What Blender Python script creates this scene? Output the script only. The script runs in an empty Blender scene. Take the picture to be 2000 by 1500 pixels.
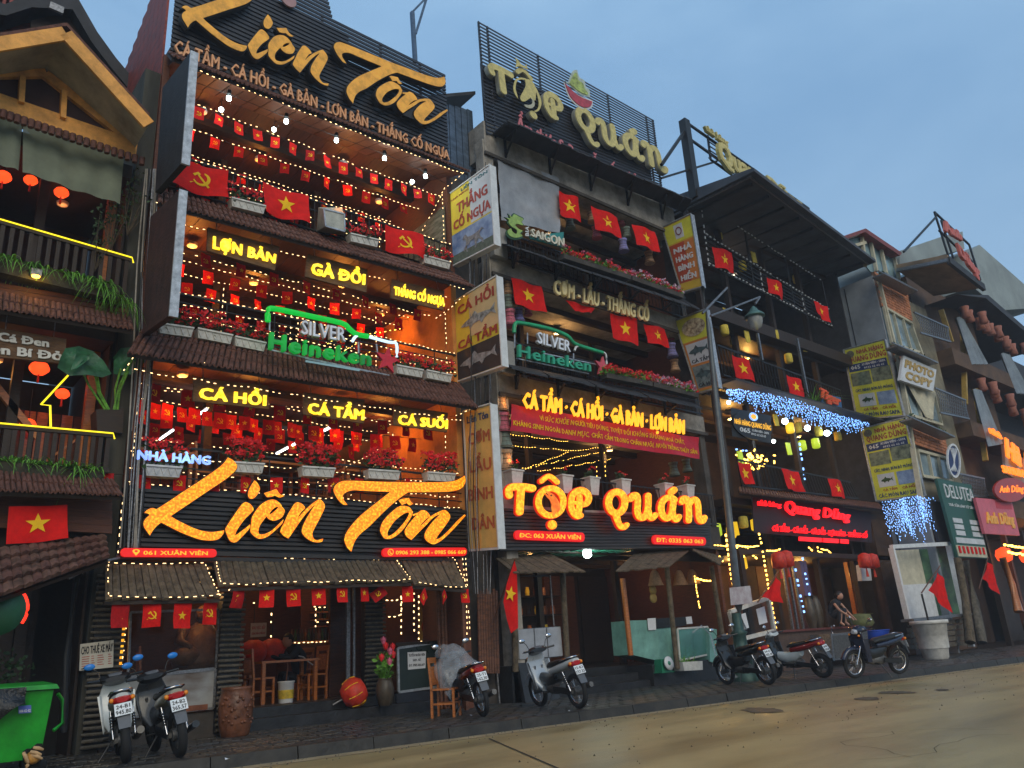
import bpy,math,random
from mathutils import Vector,Matrix
V=Vector
RR=random.Random(11)
sc=bpy.context.scene
COL=sc.collection

# ---------------------------------------------------------------- camera
ROT=Matrix(((0.763612,-0.159826,-0.625581),(-0.642696,-0.281115,-0.712683),(-0.061955,0.946272,-0.317382)))
EYE=V((0.0,-14.0,1.15))
FPX=1550.0
cam_d=bpy.data.cameras.new('camera')
cam=bpy.data.objects.new('camera',cam_d)
COL.objects.link(cam)
cam_d.sensor_width=36
cam_d.lens=FPX/2000*36
cam_d.clip_end=3000
cam.matrix_world=Matrix.Translation(EYE)@ROT.to_4x4()
sc.camera=cam

# ---------------------------------------------------------------- world, sun, exposure
SUN_EL,SUN_ROT=math.radians(14),math.radians(200)
w=bpy.data.worlds.new('World')
sc.world=w
w.use_nodes=True
nt=w.node_tree
nt.nodes.clear()
N=nt.nodes.new
out=N('ShaderNodeOutputWorld');bg=N('ShaderNodeBackground')
sky=N('ShaderNodeTexSky');sky.sky_type='NISHITA';sky.sun_disc=False
sky.sun_elevation=SUN_EL;sky.sun_rotation=SUN_ROT;sky.air_density=1.6;sky.dust_density=2.0;sky.ozone_density=3.0
tc=N('ShaderNodeTexCoord');mp=N('ShaderNodeMapping');mp.inputs['Scale'].default_value=(1,1,2.6)
no=N('ShaderNodeTexNoise');no.inputs['Scale'].default_value=1.7;no.inputs['Detail'].default_value=8;no.inputs['Roughness'].default_value=.55
no.inputs['Distortion'].default_value=.35
rp=N('ShaderNodeValToRGB')
rp.color_ramp.elements[0].position=.34;rp.color_ramp.elements[0].color=(1.75,3.45,5.9,1)
rp.color_ramp.elements[1].position=.68;rp.color_ramp.elements[1].color=(3.0,4.95,7.3,1)
# overcast evening: the clear sky shows only faintly through the cloud, cloud gets a little darker towards +X and towards the horizon
mx=N('ShaderNodeMix');mx.data_type='RGBA';mx.inputs['Factor'].default_value=.88
nt.links.new(tc.outputs['Generated'],mp.inputs['Vector']);nt.links.new(mp.outputs[0],no.inputs['Vector'])
nt.links.new(no.outputs['Fac'],rp.inputs['Fac'])
# cloud pales towards the horizon
sx_=N('ShaderNodeSeparateXYZ');nt.links.new(tc.outputs['Generated'],sx_.inputs[0])
mz=N('ShaderNodeMapRange');mz.inputs['From Min'].default_value=.15;mz.inputs['From Max'].default_value=.75;mz.inputs['To Min'].default_value=.75;mz.inputs['To Max'].default_value=0
nt.links.new(sx_.outputs['Z'],mz.inputs['Value'])
ml=N('ShaderNodeMix');ml.data_type='RGBA';ml.inputs['B'].default_value=(3.3,4.9,6.7,1)
nt.links.new(mz.outputs[0],ml.inputs['Factor']);nt.links.new(rp.outputs[0],ml.inputs['A'])
nt.links.new(sky.outputs[0],mx.inputs['A']);nt.links.new(ml.outputs['Result'],mx.inputs['B'])
nt.links.new(mx.outputs['Result'],bg.inputs['Color']);nt.links.new(bg.outputs[0],out.inputs['Surface'])
bg.inputs['Strength'].default_value=.105
sd=bpy.data.lights.new('sun','SUN');sd.energy=1.3;sd.angle=math.radians(40);sd.color=(1,.88,.66)
sun=bpy.data.objects.new('sun',sd);COL.objects.link(sun)
# direction towards the sun (behind the camera, to the right, diffused by the cloud)
sv=V((math.sin(SUN_ROT)*math.cos(SUN_EL),math.cos(SUN_ROT)*math.cos(SUN_EL),math.sin(SUN_EL)+.35)).normalized()
sun.rotation_euler=sv.to_track_quat('Z','Y').to_euler()
sun.location=sv*60
sc.view_settings.view_transform='Standard';sc.view_settings.look='None'
sc.view_settings.exposure=.18;sc.view_settings.gamma=1;sc.view_settings.use_curve_mapping=False
sc.render.engine='CYCLES'
cy=sc.cycles
cy.use_denoising=True
cy.max_bounces=5;cy.diffuse_bounces=2;cy.glossy_bounces=3;cy.transmission_bounces=4;cy.transparent_max_bounces=6
cy.volume_bounces=0
cy.sample_clamp_indirect=4;cy.sample_clamp_direct=0
cy.caustics_reflective=False;cy.caustics_refractive=False
cy.use_light_tree=True

# ---------------------------------------------------------------- photo measurement helpers (photo pixels -> points on real planes)
def ray(px,py):return ROT@V((px-1000,750-py,-FPX))
def PY(px,py,Y):
    d=ray(px,py);return EYE+d*((Y-EYE.y)/d.y)
def PX(px,py,X):
    d=ray(px,py);return EYE+d*((X-EYE.x)/d.x)
def PZ(px,py,z):
    d=ray(px,py);return EYE+d*((z-EYE.z)/d.z)

class Quad:
    """four corners (top left, top right, bottom right, bottom left); u to the right, v up"""
    def __init__(s,a,b,c,d):
        s.a,s.b,s.c,s.d=[V(p)for p in(a,b,c,d)]
        s.n=((s.b-s.d).cross(s.a-s.c)).normalized() # towards the street for facade quads
        if s.n.length==0:s.n=V((0,-1,0))
    def at(s,u,v,off=0):
        lo=s.d.lerp(s.c,u)if 0<=u<=1 else s.d+(s.c-s.d)*u
        hi=s.a+(s.b-s.a)*u
        return lo+(hi-lo)*v+s.n*off
    def sub(s,u0,v0,u1,v1,off=0):
        return Quad(s.at(u0,v1,off),s.at(u1,v1,off),s.at(u1,v0,off),s.at(u0,v0,off))
def QY(pts,Y):
    q=Quad(*[PY(p[0],p[1],Y)for p in pts])
    if q.n.y>0:q.n=-q.n
    return q
def QX(pts,X):
    q=Quad(*[PX(p[0],p[1],X)for p in pts])
    if q.n.x>0:q.n=-q.n
    return q

# ---------------------------------------------------------------- materials
MT={}
def mat(name,col,rough=.75,metal=0,var=.25,scale=6,bump=.25,bscale=None,spec=.4,stretch=None,alpha=1,trans=0,coat=0,col2=None):
    if name in MT:return MT[name]
    m=bpy.data.materials.new(name);m.use_nodes=True;MT[name]=m
    t=m.node_tree;b=t.nodes['Principled BSDF']
    b.inputs['Roughness'].default_value=rough;b.inputs['Metallic'].default_value=metal
    b.inputs['Specular IOR Level'].default_value=spec
    b.inputs['Coat Weight'].default_value=coat
    if trans:b.inputs['Transmission Weight'].default_value=trans
    if alpha<1:b.inputs['Alpha'].default_value=alpha
    c=V(col[:3])
    if var>0:
        co=t.nodes.new('ShaderNodeTexCoord');ma=t.nodes.new('ShaderNodeMapping')
        if stretch:ma.inputs['Scale'].default_value=stretch
        n=t.nodes.new('ShaderNodeTexNoise');n.inputs['Scale'].default_value=scale;n.inputs['Detail'].default_value=7;n.inputs['Roughness'].default_value=.65
        r=t.nodes.new('ShaderNodeValToRGB')
        lo=c*(1-var);hi=c*(1+var)if col2 is None else V(col2)
        r.color_ramp.elements[0].position=.32;r.color_ramp.elements[1].position=.7
        r.color_ramp.elements[0].color=(*lo,1);r.color_ramp.elements[1].color=(*hi,1)
        t.links.new(co.outputs['Object'],ma.inputs[0]);t.links.new(ma.outputs[0],n.inputs['Vector'])
        t.links.new(n.outputs['Fac'],r.inputs[0]);t.links.new(r.outputs[0],b.inputs['Base Color'])
        if bump:
            n2=t.nodes.new('ShaderNodeTexNoise');n2.inputs['Scale'].default_value=bscale or scale*4;n2.inputs['Detail'].default_value=5
            bp=t.nodes.new('ShaderNodeBump');bp.inputs['Strength'].default_value=bump;bp.inputs['Distance'].default_value=.02
            t.links.new(ma.outputs[0],n2.inputs['Vector']);t.links.new(n2.outputs['Fac'],bp.inputs['Height'])
            t.links.new(bp.outputs[0],b.inputs['Normal'])
        rr=t.nodes.new('ShaderNodeMapRange');rr.inputs['To Min'].default_value=max(0,rough-.12);rr.inputs['To Max'].default_value=min(1,rough+.12)
        t.links.new(n.outputs['Fac'],rr.inputs['Value']);t.links.new(rr.outputs[0],b.inputs['Roughness'])
    else:
        b.inputs['Base Color'].default_value=(*c,1)
    return m
def emit(name,col,st,col2=None,scale=14,base=None,thr=(.4,.6),kind='noise'):
    """lamp / lit lettering; col2 = second colour of the LED dots"""
    if name in MT:return MT[name]
    m=bpy.data.materials.new(name);m.use_nodes=True;MT[name]=m
    t=m.node_tree;b=t.nodes['Principled BSDF']
    b.inputs['Base Color'].default_value=(*(base or[x*.3 for x in col]),1)
    b.inputs['Emission Color'].default_value=(*col,1);b.inputs['Emission Strength'].default_value=st
    b.inputs['Roughness'].default_value=.5
    if col2:
        co=t.nodes.new('ShaderNodeTexCoord')
        n=t.nodes.new('ShaderNodeTexNoise' if kind=='noise' else 'ShaderNodeTexVoronoi');n.inputs['Scale'].default_value=scale
        if kind=='noise':n.inputs['Detail'].default_value=3
        r=t.nodes.new('ShaderNodeValToRGB');r.color_ramp.elements[0].position,r.color_ramp.elements[1].position=thr
        r.color_ramp.elements[0].color=(*col,1);r.color_ramp.elements[1].color=(*col2,1)
        t.links.new(co.outputs['Object'],n.inputs['Vector']);t.links.new(n.outputs[0],r.inputs[0]);t.links.new(r.outputs[0],b.inputs['Emission Color'])
    return m

# ---------------------------------------------------------------- mesh builder
WL={} # world location of thing roots
class MB:
    def __init__(s):s.v=[];s.f=[];s.sm=[]
    def add(s,vs,fs,smooth=False):
        k=len(s.v);s.v.extend([V(p)for p in vs]);s.f.extend([tuple(i+k for i in f)for f in fs]);s.sm.extend([smooth]*len(fs));return s
    def box(s,x0,x1,y0,y1,z0,z1):
        vs=[(x0,y0,z0),(x1,y0,z0),(x1,y1,z0),(x0,y1,z0),(x0,y0,z1),(x1,y0,z1),(x1,y1,z1),(x0,y1,z1)]
        return s.add(vs,[(0,3,2,1),(4,5,6,7),(0,1,5,4),(1,2,6,5),(2,3,7,6),(3,0,4,7)])
    def hexa(s,lo,hi):
        """lo, hi: four points each, same winding"""
        return s.add(list(lo)+list(hi),[(0,3,2,1),(4,5,6,7),(0,1,5,4),(1,2,6,5),(2,3,7,6),(3,0,4,7)])
    def beam(s,p,q,w,h,up=V((0,0,1))):
        p,q=V(p),V(q);d=(q-p).normalized()
        sd=d.cross(up)
        if sd.length<1e-4:sd=d.cross(V((0,1,0)))
        sd.normalize();u=sd.cross(d)
        a,b=sd*w/2,u*h/2
        return s.hexa([p-a-b,p+a-b,q+a-b,q-a-b],[p-a+b,p+a+b,q+a+b,q-a+b])
    def slab(s,q,t,off=0):
        """a board on quad q, front face 'off' in front, t thick behind it"""
        f=[q.a+q.n*off,q.b+q.n*off,q.c+q.n*off,q.d+q.n*off]
        return s.hexa([p-q.n*t for p in f],f)
    def tube(s,pts,r,n=6,cap=True,smooth=True):
        pts=[V(p)for p in pts];rings=[]
        for i,p in enumerate(pts):
            d=(pts[min(i+1,len(pts)-1)]-pts[max(i-1,0)]).normalized()
            a=d.cross(V((0,0,1)))
            if a.length<.05:a=d.cross(V((1,0,0)))
            a.normalize();b=d.cross(a);rr=r[i]if isinstance(r,(list,tuple))else r
            rings.append([p+(a*math.cos(t)+b*math.sin(t))*rr for t in[2*math.pi*k/n for k in range(n)]])
        vs=[p for g in rings for p in g];fs=[]
        for i in range(len(pts)-1):
            for k in range(n):
                fs.append((i*n+k,i*n+(k+1)%n,(i+1)*n+(k+1)%n,(i+1)*n+k))
        s.add(vs,fs,smooth)
        if cap:s.add(rings[0],[tuple(range(n))[::-1]]);s.add(rings[-1],[tuple(range(n))])
        return s
    def lathe(s,prof,c,n=14,smooth=True,sx=1,sy=1,ribs=0):
        """prof: list of (r, z)"""
        c=V(c);vs=[]
        for r,z in prof:
            for k in range(n):
                t=2*math.pi*k/n;q=r*(1-(ribs if k%2 else 0))
                vs.append(c+V((q*math.cos(t)*sx,q*math.sin(t)*sy,z)))
        fs=[(i*n+k,i*n+(k+1)%n,(i+1)*n+(k+1)%n,(i+1)*n+k)for i in range(len(prof)-1)for k in range(n)]
        s.add(vs,fs,smooth)
        if prof[0][0]>1e-3:s.add(vs[:n],[tuple(range(n))[::-1]])
        if prof[-1][0]>1e-3:s.add(vs[-n:],[tuple(range(n))])
        return s
    def ball(s,c,r,n=10,m=6,sx=1,sy=1,sz=1):
        return s.lathe([(r*math.sin(math.pi*i/m)+1e-4,-r*math.cos(math.pi*i/m)*sz)for i in range(m+1)],c,n,True,sx,sy)
    def prism(s,poly,vec):
        """3D polygon extruded by vec"""
        vec=V(vec);n=len(poly);a=[V(p)for p in poly]
        return s.add(a+[p+vec for p in a],[tuple(range(n)),tuple(range(2*n-1,n-1,-1))]+[(i,i+n,(i+1)%n+n,(i+1)%n)for i in range(n)])
    def xf(s,M):
        s.v=[M@p for p in s.v];return s
    def build(s,name,m,parent=None,local=False,kind=None):
        me=bpy.data.meshes.new(name)
        off=V((0,0,0))
        if parent is not None and not local:off=WL.get(parent.name,V((0,0,0)))
        me.from_pydata([tuple(p-off)for p in s.v],[],s.f)
        me.polygons.foreach_set('use_smooth',s.sm);me.materials.append(m)
        me.update()
        o=bpy.data.objects.new(name,me);COL.objects.link(o)
        if parent is not None:o.parent=parent;WL[o.name]=off
        else:WL[o.name]=V((0,0,0))
        if kind:o['kind']=kind
        return o
def tag(o,label=None,cat=None,group=None,kind=None):
    if label:o['label']=label
    if cat:o['category']=cat
    if group:o['group']=group
    if kind:o['kind']=kind
    return o
def thing(name,label,cat,loc=(0,0,0),group=None):
    o=bpy.data.objects.new(name,None);COL.objects.link(o);o.location=loc;o.empty_display_size=.1
    WL[o.name]=V(loc)
    return tag(o,label,cat,group)
def put(name,me,parent,loc=(0,0,0),rot=(0,0,0),scale=(1,1,1)):
    """link a further object that shares mesh data; loc in world coordinates of an unrotated parent"""
    o=bpy.data.objects.new(name,me);COL.objects.link(o)
    off=WL.get(parent.name,V((0,0,0)))if parent is not None else V((0,0,0))
    o.location=V(loc)-off;o.rotation_euler=rot;o.scale=scale
    if parent is not None:o.parent=parent
    WL[o.name]=V(loc)
    return o
def boxpart(name,m,parent,*b):return MB().box(*b).build(name,m,parent)

# ---------------------------------------------------------------- flat shapes and lettering
def smooth(pts,k=4,closed=True):
    """Catmull-Rom through pts; a third element marks a corner"""
    n=len(pts);outp=[]
    P=[V((p[0],p[1]))for p in pts];cor=[len(p)>2 for p in pts]
    rng=range(n)if closed else range(n-1)
    for i in rng:
        p1,p2=P[i],P[(i+1)%n]
        p0=P[i-1]if(closed or i>0)and not cor[i]else p1-(p2-p1)*.5
        p3=P[(i+2)%n]if(closed or i+2<n)and not cor[(i+1)%n]else p2+(p2-p1)*.5
        for j in range(k):
            t=j/k
            outp.append(.5*((2*p1)+(p2-p0)*t+(2*p0-5*p1+4*p2-p3)*t*t+(3*p1-p0-3*p2+p3)*t**3))
    if not closed:outp.append(P[-1])
    return outp
def stroke(pts,w,closed=False,k=4,cap=6):
    """a pen stroke of width w (number or per point) as one outline (or outline + hole when closed)"""
    c=smooth(pts,k,closed);n=len(c)
    ws=[w]*n
    if isinstance(w,(list,tuple)):
        m=len(w);ws=[]
        for i in range(n):
            t=i/k;a=int(t)%m;b=(a+1)%m if closed else min(a+1,m-1);ws.append(w[a]*(1-t%1)+w[b]*(t%1))
    L,Rr=[],[]
    for i in range(n):
        a=c[i-1]if(closed or i>0)else c[0];b=c[(i+1)%n]if(closed or i<n-1)else c[-1]
        d=(b-a).normalized();q=V((-d.y,d.x))*ws[i]/2
        L.append(c[i]+q);Rr.append(c[i]-q)
    if closed:return[L,Rr[::-1]]
    def capp(ct,d,r,s0):
        return[ct+V((math.cos(s0-math.pi*j/cap),math.sin(s0-math.pi*j/cap)))*r for j in range(1,cap)]
    d1=c[-1]-c[-2];d0=c[0]-c[1]
    e=capp(c[-1],d1,ws[-1]/2,math.atan2(d1.y,d1.x)+math.pi/2)
    s=capp(c[0],d0,ws[0]/2,math.atan2(d0.y,d0.x)+math.pi/2)
    return[L+e+Rr[::-1]+s]
def pen(pts,w,closed=False,k=4,grow=0):
    """a pen stroke as (left, right) point pairs plus round end points, for pen_mesh"""
    c=smooth(pts,k,closed);n=len(c);m=len(w)if isinstance(w,(list,tuple))else 0;outp=[]
    for i in range(n):
        if m:t=i/k;a=int(t)%m;b=(a+1)%m if closed else min(a+1,m-1);ww=w[min(a,m-1)]*(1-t%1)+w[b]*(t%1)
        else:ww=w
        a=c[i-1]if(closed or i>0)else c[0];b=c[(i+1)%n]if(closed or i<n-1)else c[-1]
        d=(b-a).normalized();outp.append((c[i],V((-d.y,d.x)),ww/2+grow))
    return outp,closed
def pen_mesh(st,f,y0,y1):
    """f: pen plane -> (x, z); solid between y0 (front) and y1 (back); successive rings creep 0.2 mm forward so crossings never share a plane"""
    pr,closed=st;b=MB();n=len(pr);rows=[]
    def P(p,y):q=f(p);return V((q[0],y,q[1]))
    for i,(c,nn,h)in enumerate(pr):
        e=-.0002*i;rows.append((P(c+nn*h,y0+e),P(c-nn*h,y0+e),P(c+nn*h,y1),P(c-nn*h,y1)))
    vs=[p for r in rows for p in r];fs=[]
    for i in range(n if closed else n-1):
        a,c=4*i,4*((i+1)%n);fs+=[(a,c,c+1,a+1),(a,a+2,c+2,c),(a+1,c+1,c+3,a+3)]
    b.add(vs,fs)
    if not closed:
        for i,sg in((0,1),(n-1,-1)):
            c,nn,h=pr[i];a0=math.atan2(nn.y,nn.x);ring=[c+V((math.cos(a0+sg*math.pi*j/8),math.sin(a0+sg*math.pi*j/8)))*h for j in range(9)]
            e=-.0002*i-.0001;vs=[P(p,y0+e)for p in ring]+[P(p,y1)for p in ring];b.add(vs,[tuple(range(9))]+[(j,j+9,j+10,j+1)for j in range(8)])
    return b
def fill2d(loops,ext):
    """closed 2D loops (holes by nesting) -> (verts, faces) of a solid between z=-ext and z=ext"""
    c=bpy.data.curves.new('c','CURVE');c.dimensions='2D';c.fill_mode='BOTH';c.extrude=ext
    for lp in loops:
        s=c.splines.new('POLY');s.points.add(len(lp)-1)
        for i,p in enumerate(lp):s.points[i].co=(p[0],p[1],0,1)
        s.use_cyclic_u=True
    o=bpy.data.objects.new('c',c);me=bpy.data.meshes.new_from_object(o)
    vs=[tuple(v.co)for v in me.vertices];fs=[tuple(p.vertices)for p in me.polygons]
    bpy.data.meshes.remove(me);bpy.data.objects.remove(o);bpy.data.curves.remove(c)
    return vs,fs
_tc={}
def text2d(s,bold=.02,space=1.0,res=2,shear=0):
    """lettering with baseline 0 and capital height 1; returns verts (z in -.5 .. .5), faces, x extent; heavier weight comes from shifted copies"""
    key=(s,bold,space,res,shear)
    if key in _tc:return _tc[key]
    c=bpy.data.curves.new('t','FONT');c.body=s.replace(chr(272),'D');c.extrude=.5;c.resolution_u=res;c.space_character=space*(1+bold*.8);c.shear=shear
    o=bpy.data.objects.new('t',c);me=bpy.data.meshes.new_from_object(o)
    v0=[v.co.copy()for v in me.vertices];f0=[tuple(p.vertices)for p in me.polygons]
    bpy.data.meshes.remove(me);bpy.data.objects.remove(o);bpy.data.curves.remove(c)
    vs,fs=[],[];b=bold*1.1
    sh=((0,0),)if b<.012 else((-b,0),(b,0),(0,b*.6),(0,-b*.6))if b<.035 else((-b,-b*.5),(-b,b*.5),(b,b*.5),(b,-b*.5),(0,0))
    for i,(dx,dy)in enumerate(sh):
        k=len(vs);vs+=[V((v.x+dx,v.y+dy,v.z+i*.03*(1 if v.z>0 else-1)))for v in v0];fs+=[tuple(j+k for j in f)for f in f0]
    for i,ch in enumerate(s): # close the stroke of the letter with a bar
        if ch==chr(272):
            c=bpy.data.curves.new('t','FONT');c.body=s[:i+1].replace(chr(272),'D');c.space_character=space*(1+bold*.8);c.shear=shear;o=bpy.data.objects.new('t',c);me=bpy.data.meshes.new_from_object(o)
            xe=max(v.co.x for v in me.vertices);bpy.data.meshes.remove(me);bpy.data.objects.remove(o);bpy.data.curves.remove(c)
            k=len(vs);xa,xb=xe-.70-bold,xe-.30+bold;ya,yb=.335-bold*.5,.405+bold*.5;sh_=shear*.37
            vs+=[V((x+sh_,y,z))for z in(-.5,.68)for x,y in((xa,ya),(xb,ya),(xb,yb),(xa,yb))];fs+=[tuple(j+k for j in f)for f in((0,3,2,1),(4,5,6,7),(0,1,5,4),(1,2,6,5),(2,3,7,6),(3,0,4,7))]
    x0=min(v.x for v in vs);x1=max(v.x for v in vs);cap=.73
    vs=[V(((v.x-x0)/(x1-x0),v.y/cap,v.z))for v in vs]
    _tc[key]=(vs,fs,(x1-x0)/cap);return _tc[key]
def letters(q,s,m,parent,depth=.03,off=.0,name='lettering',bold=.02,space=1.0,res=2,shear=0,kind=None):
    """text filling quad q (cap height = quad height), standing 'off' in front and depth thick"""
    vs,fs,_=text2d(s,bold,space,res,shear)
    # the faces at z=+.5 look along +z of the text, which maps to q.n
    b=MB();b.add([q.at(v.x,v.y,off+depth*(v.z+.5))for v in vs],fs)
    return b.build(name,m,parent,kind=kind)
def shape_on(q,loops,m,parent,depth=.03,off=0,name='emblem',norm=None):
    """loops in the unit square of q (or in any units with norm=(x0,y0,w,h))"""
    if norm:loops=[[((p[0]-norm[0])/norm[2],(p[1]-norm[1])/norm[3])for p in lp]for lp in loops]
    vs,fs=fill2d(loops,.5)
    return MB().add([q.at(v[0],v[1],off+depth*(v[2]+.5))for v in vs],fs).build(name,m,parent)
def px_shape(loops,Y,m,parent,depth=.05,name='letter',off=0):
    """loops in photo pixels, standing on the facade plane Y"""
    lw=[[PY(p[0],p[1],Y)for p in lp]for lp in loops]
    vs,fs=fill2d([[(p.x,p.z)for p in lp]for lp in lw],.5)
    return MB().add([(v[0],Y-off-depth*(v[2]+.5),v[1])for v in vs],fs).build(name,m,parent)
def star_pts(r=1,cx=0,cy=0,k=.4,rot=0):
    return[(cx+(r if i%2==0 else r*k)*math.sin(math.pi*i/5+rot),cy+(r if i%2==0 else r*k)*math.cos(math.pi*i/5+rot))for i in range(10)]
def circ(cx,cy,rx,ry=None,n=16):
    ry=ry or rx
    return[(cx+rx*math.cos(2*math.pi*i/n),cy+ry*math.sin(2*math.pi*i/n))for i in range(n)]
def rrect(x0,y0,x1,y1,r,rx=None,n=4):
    rx=rx or r;p=[]
    for cx,cy,a0 in((x1-rx,y1-r,0),(x0+rx,y1-r,90),(x0+rx,y0+r,180),(x1-rx,y0+r,270)):
        for j in range(n+1):
            a=math.radians(a0+90*j/n);p.append((cx+rx*math.cos(a),cy+r*math.sin(a)))
    return p
def hammer_sickle():
    """three loops in about the unit disc"""
    o_=[(.72*math.cos(math.radians(a))+.02,.72*math.sin(math.radians(a))+.02)for a in range(-150,76,15)]
    i_=[(.54*math.cos(math.radians(a))-.06,.56*math.sin(math.radians(a))+.06)for a in range(60,-151,-15)]
    blade=o_+i_
    handle=[(-.62,-.5),(-.48,-.36),(-.78,-.62-.1),(-.9,-.6)]
    handle=[(-.50,-.50),(-.40,-.38),(-.74,-.78+.02),(-.84,-.68)]
    shaft=[(-.30,.30),(-.18,.42),(.78,-.62),(.64,-.74)]
    head=[(-.72,.34),(-.30,.72),(-.06,.50),(-.2,.34),(-.34,.40),(-.52,.16)]
    return[blade],[handle],[shaft],[head]

ORDS='first second third fourth fifth sixth seventh eighth ninth tenth eleventh twelfth thirteenth fourteenth fifteenth'.split()
# ---------------------------------------------------------------- palette
DKWOOD=mat('dark stained wood',(.026,.014,.008),.6,var=.45,scale=5,stretch=(1,1,6),bump=.3)
RUSTWOOD=mat('red brown wood',(.11,.034,.014),.6,var=.4,scale=5,stretch=(1,1,8),bump=.3)
ORWOOD=mat('varnished orange wood',(.42,.13,.025),.35,var=.35,scale=9,stretch=(1,1,5),bump=.12,coat=.3)
BARK=mat('weathered bark plank',(.11,.082,.052),.95,var=.6,scale=7,stretch=(1,1,1),bump=1.0,bscale=22)
LOGEND=mat('stacked log',(.10,.085,.065),.9,var=.5,scale=9,bump=.8)
SLATB=mat('black metal slat',(.034,.028,.024),.34,var=.35,scale=3,bump=.1,stretch=(.3,1,1))
SLATG=mat('dark grey metal slat',(.030,.030,.037),.4,var=.3,scale=3,bump=.1,stretch=(.3,1,1))
BLACK=mat('black painted metal',(.012,.012,.013),.5,var=.3,scale=8,bump=.1)
IRON=mat('worn steel',(.23,.23,.24),.4,.8,var=.5,scale=22,bump=.3)
CHROME=mat('chrome',(.6,.6,.62),.12,1,var=0)
TILE=mat('old clay roof tile',(.12,.05,.035),.85,var=.55,scale=8,bump=.6)
TILE2=mat('mossy clay roof tile',(.12,.062,.038),.9,var=.6,scale=6,bump=.7,col2=(.21,.10,.07))
PLAST=mat('ochre plaster',(.55,.22,.045),.9,var=.3,scale=2,bump=.3)
CONC=mat('stained concrete',(.30,.27,.235),.92,var=.55,scale=1.7,bump=.5,bscale=14)
CONCD=mat('dark stained concrete',(.065,.056,.050),.92,var=.55,scale=1.7,bump=.5,bscale=14)
CONCW=mat('pale grey plaster',(.28,.27,.255),.92,var=.35,scale=1.5,bump=.3,bscale=12)
ROOFD=mat('sooty roofing sheet',(.03,.03,.034),.7,var=.5,scale=3,bump=.3)
REDMET=mat('faded red corrugated sheet',(.23,.05,.04),.6,.2,var=.5,scale=3,stretch=(1,1,4),bump=.3)
BLUEMET=mat('blue grey corrugated sheet',(.09,.13,.19),.45,.4,var=.4,scale=3,stretch=(1,1,3),bump=.2)
SILV=mat('silver sign edge',(.40,.42,.45),.4,.5,var=.4,scale=12,bump=.2)
WHITE=mat('white enamel',(.62,.63,.64),.45,var=.15,scale=5,bump=.1)
WPLAS=mat('white plastic planter',(.58,.56,.52),.5,var=.2,scale=7,bump=.1)
RED=mat('red flag cloth',(.62,.012,.010),.8,var=.18,scale=6,bump=.2,spec=.1)
YEL=mat('yellow flag print',(.85,.50,.02),.8,var=.08,scale=8,bump=0,spec=.1)
LEAF=mat('green leaf',(.12,.31,.035),.55,var=.6,scale=14,bump=.1)
LEAFD=mat('dark green leaf',(.026,.062,.015),.6,var=.6,scale=14,bump=.1)
BIGLEAF=mat('large taro leaf',(.022,.11,.045),.4,var=.45,scale=6,bump=.4)
PETAL=mat('red geranium petal',(.85,.025,.03),.6,var=.35,scale=20,bump=0)
PINK=mat('pink petunia petal',(.75,.16,.28),.6,var=.4,scale=20,bump=0)
CREAM=mat('cream flower',(.7,.5,.62),.6,var=.3,scale=20,bump=0)
GLASS=mat('dark window glass',(.012,.012,.012),.08,var=0,spec=.35,alpha=.16)
GREENT=mat('aquarium glass',(.10,.30,.26),.08,var=.3,scale=4,bump=0,alpha=.5,spec=.7)
MINT=mat('mint green tiles',(.17,.36,.31),.4,var=.3,scale=3,bump=.1)
PAPER=mat('white paper notice',(.66,.67,.7),.8,var=.06,scale=9,bump=0)
INK=mat('black ink',(.015,.015,.02),.7,var=0)
NAVY=mat('navy ink',(.02,.04,.13),.7,var=0)
TEAL=mat('teal lettering',(.02,.13,.16),.6,var=0)
REDINK=mat('red brown ink',(.38,.05,.03),.7,var=.3,scale=20,bump=0)
GOLDP=mat('dull gold sign face',(.42,.27,.06),.5,var=.3,scale=6,bump=.1)
OLIVE=mat('unlit olive gold sign face',(.56,.47,.17),.5,var=.25,scale=8,bump=.1)
PALEP=mat('pale pink lettering',(.55,.16,.18),.6,var=.2,scale=8,bump=0)
ORSIGN=mat('orange gold letter face',(.95,.44,.05),.45,var=.3,scale=5,bump=.05)
COPPER=mat('copper lettering',(.74,.36,.17),.5,var=.25,scale=8,bump=0)
RUBBER=mat('tyre rubber',(.013,.013,.014),.8,var=.2,scale=20,bump=.2)
BLKPLAS=mat('black scooter plastic',(.014,.015,.017),.3,var=.2,scale=8,bump=.05,coat=.3)
GREYPLAS=mat('grey mudguard plastic',(.10,.11,.13),.5,var=.2,scale=10,bump=0)
SEATM=mat('black vinyl seat',(.012,.012,.012),.5,var=.2,scale=20,bump=.15)
ENGINE=mat('greasy engine metal',(.13,.125,.12),.5,.6,var=.5,scale=25,bump=.3)
PLATEM=mat('white number plate',(.72,.75,.78),.5,var=.08,scale=10,bump=0)
TAILR=mat('red tail lamp lens',(.42,.008,.01),.15,var=.2,scale=9,bump=0,coat=.5)
AMBER=mat('amber lens',(.8,.25,.02),.2,var=0)
BLUEMIR=mat('blue mirror back',(.02,.20,.62),.25,var=.1,scale=9,bump=0)
CERAM=mat('glazed brown jar',(.15,.055,.026),.35,var=.55,scale=7,bump=.7,bscale=12)
POTG=mat('grey green ceramic pot',(.06,.045,.03),.4,var=.4,scale=9,bump=.2)
BINM=mat('green plastic bin',(.012,.27,.022),.4,var=.35,scale=3,bump=.2)
BAG=mat('black plastic bag',(.012,.013,.016),.22,var=.3,scale=8,bump=.9)
CLEAR=mat('crumpled clear plastic',(.55,.58,.62),.22,var=.35,scale=7,bump=1.0,bscale=10,alpha=.34)
LANT=mat('red lantern silk',(.55,.035,.015),.55,var=.3,scale=9,bump=.2)
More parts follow.
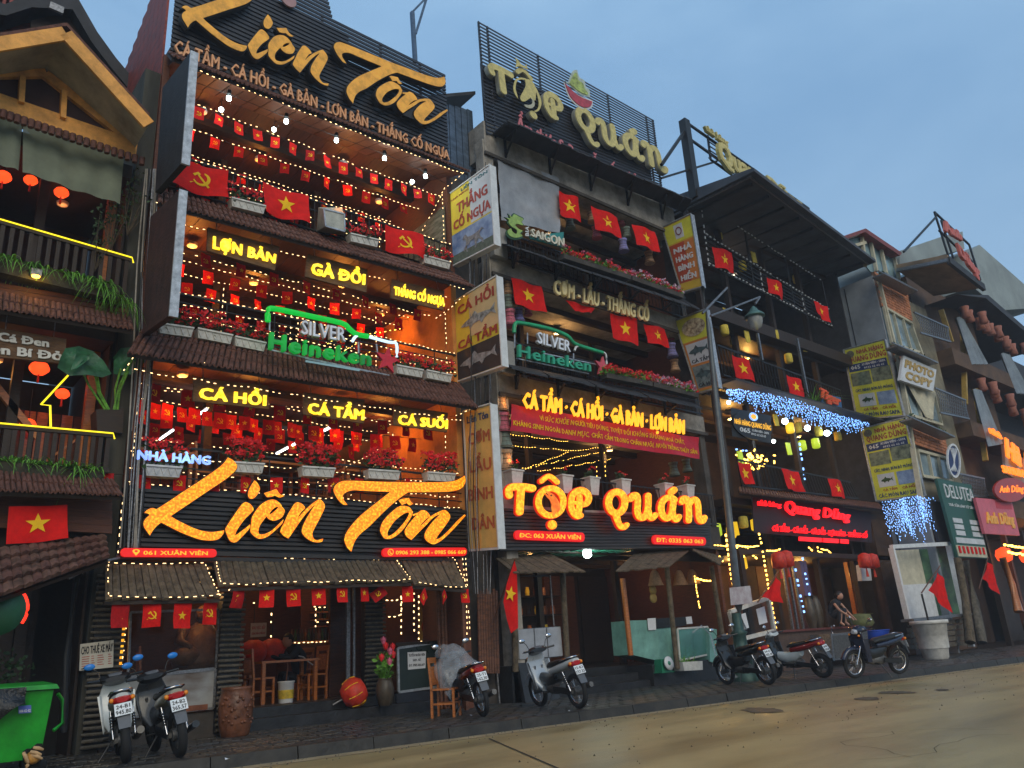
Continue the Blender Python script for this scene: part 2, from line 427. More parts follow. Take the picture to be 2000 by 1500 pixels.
BASK1=mat('grey green basket',(.16,.20,.17),.85,var=.3,scale=20,bump=.5)
BASK2=mat('pink basket',(.48,.12,.17),.85,var=.3,scale=20,bump=.5)
BASK3=mat('violet basket',(.20,.19,.42),.85,var=.3,scale=20,bump=.5)
BASK4=mat('tan basket',(.42,.24,.13),.85,var=.3,scale=20,bump=.5)
BAMB=mat('bamboo pole',(.13,.05,.025),.5,var=.6,scale=7,stretch=(1,1,4),bump=.3)
BRICK=mat('red brick',(.24,.085,.045),.9,var=.35,scale=5,bump=.4)
CREAMP=mat('cream paint',(.50,.46,.34),.7,var=.2,scale=4,bump=.1)
PINKW=mat('pink plaster',(.40,.18,.15),.85,var=.3,scale=3,bump=.3)
STONED=mat('dark slate step',(.022,.022,.024),.4,var=.5,scale=5,bump=.4)
SKIN=mat('skin',(.42,.22,.15),.6,var=.1,scale=8,bump=0)
CLOTHD=mat('dark clothes',(.02,.022,.03),.9,var=.2,scale=9,bump=.2)
HAIR=mat('black hair',(.01,.009,.008),.5,var=0)
CURT=mat('green grey awning cloth',(.15,.17,.12),.85,var=.25,scale=2,bump=.3,alpha=.93)
TRIMO=mat('ochre gable trim',(.72,.34,.085),.8,var=.35,scale=4,bump=.3)
SOFF=mat('stained plaster soffit',(.40,.33,.25),.9,var=.4,scale=2,bump=.3)
# lights and lit faces
E_LED=emit('string light bulb',(1,.64,.28),4)
E_LEDW=emit('white string bulb',(1,.93,.78),9)
E_LEDY=emit('yellow string bulb',(1,.55,.08),7)
E_LEDB=emit('cold blue string bulb',(.20,.44,1),2.8)
E_LEDC=emit('icy blue string bulb',(.22,.45,1),2.6)
E_BIG=emit('orange led lettering',(1,.20,.002),1.1,(1,.56,.02),24,thr=(.46,.62))
E_BIGO=emit('amber led lettering',(1,.27,.005),1.25,(1,.55,.02),18,thr=(.42,.60))
E_RIM=emit('red led rim',(1,.03,.004),.55)
E_YEL=emit('yellow led lettering',(1,.58,.012),1.5,(1,.80,.06),14)
E_AMB=emit('amber neon lettering',(1,.40,.02),1.5)
E_BLUE=emit('blue white lettering',(.22,.36,1),1.3,(.35,.65,1),4)
E_RED=emit('red neon lettering',(1,.008,.012),1.3)
E_GRN=emit('lit green tube',(.004,.46,.04),.9)
E_GRN2=emit('lit green lettering',(.004,.17,.03),.7,(.006,.50,.05),1.3,thr=(.35,.65))
E_WARMW=emit('pale lit tube',(.7,.9,1),1.0)
E_BULB=emit('cold white lamp',(.80,1,.98),14)
E_TUBE=emit('fluorescent tube',(.85,.95,1),7)
E_LANT=emit('glowing paper lantern',(1,.07,.012),1.5,base=(.5,.05,.02))
E_NEON=emit('yellow neon strip',(1,.80,.02),1.3)
E_PILL=emit('red sign box',(.75,.006,.004),.75,base=(.5,.01,.01))
E_PILLT=emit('yellow sign print',(1,.50,.03),.9)
E_LANY=emit('yellow paper lantern',(.9,.55,.02),.8,base=(.5,.3,.02))
E_LANYG=emit('yellow green paper lantern',(.55,.75,.02),.5,base=(.3,.4,.02))
E_WARM=emit('warm wall lamp',(1,.5,.08),5)
LANY=mat('unlit yellow paper lantern',(.60,.46,.06),.8,var=.3,scale=9,bump=.1)
E_ORN=emit('orange neon lettering',(1,.20,.01),1.6)

# ---------------------------------------------------------------- repeat builders
LK=1.0
def lamp(loc,e,col=(1,.55,.22),r=.06,parent=None,name='lamp_light',spot=None):
    e*=LK
    d=bpy.data.lights.new(name,'POINT');d.energy=e;d.color=col;d.shadow_soft_size=r
    o=bpy.data.objects.new(name,d);COL.objects.link(o)
    off=WL.get(parent.name,V((0,0,0)))if parent is not None else V((0,0,0))
    o.location=V(loc)-off
    if parent is not None:o.parent=parent
    return o
def path_pts(pts,sp):
    outp=[];carry=0
    for a,b in zip(pts,pts[1:]):
        a,b=V(a),V(b);L=(b-a).length
        if L<1e-4:continue
        d=(b-a)/L;t=carry
        while t<L:outp.append((a+d*t,d));t+=sp
        carry=t-L
    return outp
def string_lights(paths,label,group,sp=.115,ln=.042,th=.008,m=None,wire=True,jit=.006,skip=.04):
    """one cable set: wire + its many tiny bulbs"""
    m=m or E_LED
    t=thing('light_string',label,'string lights',paths[0][0],group)
    wb,bb=MB(),MB()
    for pts in paths:
        # the cable sags between its ties
        q_=[]
        for a,b in zip(pts,pts[1:]):
            a,b=V(a),V(b);L=(b-a).length;n=max(1,int(L/.9));hz_=math.hypot(b.x-a.x,b.y-a.y)/max(L,.01)
            for i in range(n):
                for j in range(3):s=(i+j/3)/n;q_.append(a.lerp(b,s)-V((0,0,RR.uniform(.5,1.3)*.028*hz_*(j>0))))
        pts=q_+[V(pts[-1])]
        if wire:wb.tube(pts,.004,3,cap=False)
        for p,d in path_pts(pts,sp):
            if RR.random()<skip*2:continue
            p=p+V((RR.uniform(-jit,jit),RR.uniform(-jit,jit)-.012,RR.uniform(-jit,jit)))
            k=ln*RR.uniform(.55,1.15)
            bb.beam(p-d*k/2,p+d*k/2,th,th)
    if wire and wb.v:wb.build('wire',BLACK,t)
    bb.build('bulbs',m,t,kind='stuff')
    return t
def cloth_pts(nu,nv,fn):
    vs=[fn(i/nu,j/nv)for j in range(nv+1)for i in range(nu+1)]
    fs=[(j*(nu+1)+i,j*(nu+1)+i+1,(j+1)*(nu+1)+i+1,(j+1)*(nu+1)+i)for j in range(nv)for i in range(nu)]
    return vs,fs
# small bunting flags: a few wave variants of the cloth and of each emblem, top edge along +X from 0 to 1, hanging to z = -1.35
BUNT=[]
for k in range(3):
    ph=k*2.1
    fn=lambda u,v,ph=ph:(u+.04*math.sin(v*3+ph)*v,.10*v*math.sin(u*4+ph)+.05*math.sin(v*5+ph)-.05*v*(k-1),-v*1.35)
    vs,fs=cloth_pts(4,4,fn)
    me=bpy.data.meshes.new('flag');me.from_pydata(vs,[],fs);me.materials.append(RED);me.polygons.foreach_set('use_smooth',[True]*len(fs))
    st=[[(p[0],p[1])for p in star_pts(.26,.5,.5*1.35)]]
    hs=[[(p[0]*.33+.5,p[1]*.33+.675)for p in lp[0]]for lp in hammer_sickle()]
    ems=[]
    for nm,lps in(('star',[st]),('hammer',[[l]for l in hs])):
        vv,ff=[],[]
        for l in lps:
            a,b=fill2d(l,0.0)
            o_=len(vv)
            for q in a:
                p=fn(q[0],1-q[1]/1.35);vv.append((p[0],p[1]-.035,p[2]))
            ff+=[tuple(i+o_ for i in f)for f in b]
        m2=bpy.data.meshes.new('emblem');m2.from_pydata(vv,[],ff);m2.materials.append(YEL);ems.append(m2)
    BUNT.append((me,ems))
BUNT_FADED=[]
for me,_e in BUNT:m2=me.copy();m2.materials.clear();m2.materials.append(mat('darker red flag cloth',(.40,.012,.014),.85,var=.25,scale=5,bump=.2,spec=.1));BUNT_FADED.append(m2)
def bunting(p,q,n,w,label,group,start=0,sag=.05,twist=.42,h=1.0,misses=(),tilt=()):
    t=thing('flag_bunting',label,'bunting',p,group)
    p,q=V(p),V(q);d=(q-p)
    pt=lambda s:p+d*s-V((0,0,sag*4*s*(1-s)))
    MB().tube([pt(i/12)for i in range(13)],.006,3,cap=False).build('cord',BLACK,t)
    az=math.atan2(d.y,d.x)
    for i in range(n):
        if i in misses:continue
        s=(i+.5)/n
        me,ems=BUNT[RR.randrange(3)]
        a=az+RR.uniform(-twist,twist);ww=w*RR.uniform(.93,1.05)
        lean=RR.uniform(-.06,.06)+(1.0 if i in tilt else 0)
        me=me if i%7 else BUNT_FADED[RR.randrange(3)];f=put('flag',me,t,pt(s)-V((w/2*math.cos(a),w/2*math.sin(a),0)),(RR.uniform(-.12,.12),lean,a),(ww,ww,ww*h))
        e=bpy.data.objects.new('emblem',ems[(i+start)%2]);COL.objects.link(e);e.parent=f
    return t
def big_flag(corners,label,group,emblem='star',nu=10,nv=8,wave=.08,folds=2.0,pole=False,ph=0,esize=.30):
    """corners: top left, top right, bottom right, bottom left in the world"""
    q=Quad(*corners)
    if q.n.y>0:q.n=-q.n
    t=thing('flag',label,'flag',corners[0],group)
    fn=lambda u,v:q.at(u,v,wave*math.sin(folds*3.14*u+2*(1-v)+ph)*(.35+.65*(1-v))+wave*.4*math.sin(7*u-5*v+ph)+wave*.6*(1-v))
    vs,fs=cloth_pts(nu,nv,fn)
    MB().add(vs,fs,True).build('cloth',RED,t)
    w_=(q.b-q.a).length;h_=(q.a-q.d).length;ax=min(1,h_/w_);ay=min(1,w_/h_)
    if emblem=='star':lps=[[[(.5+p[0]*esize*ax,.5+p[1]*esize*ay)for p in star_pts(1)]]]
    else:lps=[[[(.5+p[0]*.33*ax,.5+p[1]*.33*ay)for p in l[0]]]for l in hammer_sickle()]
    b=MB()
    for l in lps:
        # subdivide by radial fan so that the print follows the folds
        vv,ff=fill2d(l,0.0)
        b.add([fn(a[0],a[1])+q.n*.012 for a in vv],ff)
    b.build('emblem',YEL,t)
    return t
def leafy(b,c,n,r,size,up=.5,zs=1.0,rng=RR):
    """n small folded leaves around c"""
    for _ in range(n):
        d=V((rng.gauss(0,1),rng.gauss(0,1),rng.gauss(0,1)*zs+up));d.normalize()
        p=V(c)+V((d.x*r[0],d.y*r[1],d.z*r[2]))*rng.uniform(.2,1)
        a=V((rng.uniform(-1,1),rng.uniform(-1,1),rng.uniform(-.4,.9))).normalized();s_=a.cross(V((rng.uniform(-1,1),rng.uniform(-1,1),.3))).normalized()
        L=size*rng.uniform(.6,1.3)
        b.add([p,p+a*L*.5+s_*L*.3,p+a*L,p+a*L*.5-s_*L*.3],[(0,1,2),(0,2,3)])
def blades(b,c,n,spread,L,droop=.6,wd=.014,rng=RR):
    """strap leaves arching out of c"""
    for _ in range(n):
        th=rng.uniform(0,6.28);l=L*rng.uniform(.6,1.1);e=rng.uniform(.2,1.2)
        p0=V(c)+V((rng.uniform(-spread[0],spread[0]),rng.uniform(-spread[1],spread[1]),0))
        d=V((math.cos(th),math.sin(th),0));sd=V((-d.y,d.x,0))*wd
        pr=[]
        for k in range(4):
            s=k/3;pr.append(p0+d*l*s*math.cos(e)+V((0,0,l*(s*math.sin(e)-droop*s*s))))
        vs=[]
        for k,p in enumerate(pr):vs+=[p-sd*(1-k/3.3),p+sd*(1-k/3.3)]
        b.add(vs,[(0,1,3,2),(2,3,5,4),(4,5,7,6)])
def planter(q0,q1,label,group,h=.17,depth=.2,flowers=(PETAL,),dens=1.0,bm=None,hh=.30,dark=True,trough=True):
    """rectangular trough hung from q0 to q1 (top front edge ends) full of geraniums"""
    q0,q1=V(q0),V(q1);t=thing('flower_box',label,'planter',q0,group)
    L=(q1-q0).length;d=(q1-q0)/L;y=V((0,depth,0));dn=V((0,0,-h));ins=d*.03+V((0,.02,0))
    if trough:
        b=MB();b.hexa([q0+dn+ins,q1+dn-d*.03+V((0,.02,0)),q1+dn+y-ins,q0+dn+y+d*.03-V((0,.02,0))],[q0,q1,q1+y,q0+y])
        b.beam(q0-V((0,.012,.012)),q1-V((0,.012,.012)),.02,.03)
        for i in range(5): # pressed lozenge pattern on the front
            a=q0+d*L*(i+.1)/5-V((0,.004,h*.2));c=q0+d*L*(i+.5)/5-V((0,-.004,h*.85));e=q0+d*L*(i+.9)/5-V((0,.004,h*.2))
            b.beam(a,c,.008,.012);b.beam(c,e,.008,.012)
        b.build('trough',bm or WPLAS,t)
    lf,fl=MB(),[MB()for _ in flowers]
    n=max(3,int(L/.12*dens))
    for i in range(n):
        c=q0+d*(L*(i+.5)/n+RR.uniform(-.03,.03))+y*RR.uniform(.2,.8)+V((0,0,hh*.25))
        leafy(lf,c,30,(.14,.14,hh*.6),.09)
        for _ in range(int(6*dens)+1):
            k=RR.randrange(len(flowers));hc=c+V((RR.uniform(-.11,.11),RR.uniform(-.14,.06),RR.uniform(-.02,hh*.75)))
            leafy(fl[k],hc,12,(.045,.045,.035),.055)
    lf.build('leaves',LEAFD if dark else LEAF,t,kind='stuff')
    for k,b in enumerate(fl):
        if b.v:b.build('blossoms',flowers[k],t,kind='stuff')
    return t

# ================================================================ ground
def kerb_y(x):return-3.45-.098*(x-3)
GR=MB();GR.box(-400,900,-300,900,-1.2,-.06)
tag(GR.build('ground',mat('distant ground',(.10,.10,.085),.95,var=.3,scale=.1,bump=0)),kind='structure')
roadm=mat('worn concrete road',(.36,.275,.125),.4,var=.22,scale=.7,bump=.25,bscale=30,spec=.5,stretch=(.5,1.4,1))
# larger stains and damp patches on the road
t_=roadm.node_tree;b_=t_.nodes['Principled BSDF']
src=b_.inputs['Base Color'].links[0].from_socket
co_=t_.nodes.new('ShaderNodeTexCoord');mp_=t_.nodes.new('ShaderNodeMapping');mp_.inputs['Scale'].default_value=(.25,.9,1)
n_=t_.nodes.new('ShaderNodeTexNoise');n_.inputs['Scale'].default_value=1.1;n_.inputs['Detail'].default_value=9;n_.inputs['Roughness'].default_value=.7
r_=t_.nodes.new('ShaderNodeValToRGB');r_.color_ramp.elements[0].position=.28;r_.color_ramp.elements[0].color=(.5,.48,.45,1);r_.color_ramp.elements[1].position=.56;r_.color_ramp.elements[1].color=(1,1,1,1)
m_=t_.nodes.new('ShaderNodeMix');m_.data_type='RGBA';m_.blend_type='MULTIPLY';m_.inputs['Factor'].default_value=.8
t_.links.new(co_.outputs['Object'],mp_.inputs[0]);t_.links.new(mp_.outputs[0],n_.inputs['Vector']);t_.links.new(n_.outputs['Fac'],r_.inputs[0])
t_.links.new(src,m_.inputs['A']);t_.links.new(r_.outputs[0],m_.inputs['B']);t_.links.new(m_.outputs['Result'],b_.inputs['Base Color'])
road=MB();xs=[-30,3,20,60,150]
road.add([p for x in xs for p in((x,-22,0),(x,kerb_y(x)+.1,0))],[(2*i,2*i+2,2*i+3,2*i+1)for i in range(4)])
road=tag(road.build('road',roadm),kind='structure')
# cement gutter strip and one joint of the slabs
gm=mat('pale gutter cement',(.30,.22,.12),.8,var=.35,scale=3,bump=.3)
gs=MB()
for x in range(-6,90,3):
    gs.add([(x,kerb_y(x)-.02,.004),(x,kerb_y(x)-.34,.004),(x+3,kerb_y(x+3)-.34,.004),(x+3,kerb_y(x+3)-.02,.004)],[(0,1,2,3)])
gs.build('gutter_strip',gm,road)
jm=mat('dark road joint',(.03,.026,.02),.9,var=.2,scale=8,bump=0)
for a,b in(((955,1442),(1090,1500)),((1030,1462),(1120,1500))):
    if a[0]==1030:continue
    p,q=PZ(*a,.008),PZ(*b,.008);q=p+(q-p)*3
    s_=V((q.y-p.y,p.x-q.x,0)).normalized()*.012
    MB().add([p-s_,p+s_,q+s_,q-s_],[(0,1,2,3)]).build('road_joint',jm,road)
# dark damp patches (their own ragged shapes)
for cx,cy,rx,ry in((1490,1387,42,5.5),(1695,1364,26,3),(1750,1352,40,2.5),(1840,1347,14,2)):
    pts=[]
    for i in range(26):
        a=2*math.pi*i/26;k=RR.uniform(.75,1.15)
        pts.append(PZ(cx+rx*k*math.cos(a),cy+ry*k*math.sin(a),.009))
    MB().add(pts,[tuple(range(26))[::-1]]).build('damp_patch',mat('damp road',(.085,.07,.045),.6,var=.3,scale=4,bump=.1),road)
# kerb: single stones
kerb=thing('kerb','row of dark dressed kerb stones along the road','kerb',(3,kerb_y(3),0));kerb['kind']='structure'
del kerb['category']
km=mat('dark dressed kerb stone',(.032,.028,.023),.55,var=.5,scale=4,bump=.4)
x=-2.0
while x<75:
    L=RR.uniform(1.0,1.3)if x<40 else 4
    z1=.15+RR.uniform(-.004,.004);y0=kerb_y(x)+RR.uniform(-.008,.008);y1=kerb_y(x+L)+RR.uniform(-.008,.008);g=.008
    lo=[(x+g,y0-.03,-.03),(x+L-g,y1-.03,-.03),(x+L-g,y1+.2,-.03),(x+g,y0+.2,-.03)]
    hi=[(x+g,y0,z1),(x+L-g,y1,z1),(x+L-g,y1+.2,z1),(x+g,y0+.2,z1)]
    MB().hexa(lo,hi).build('kerb_stone',km,kerb);x+=L
# pavement: base sheet, then single pavers as far as they can be told apart
pv=MB()
xs=[-8,3,12,30,60,150]
pv.add([p for x in xs for p in((x,kerb_y(x)+.19,.128),(x,9,.128))],[(2*i,2*i+2,2*i+3,2*i+1)for i in range(5)])
PAVM_GRIT=mat('dark grit',(.10,.085,.06),.9,var=.5,scale=3,bump=0)
pavm=mat('wet dark pavement mortar',(.016,.015,.013),.5,var=.4,scale=6,bump=.4)
pave=tag(pv.build('pavement',pavm),kind='structure')
PAV=[mat('dark paver %s'%n,c,.42,var=.45,scale=5,bump=.4,bscale=26,spec=.5)for n,c in(('grey',(.034,.033,.030)),('brown',(.056,.044,.031)),('blue',(.029,.031,.033)))]
pme=[]
for m in PAV:
    for k in range(2):
        b=MB();L,W=.30,.15;c=.008
        b.hexa([(-L/2,-W/2,-.02),(L/2,-W/2,-.02),(L/2,W/2,-.02),(-L/2,W/2,-.02)],[(-L/2+c,-W/2+c,.014+k*.002),(L/2-c,-W/2+c,.012),(L/2-c,W/2-c,.015),(-L/2+c,W/2-c,.012+k*.003)])
        o=b.build('paver',m,pave);pme.append(o.data);bpy.data.objects.remove(o)
cr=MB() # hairline cracks and tyre polished streaks of grit
for k in range(4):
    p=PZ(RR.uniform(950,2000),RR.uniform(1370,1490),.006);a=RR.uniform(0,3.1);pts=[V((p.x,p.y,.006))]
    if p.y>kerb_y(p.x)-.5:continue
    for j in range(9):a+=RR.gauss(0,.5);pts.append(pts[-1]+V((math.cos(a)*.28,math.sin(a)*.28,0)))
    for u,v in zip(pts,pts[1:]):n_=V((u.y-v.y,v.x-u.x,0)).normalized()*.003;cr.add([u-n_,u+n_,v+n_,v-n_],[(0,1,2,3)])
cr.build('cracks',jm,road,kind='stuff')
gb_=MB()
for k in range(900):
    x=RR.uniform(2,32);y=kerb_y(x)-abs(RR.gauss(0,.35))-.03 if k%2 else kerb_y(x)-RR.uniform(0,4.5);s_=RR.uniform(.006,.022);gb_.add([(x-s_,y,.003),(x,y-s_*.6,.003),(x+s_,y,.003),(x,y+s_*.7,.003),(x,y,.003+s_)],[(0,1,4),(1,2,4),(2,3,4),(3,0,4)])
gb_.build('grit',PAVM_GRIT,road,kind='stuff')
cells=[]
for j in range(26):
    for i in range(120):
        s=i*.31+(j%2)*.155-1;yb=.28+j*.16
        X=3+s;Y=kerb_y(X)+yb
        if X<1.5 or Y>-.4+max(0,(X-12)*.0):continue
        cells.append((X,Y,((X)**2+(Y+14)**2)))
cells.sort(key=lambda c:c[2])
stf=[MB()for _ in PAV]
near=0
for X,Y,d in cells:
    # in the frame?
    q=ROT.transposed()@(V((X,Y,.14))-EYE)
    if q.z>-.1:continue
    px=1000+q.x*FPX/-q.z;py=750-q.y*FPX/-q.z
    if px<-20 or py>1530:continue
    r=math.atan2(-.098,1)+RR.uniform(-.02,.02)
    if near<300:
        put('paver',pme[RR.randrange(len(pme))],pave,(X,Y,.137+RR.uniform(-.004,.004)),(RR.uniform(-.015,.015),RR.uniform(-.015,.015),r),(.985,.97,1));near+=1
    else:
        k=RR.randrange(3);M=Matrix.Translation((X,Y,.137+RR.uniform(-.004,.004)))@Matrix.Rotation(r,4,'Z')
        L,W,c=.145,.072,.007
        stf[k].add([M@V(p)for p in((-L,-W,-.02),(L,-W,-.02),(L,W,-.02),(-L,W,-.02),(-L+c,-W+c,.014),(L-c,-W+c,.012),(L-c,W-c,.015),(-L+c,W-c,.012))],[(4,5,6,7),(0,1,5,4),(1,2,6,5),(2,3,7,6),(3,0,4,7)])
for k,b in enumerate(stf):b.build('pavers',PAV[k],pave,kind='stuff')
# litter scraps
for i,(px,py)in enumerate(((440,1484),(1112,1389),(1148,1377),(920,1398))):
    p=PZ(px,py,.155)
    tag(MB().add([p,p+V((.06,.01,.012)),p+V((.07,.05,.0)),p+V((.01,.045,.02))],[(0,1,2,3)]).build('paper_scrap',PAPER),
        ('small white paper scrap on the pavement by the kerb in front of the slatted pillar','white paper scrap on the kerb edge near the parked silver motorbike','white scrap on the pavement right behind the silver motorbike wheel','pale crumpled scrap lying right under the wooden chair side')[i],'litter')

# ================================================================ building with the script sign (four storeys)
XL,XR,FY=3.42,9.84,-1.0
G_LS='string lights edging the first restaurant'
B1=thing('restaurant_building','four storey timber restaurant with open galleries, orange script signs and rows of red flags','building',(XL,FY,.15))
LEV=[(3.72,3.9),(6.42,6.6),(9.05,9.22),(12.12,12.3)] # slab undersides and tops
for zb,zt in LEV:
    boxpart('floor_slab',DKWOOD,B1,XL,XR,FY+.02,6,zb,zt)
zc=[.15]+[z[1]for z in LEV[:3]]
for i,z0 in enumerate(zc):
    z1=LEV[i][0]
    boxpart('back_wall',RUSTWOOD,B1,XL,XR,4.4,4.6,z0,z1)
    boxpart('side_wall',RUSTWOOD if i!=0 else DKWOOD,B1,XL-.08,XL+.04,FY+.04,4.4,z0,z1)
    boxpart('side_wall',PLAST if i in(1,2)else RUSTWOOD,B1,XR-.04,XR+.1,FY+.04,4.4,z0,z1)
    if i:
        # ceiling planks running to the back
        cm=mat('red brown ceiling plank',(.07,.024,.011),.55,var=.4,scale=4,stretch=(6,.5,1),bump=.2)
        for k in range(16):
            x0=XL+.05+k*(XR-XL-.1)/16
            boxpart('ceiling_plank',cm,B1,x0+.006,x0+(XR-XL-.1)/16-.006,FY+.05,4.38,z1-.03,z1-.002)
        for yb in(.4,2.2):
            boxpart('ceiling_beam',DKWOOD,B1,XL+.05,XR-.05,yb,yb+.16,z1-.2,z1-.031)
        for xp in(5.4,7.7):
            boxpart('post',DKWOOD,B1,xp,xp+.16,1.6,1.76,z0,z1-.032)
        # back wall panels and frames so that it is no blank sheet
        for k in range(6):
            x0=XL+.25+k*1.03
            boxpart('wall_panel',RUSTWOOD if k%2 else DKWOOD,B1,x0,x0+.9,4.33,4.398,z0+.1,z1-.3)
def eave(parent,A0,A1,Bq0,Bq1,n,rows,m=TILE,r=.05):
    """rows of barrel tiles from upper edge A to lower edge B on a boarded slope"""
    A0,A1,Bq0,Bq1=[V(p)for p in(A0,A1,Bq0,Bq1)]
    up=V((0,-.35,.93))
    MB().hexa([A0-up*.07,A1-up*.07,Bq1-up*.07,Bq0-up*.07],[A0-up*.015,A1-up*.015,Bq1-up*.015,Bq0-up*.015]).build('eave_board',DKWOOD,parent)
    b=MB()
    for j in range(rows):
        for i in range(n):
            u=(i+.5)/n;t0=j/rows;t1=(j+1.25)/rows
            a=A0.lerp(A1,u).lerp(Bq0.lerp(Bq1,u),t0);c=A0.lerp(A1,u).lerp(Bq0.lerp(Bq1,u),t1)
            a=a+V((RR.uniform(-.006,.006),0,RR.uniform(-.004,.004)));c=c+V((RR.uniform(-.008,.008),0,RR.uniform(.0,.012)))
            w=(A1-A0).length/n*.5;vs=[]
            for p,lift,k in((a,.0,.85),(c,.022,1.0)):
                for th in(0,45,90,135,180):
                    th=math.radians(th);vs.append(p+V((w*k*math.cos(th),0,0))+up*(lift+r*k*math.sin(th)))
                for th in(180,90,0):
                    th=math.radians(th);vs.append(p+V((w*k*.8*math.cos(th),0,0))+up*(lift-.014+r*k*.8*math.sin(th)))
            fs=[(q,q+1,q+9,q+8)for q in range(4)]+[tuple(range(8,16))]
            b.add(vs,fs,False)
    b.build('roof_tiles',m,parent,kind='stuff')
eave(B1,(3.42,FY,6.62),(9.9,FY,6.66),(3.05,-1.62,5.86),(9.86,-1.62,5.98),70,3)
eave(B1,(3.42,FY,9.24),(9.9,FY,9.3),(3.3,-1.55,8.62),(9.98,-1.55,8.78),70,3)
eave(B1,(3.36,FY-.05,12.12),(9.95,FY-.05,12.16),(3.32,-1.55,11.62),(10.0,-1.55,11.74),74,2)
# plank soffit under the top roof
for k in range(24):
    x0=XL+k*.27
    MB().beam((x0+.13,-1.5,11.70),(x0+.13,-.4,12.08),.25,.02).build('soffit_plank',RUSTWOOD,B1)
# outer left party wall, boarded upper side and roof of red sheets
boxpart('party_wall',mat('grimy party wall',(.05,.048,.038),.9,var=.6,scale=1.3,bump=.5,stretch=(2,2,.3)),B1,XL-.36,XL-.09,FY+.1,4.5,.15,11.7)
for k in range(12):
    y0=FY+.12+k*.3
    boxpart('wall_sheet',REDMET,B1,XL-.1,XL-.06+.015*(k%2),y0,y0+.285,10.6,15.0-k*.13)
# gallery railings: square iron rails, uprights, thin balusters
def railing(parent,x0,x1,z0,z1,Y,m=BLACK,step=.16,bars=0,nm='baluster',rails=(0,1)):
    for f in rails:MB().beam((x0,Y,z0+(z1-z0)*f),(x1,Y,z0+(z1-z0)*f),.035,.035).build('rail',m,parent)
    for i in range(bars):MB().beam((x0,Y,z0+(z1-z0)*(i+1)/(bars+1)),(x1,Y,z0+(z1-z0)*(i+1)/(bars+1)),.018,.018).build('rail',m,parent)
    if step:
        b=MB();x=x0+step/2
        while x<x1:b.box(x-.008,x+.008,Y-.008,Y+.008,z0+.02,z1-.02);x+=step
        b.build('balusters',m,parent,kind='stuff')
R1=thing('railing','iron gallery railing of the first restaurant behind the green bottle sign','railing',(XL,FY,6.6),'gallery railings of the first restaurant')
railing(R1,XL,XR,6.7,7.34,FY+.02,step=.9,bars=3)
R2=thing('railing','iron top gallery railing with three large flags hung on it','railing',(XL,FY,9.3),'gallery railings of the first restaurant')
railing(R2,XL,XR,9.36,10.04,FY+.02,step=.14,bars=2)
R3=thing('railing','lowest iron gallery railing behind the large lit script sign','railing',(XL,FY,3.9),'gallery railings of the first restaurant')
railing(R3,XL,XR,3.95,4.62,FY+.02,step=.9,bars=3)

# --- perpendicular sign boxes at the right party wall
def side_board(X,y0,y1,ztl,ztr,zbl,zbr,th,label,face,edge=SILV):
    t=thing('sign_board',label,'sign',(X,y0,zbl))
    q=Quad((X,y0,ztl),(X,y1,ztr),(X,y1,zbr),(X,y0,zbl));q.n=V((-1,0,0))
    MB().slab(q,th,-.012).build('box',edge,t)
    MB().slab(q.sub(.02,.012,.985,.988),.012,0).build('face',face,t)
    f=MB()
    for a,c in((q.a,q.b),(q.b,q.c),(q.c,q.d),(q.d,q.a)):f.beam(a+V((-.004,0,0)),c+V((-.004,0,0)),.03,.03)
    f.build('frame',edge,t)
    return t,q
YB=mat('glow tinted yellow board',(.72,.55,.045),.6,var=.15,scale=2,bump=.1)  # saturated yellow holds the warm glow of the string lights
t,q=side_board(9.9,-.92,-2.46,11.46,11.42,9.56,9.42,.16,'tall yellow and white sign board with a running horse picture, highest between the two restaurants',YB,WHITE)
def paint(q,u0,v0,u1,v1,m,t,name='print',off=.006,wav=None):
    MB().slab(q.sub(u0,v0,u1,v1),.004,off).build(name,m,t)
SKYB=mat('printed blue sky',(.02,.13,.50),.6,var=.5,scale=1.6,bump=0,col2=(.42,.55,.72))
GRASSP=mat('printed grass',(.10,.13,.10),.7,var=.4,scale=12,bump=0)
WBRD=mat('white board face',(.55,.57,.60),.6,var=.15,scale=2,bump=.1)
paint(q,.5,.42,.985,.985,WBRD,t,'white_field')
paint(q,.02,.015,.985,.40,SKYB,t,'picture');paint(q,.02,.015,.985,.12,GRASSP,t,'picture',.009)
letters(q.sub(.30,.915,.94,.955),'LIÊN TÔN',TEAL,t,.004,.008);letters(q.sub(.05,.87,.48,.895),'NHÀ HÀNG',REDINK,t,.004,.008)
letters(q.sub(.18,.66,.92,.79),'THẮNG',REDINK,t,.004,.010,bold=.035);letters(q.sub(.08,.46,.97,.58),'CỐ NGỰA',REDINK,t,.004,.010,bold=.035)
horse=[(.02,.78),(.08,.92),(.16,.96),(.20,.88),(.26,.78),(.42,.74),(.60,.76),(.72,.80),(.86,.88),(.97,.72),(.88,.78),(.78,.72),(.76,.60),(.80,.44),(.90,.30),(.92,.10),(.86,.10),(.82,.28),(.70,.42),(.62,.28),(.60,.04),(.54,.04),(.54,.30),(.52,.50),(.34,.50),(.28,.34),(.14,.26),(.08,.12),(.03,.16),(.10,.32),(.20,.40),(.20,.20),(.24,.02),(.19,.02),(.14,.22),(.17,.56),(.12,.74),(.05,.72)]
shape_on(q.sub(.28,.07,.82,.32),[horse],mat('grey horse print',(.22,.22,.23),.7,var=.6,scale=12,bump=0),t,.004,.014,'horse_picture')
t,q=side_board(9.9,-.9,-2.46,8.66,8.68,6.76,6.64,.16,'tall sign board with two fish pictures, middle one between the two restaurants',YB,WHITE)
paint(q,.36,.47,.985,.985,mat('glow tinted cream face',(.66,.46,.24),.6,var=.15,scale=2,bump=.1),t,'cream_field')  # the same warm glow is put into the cream field's colour
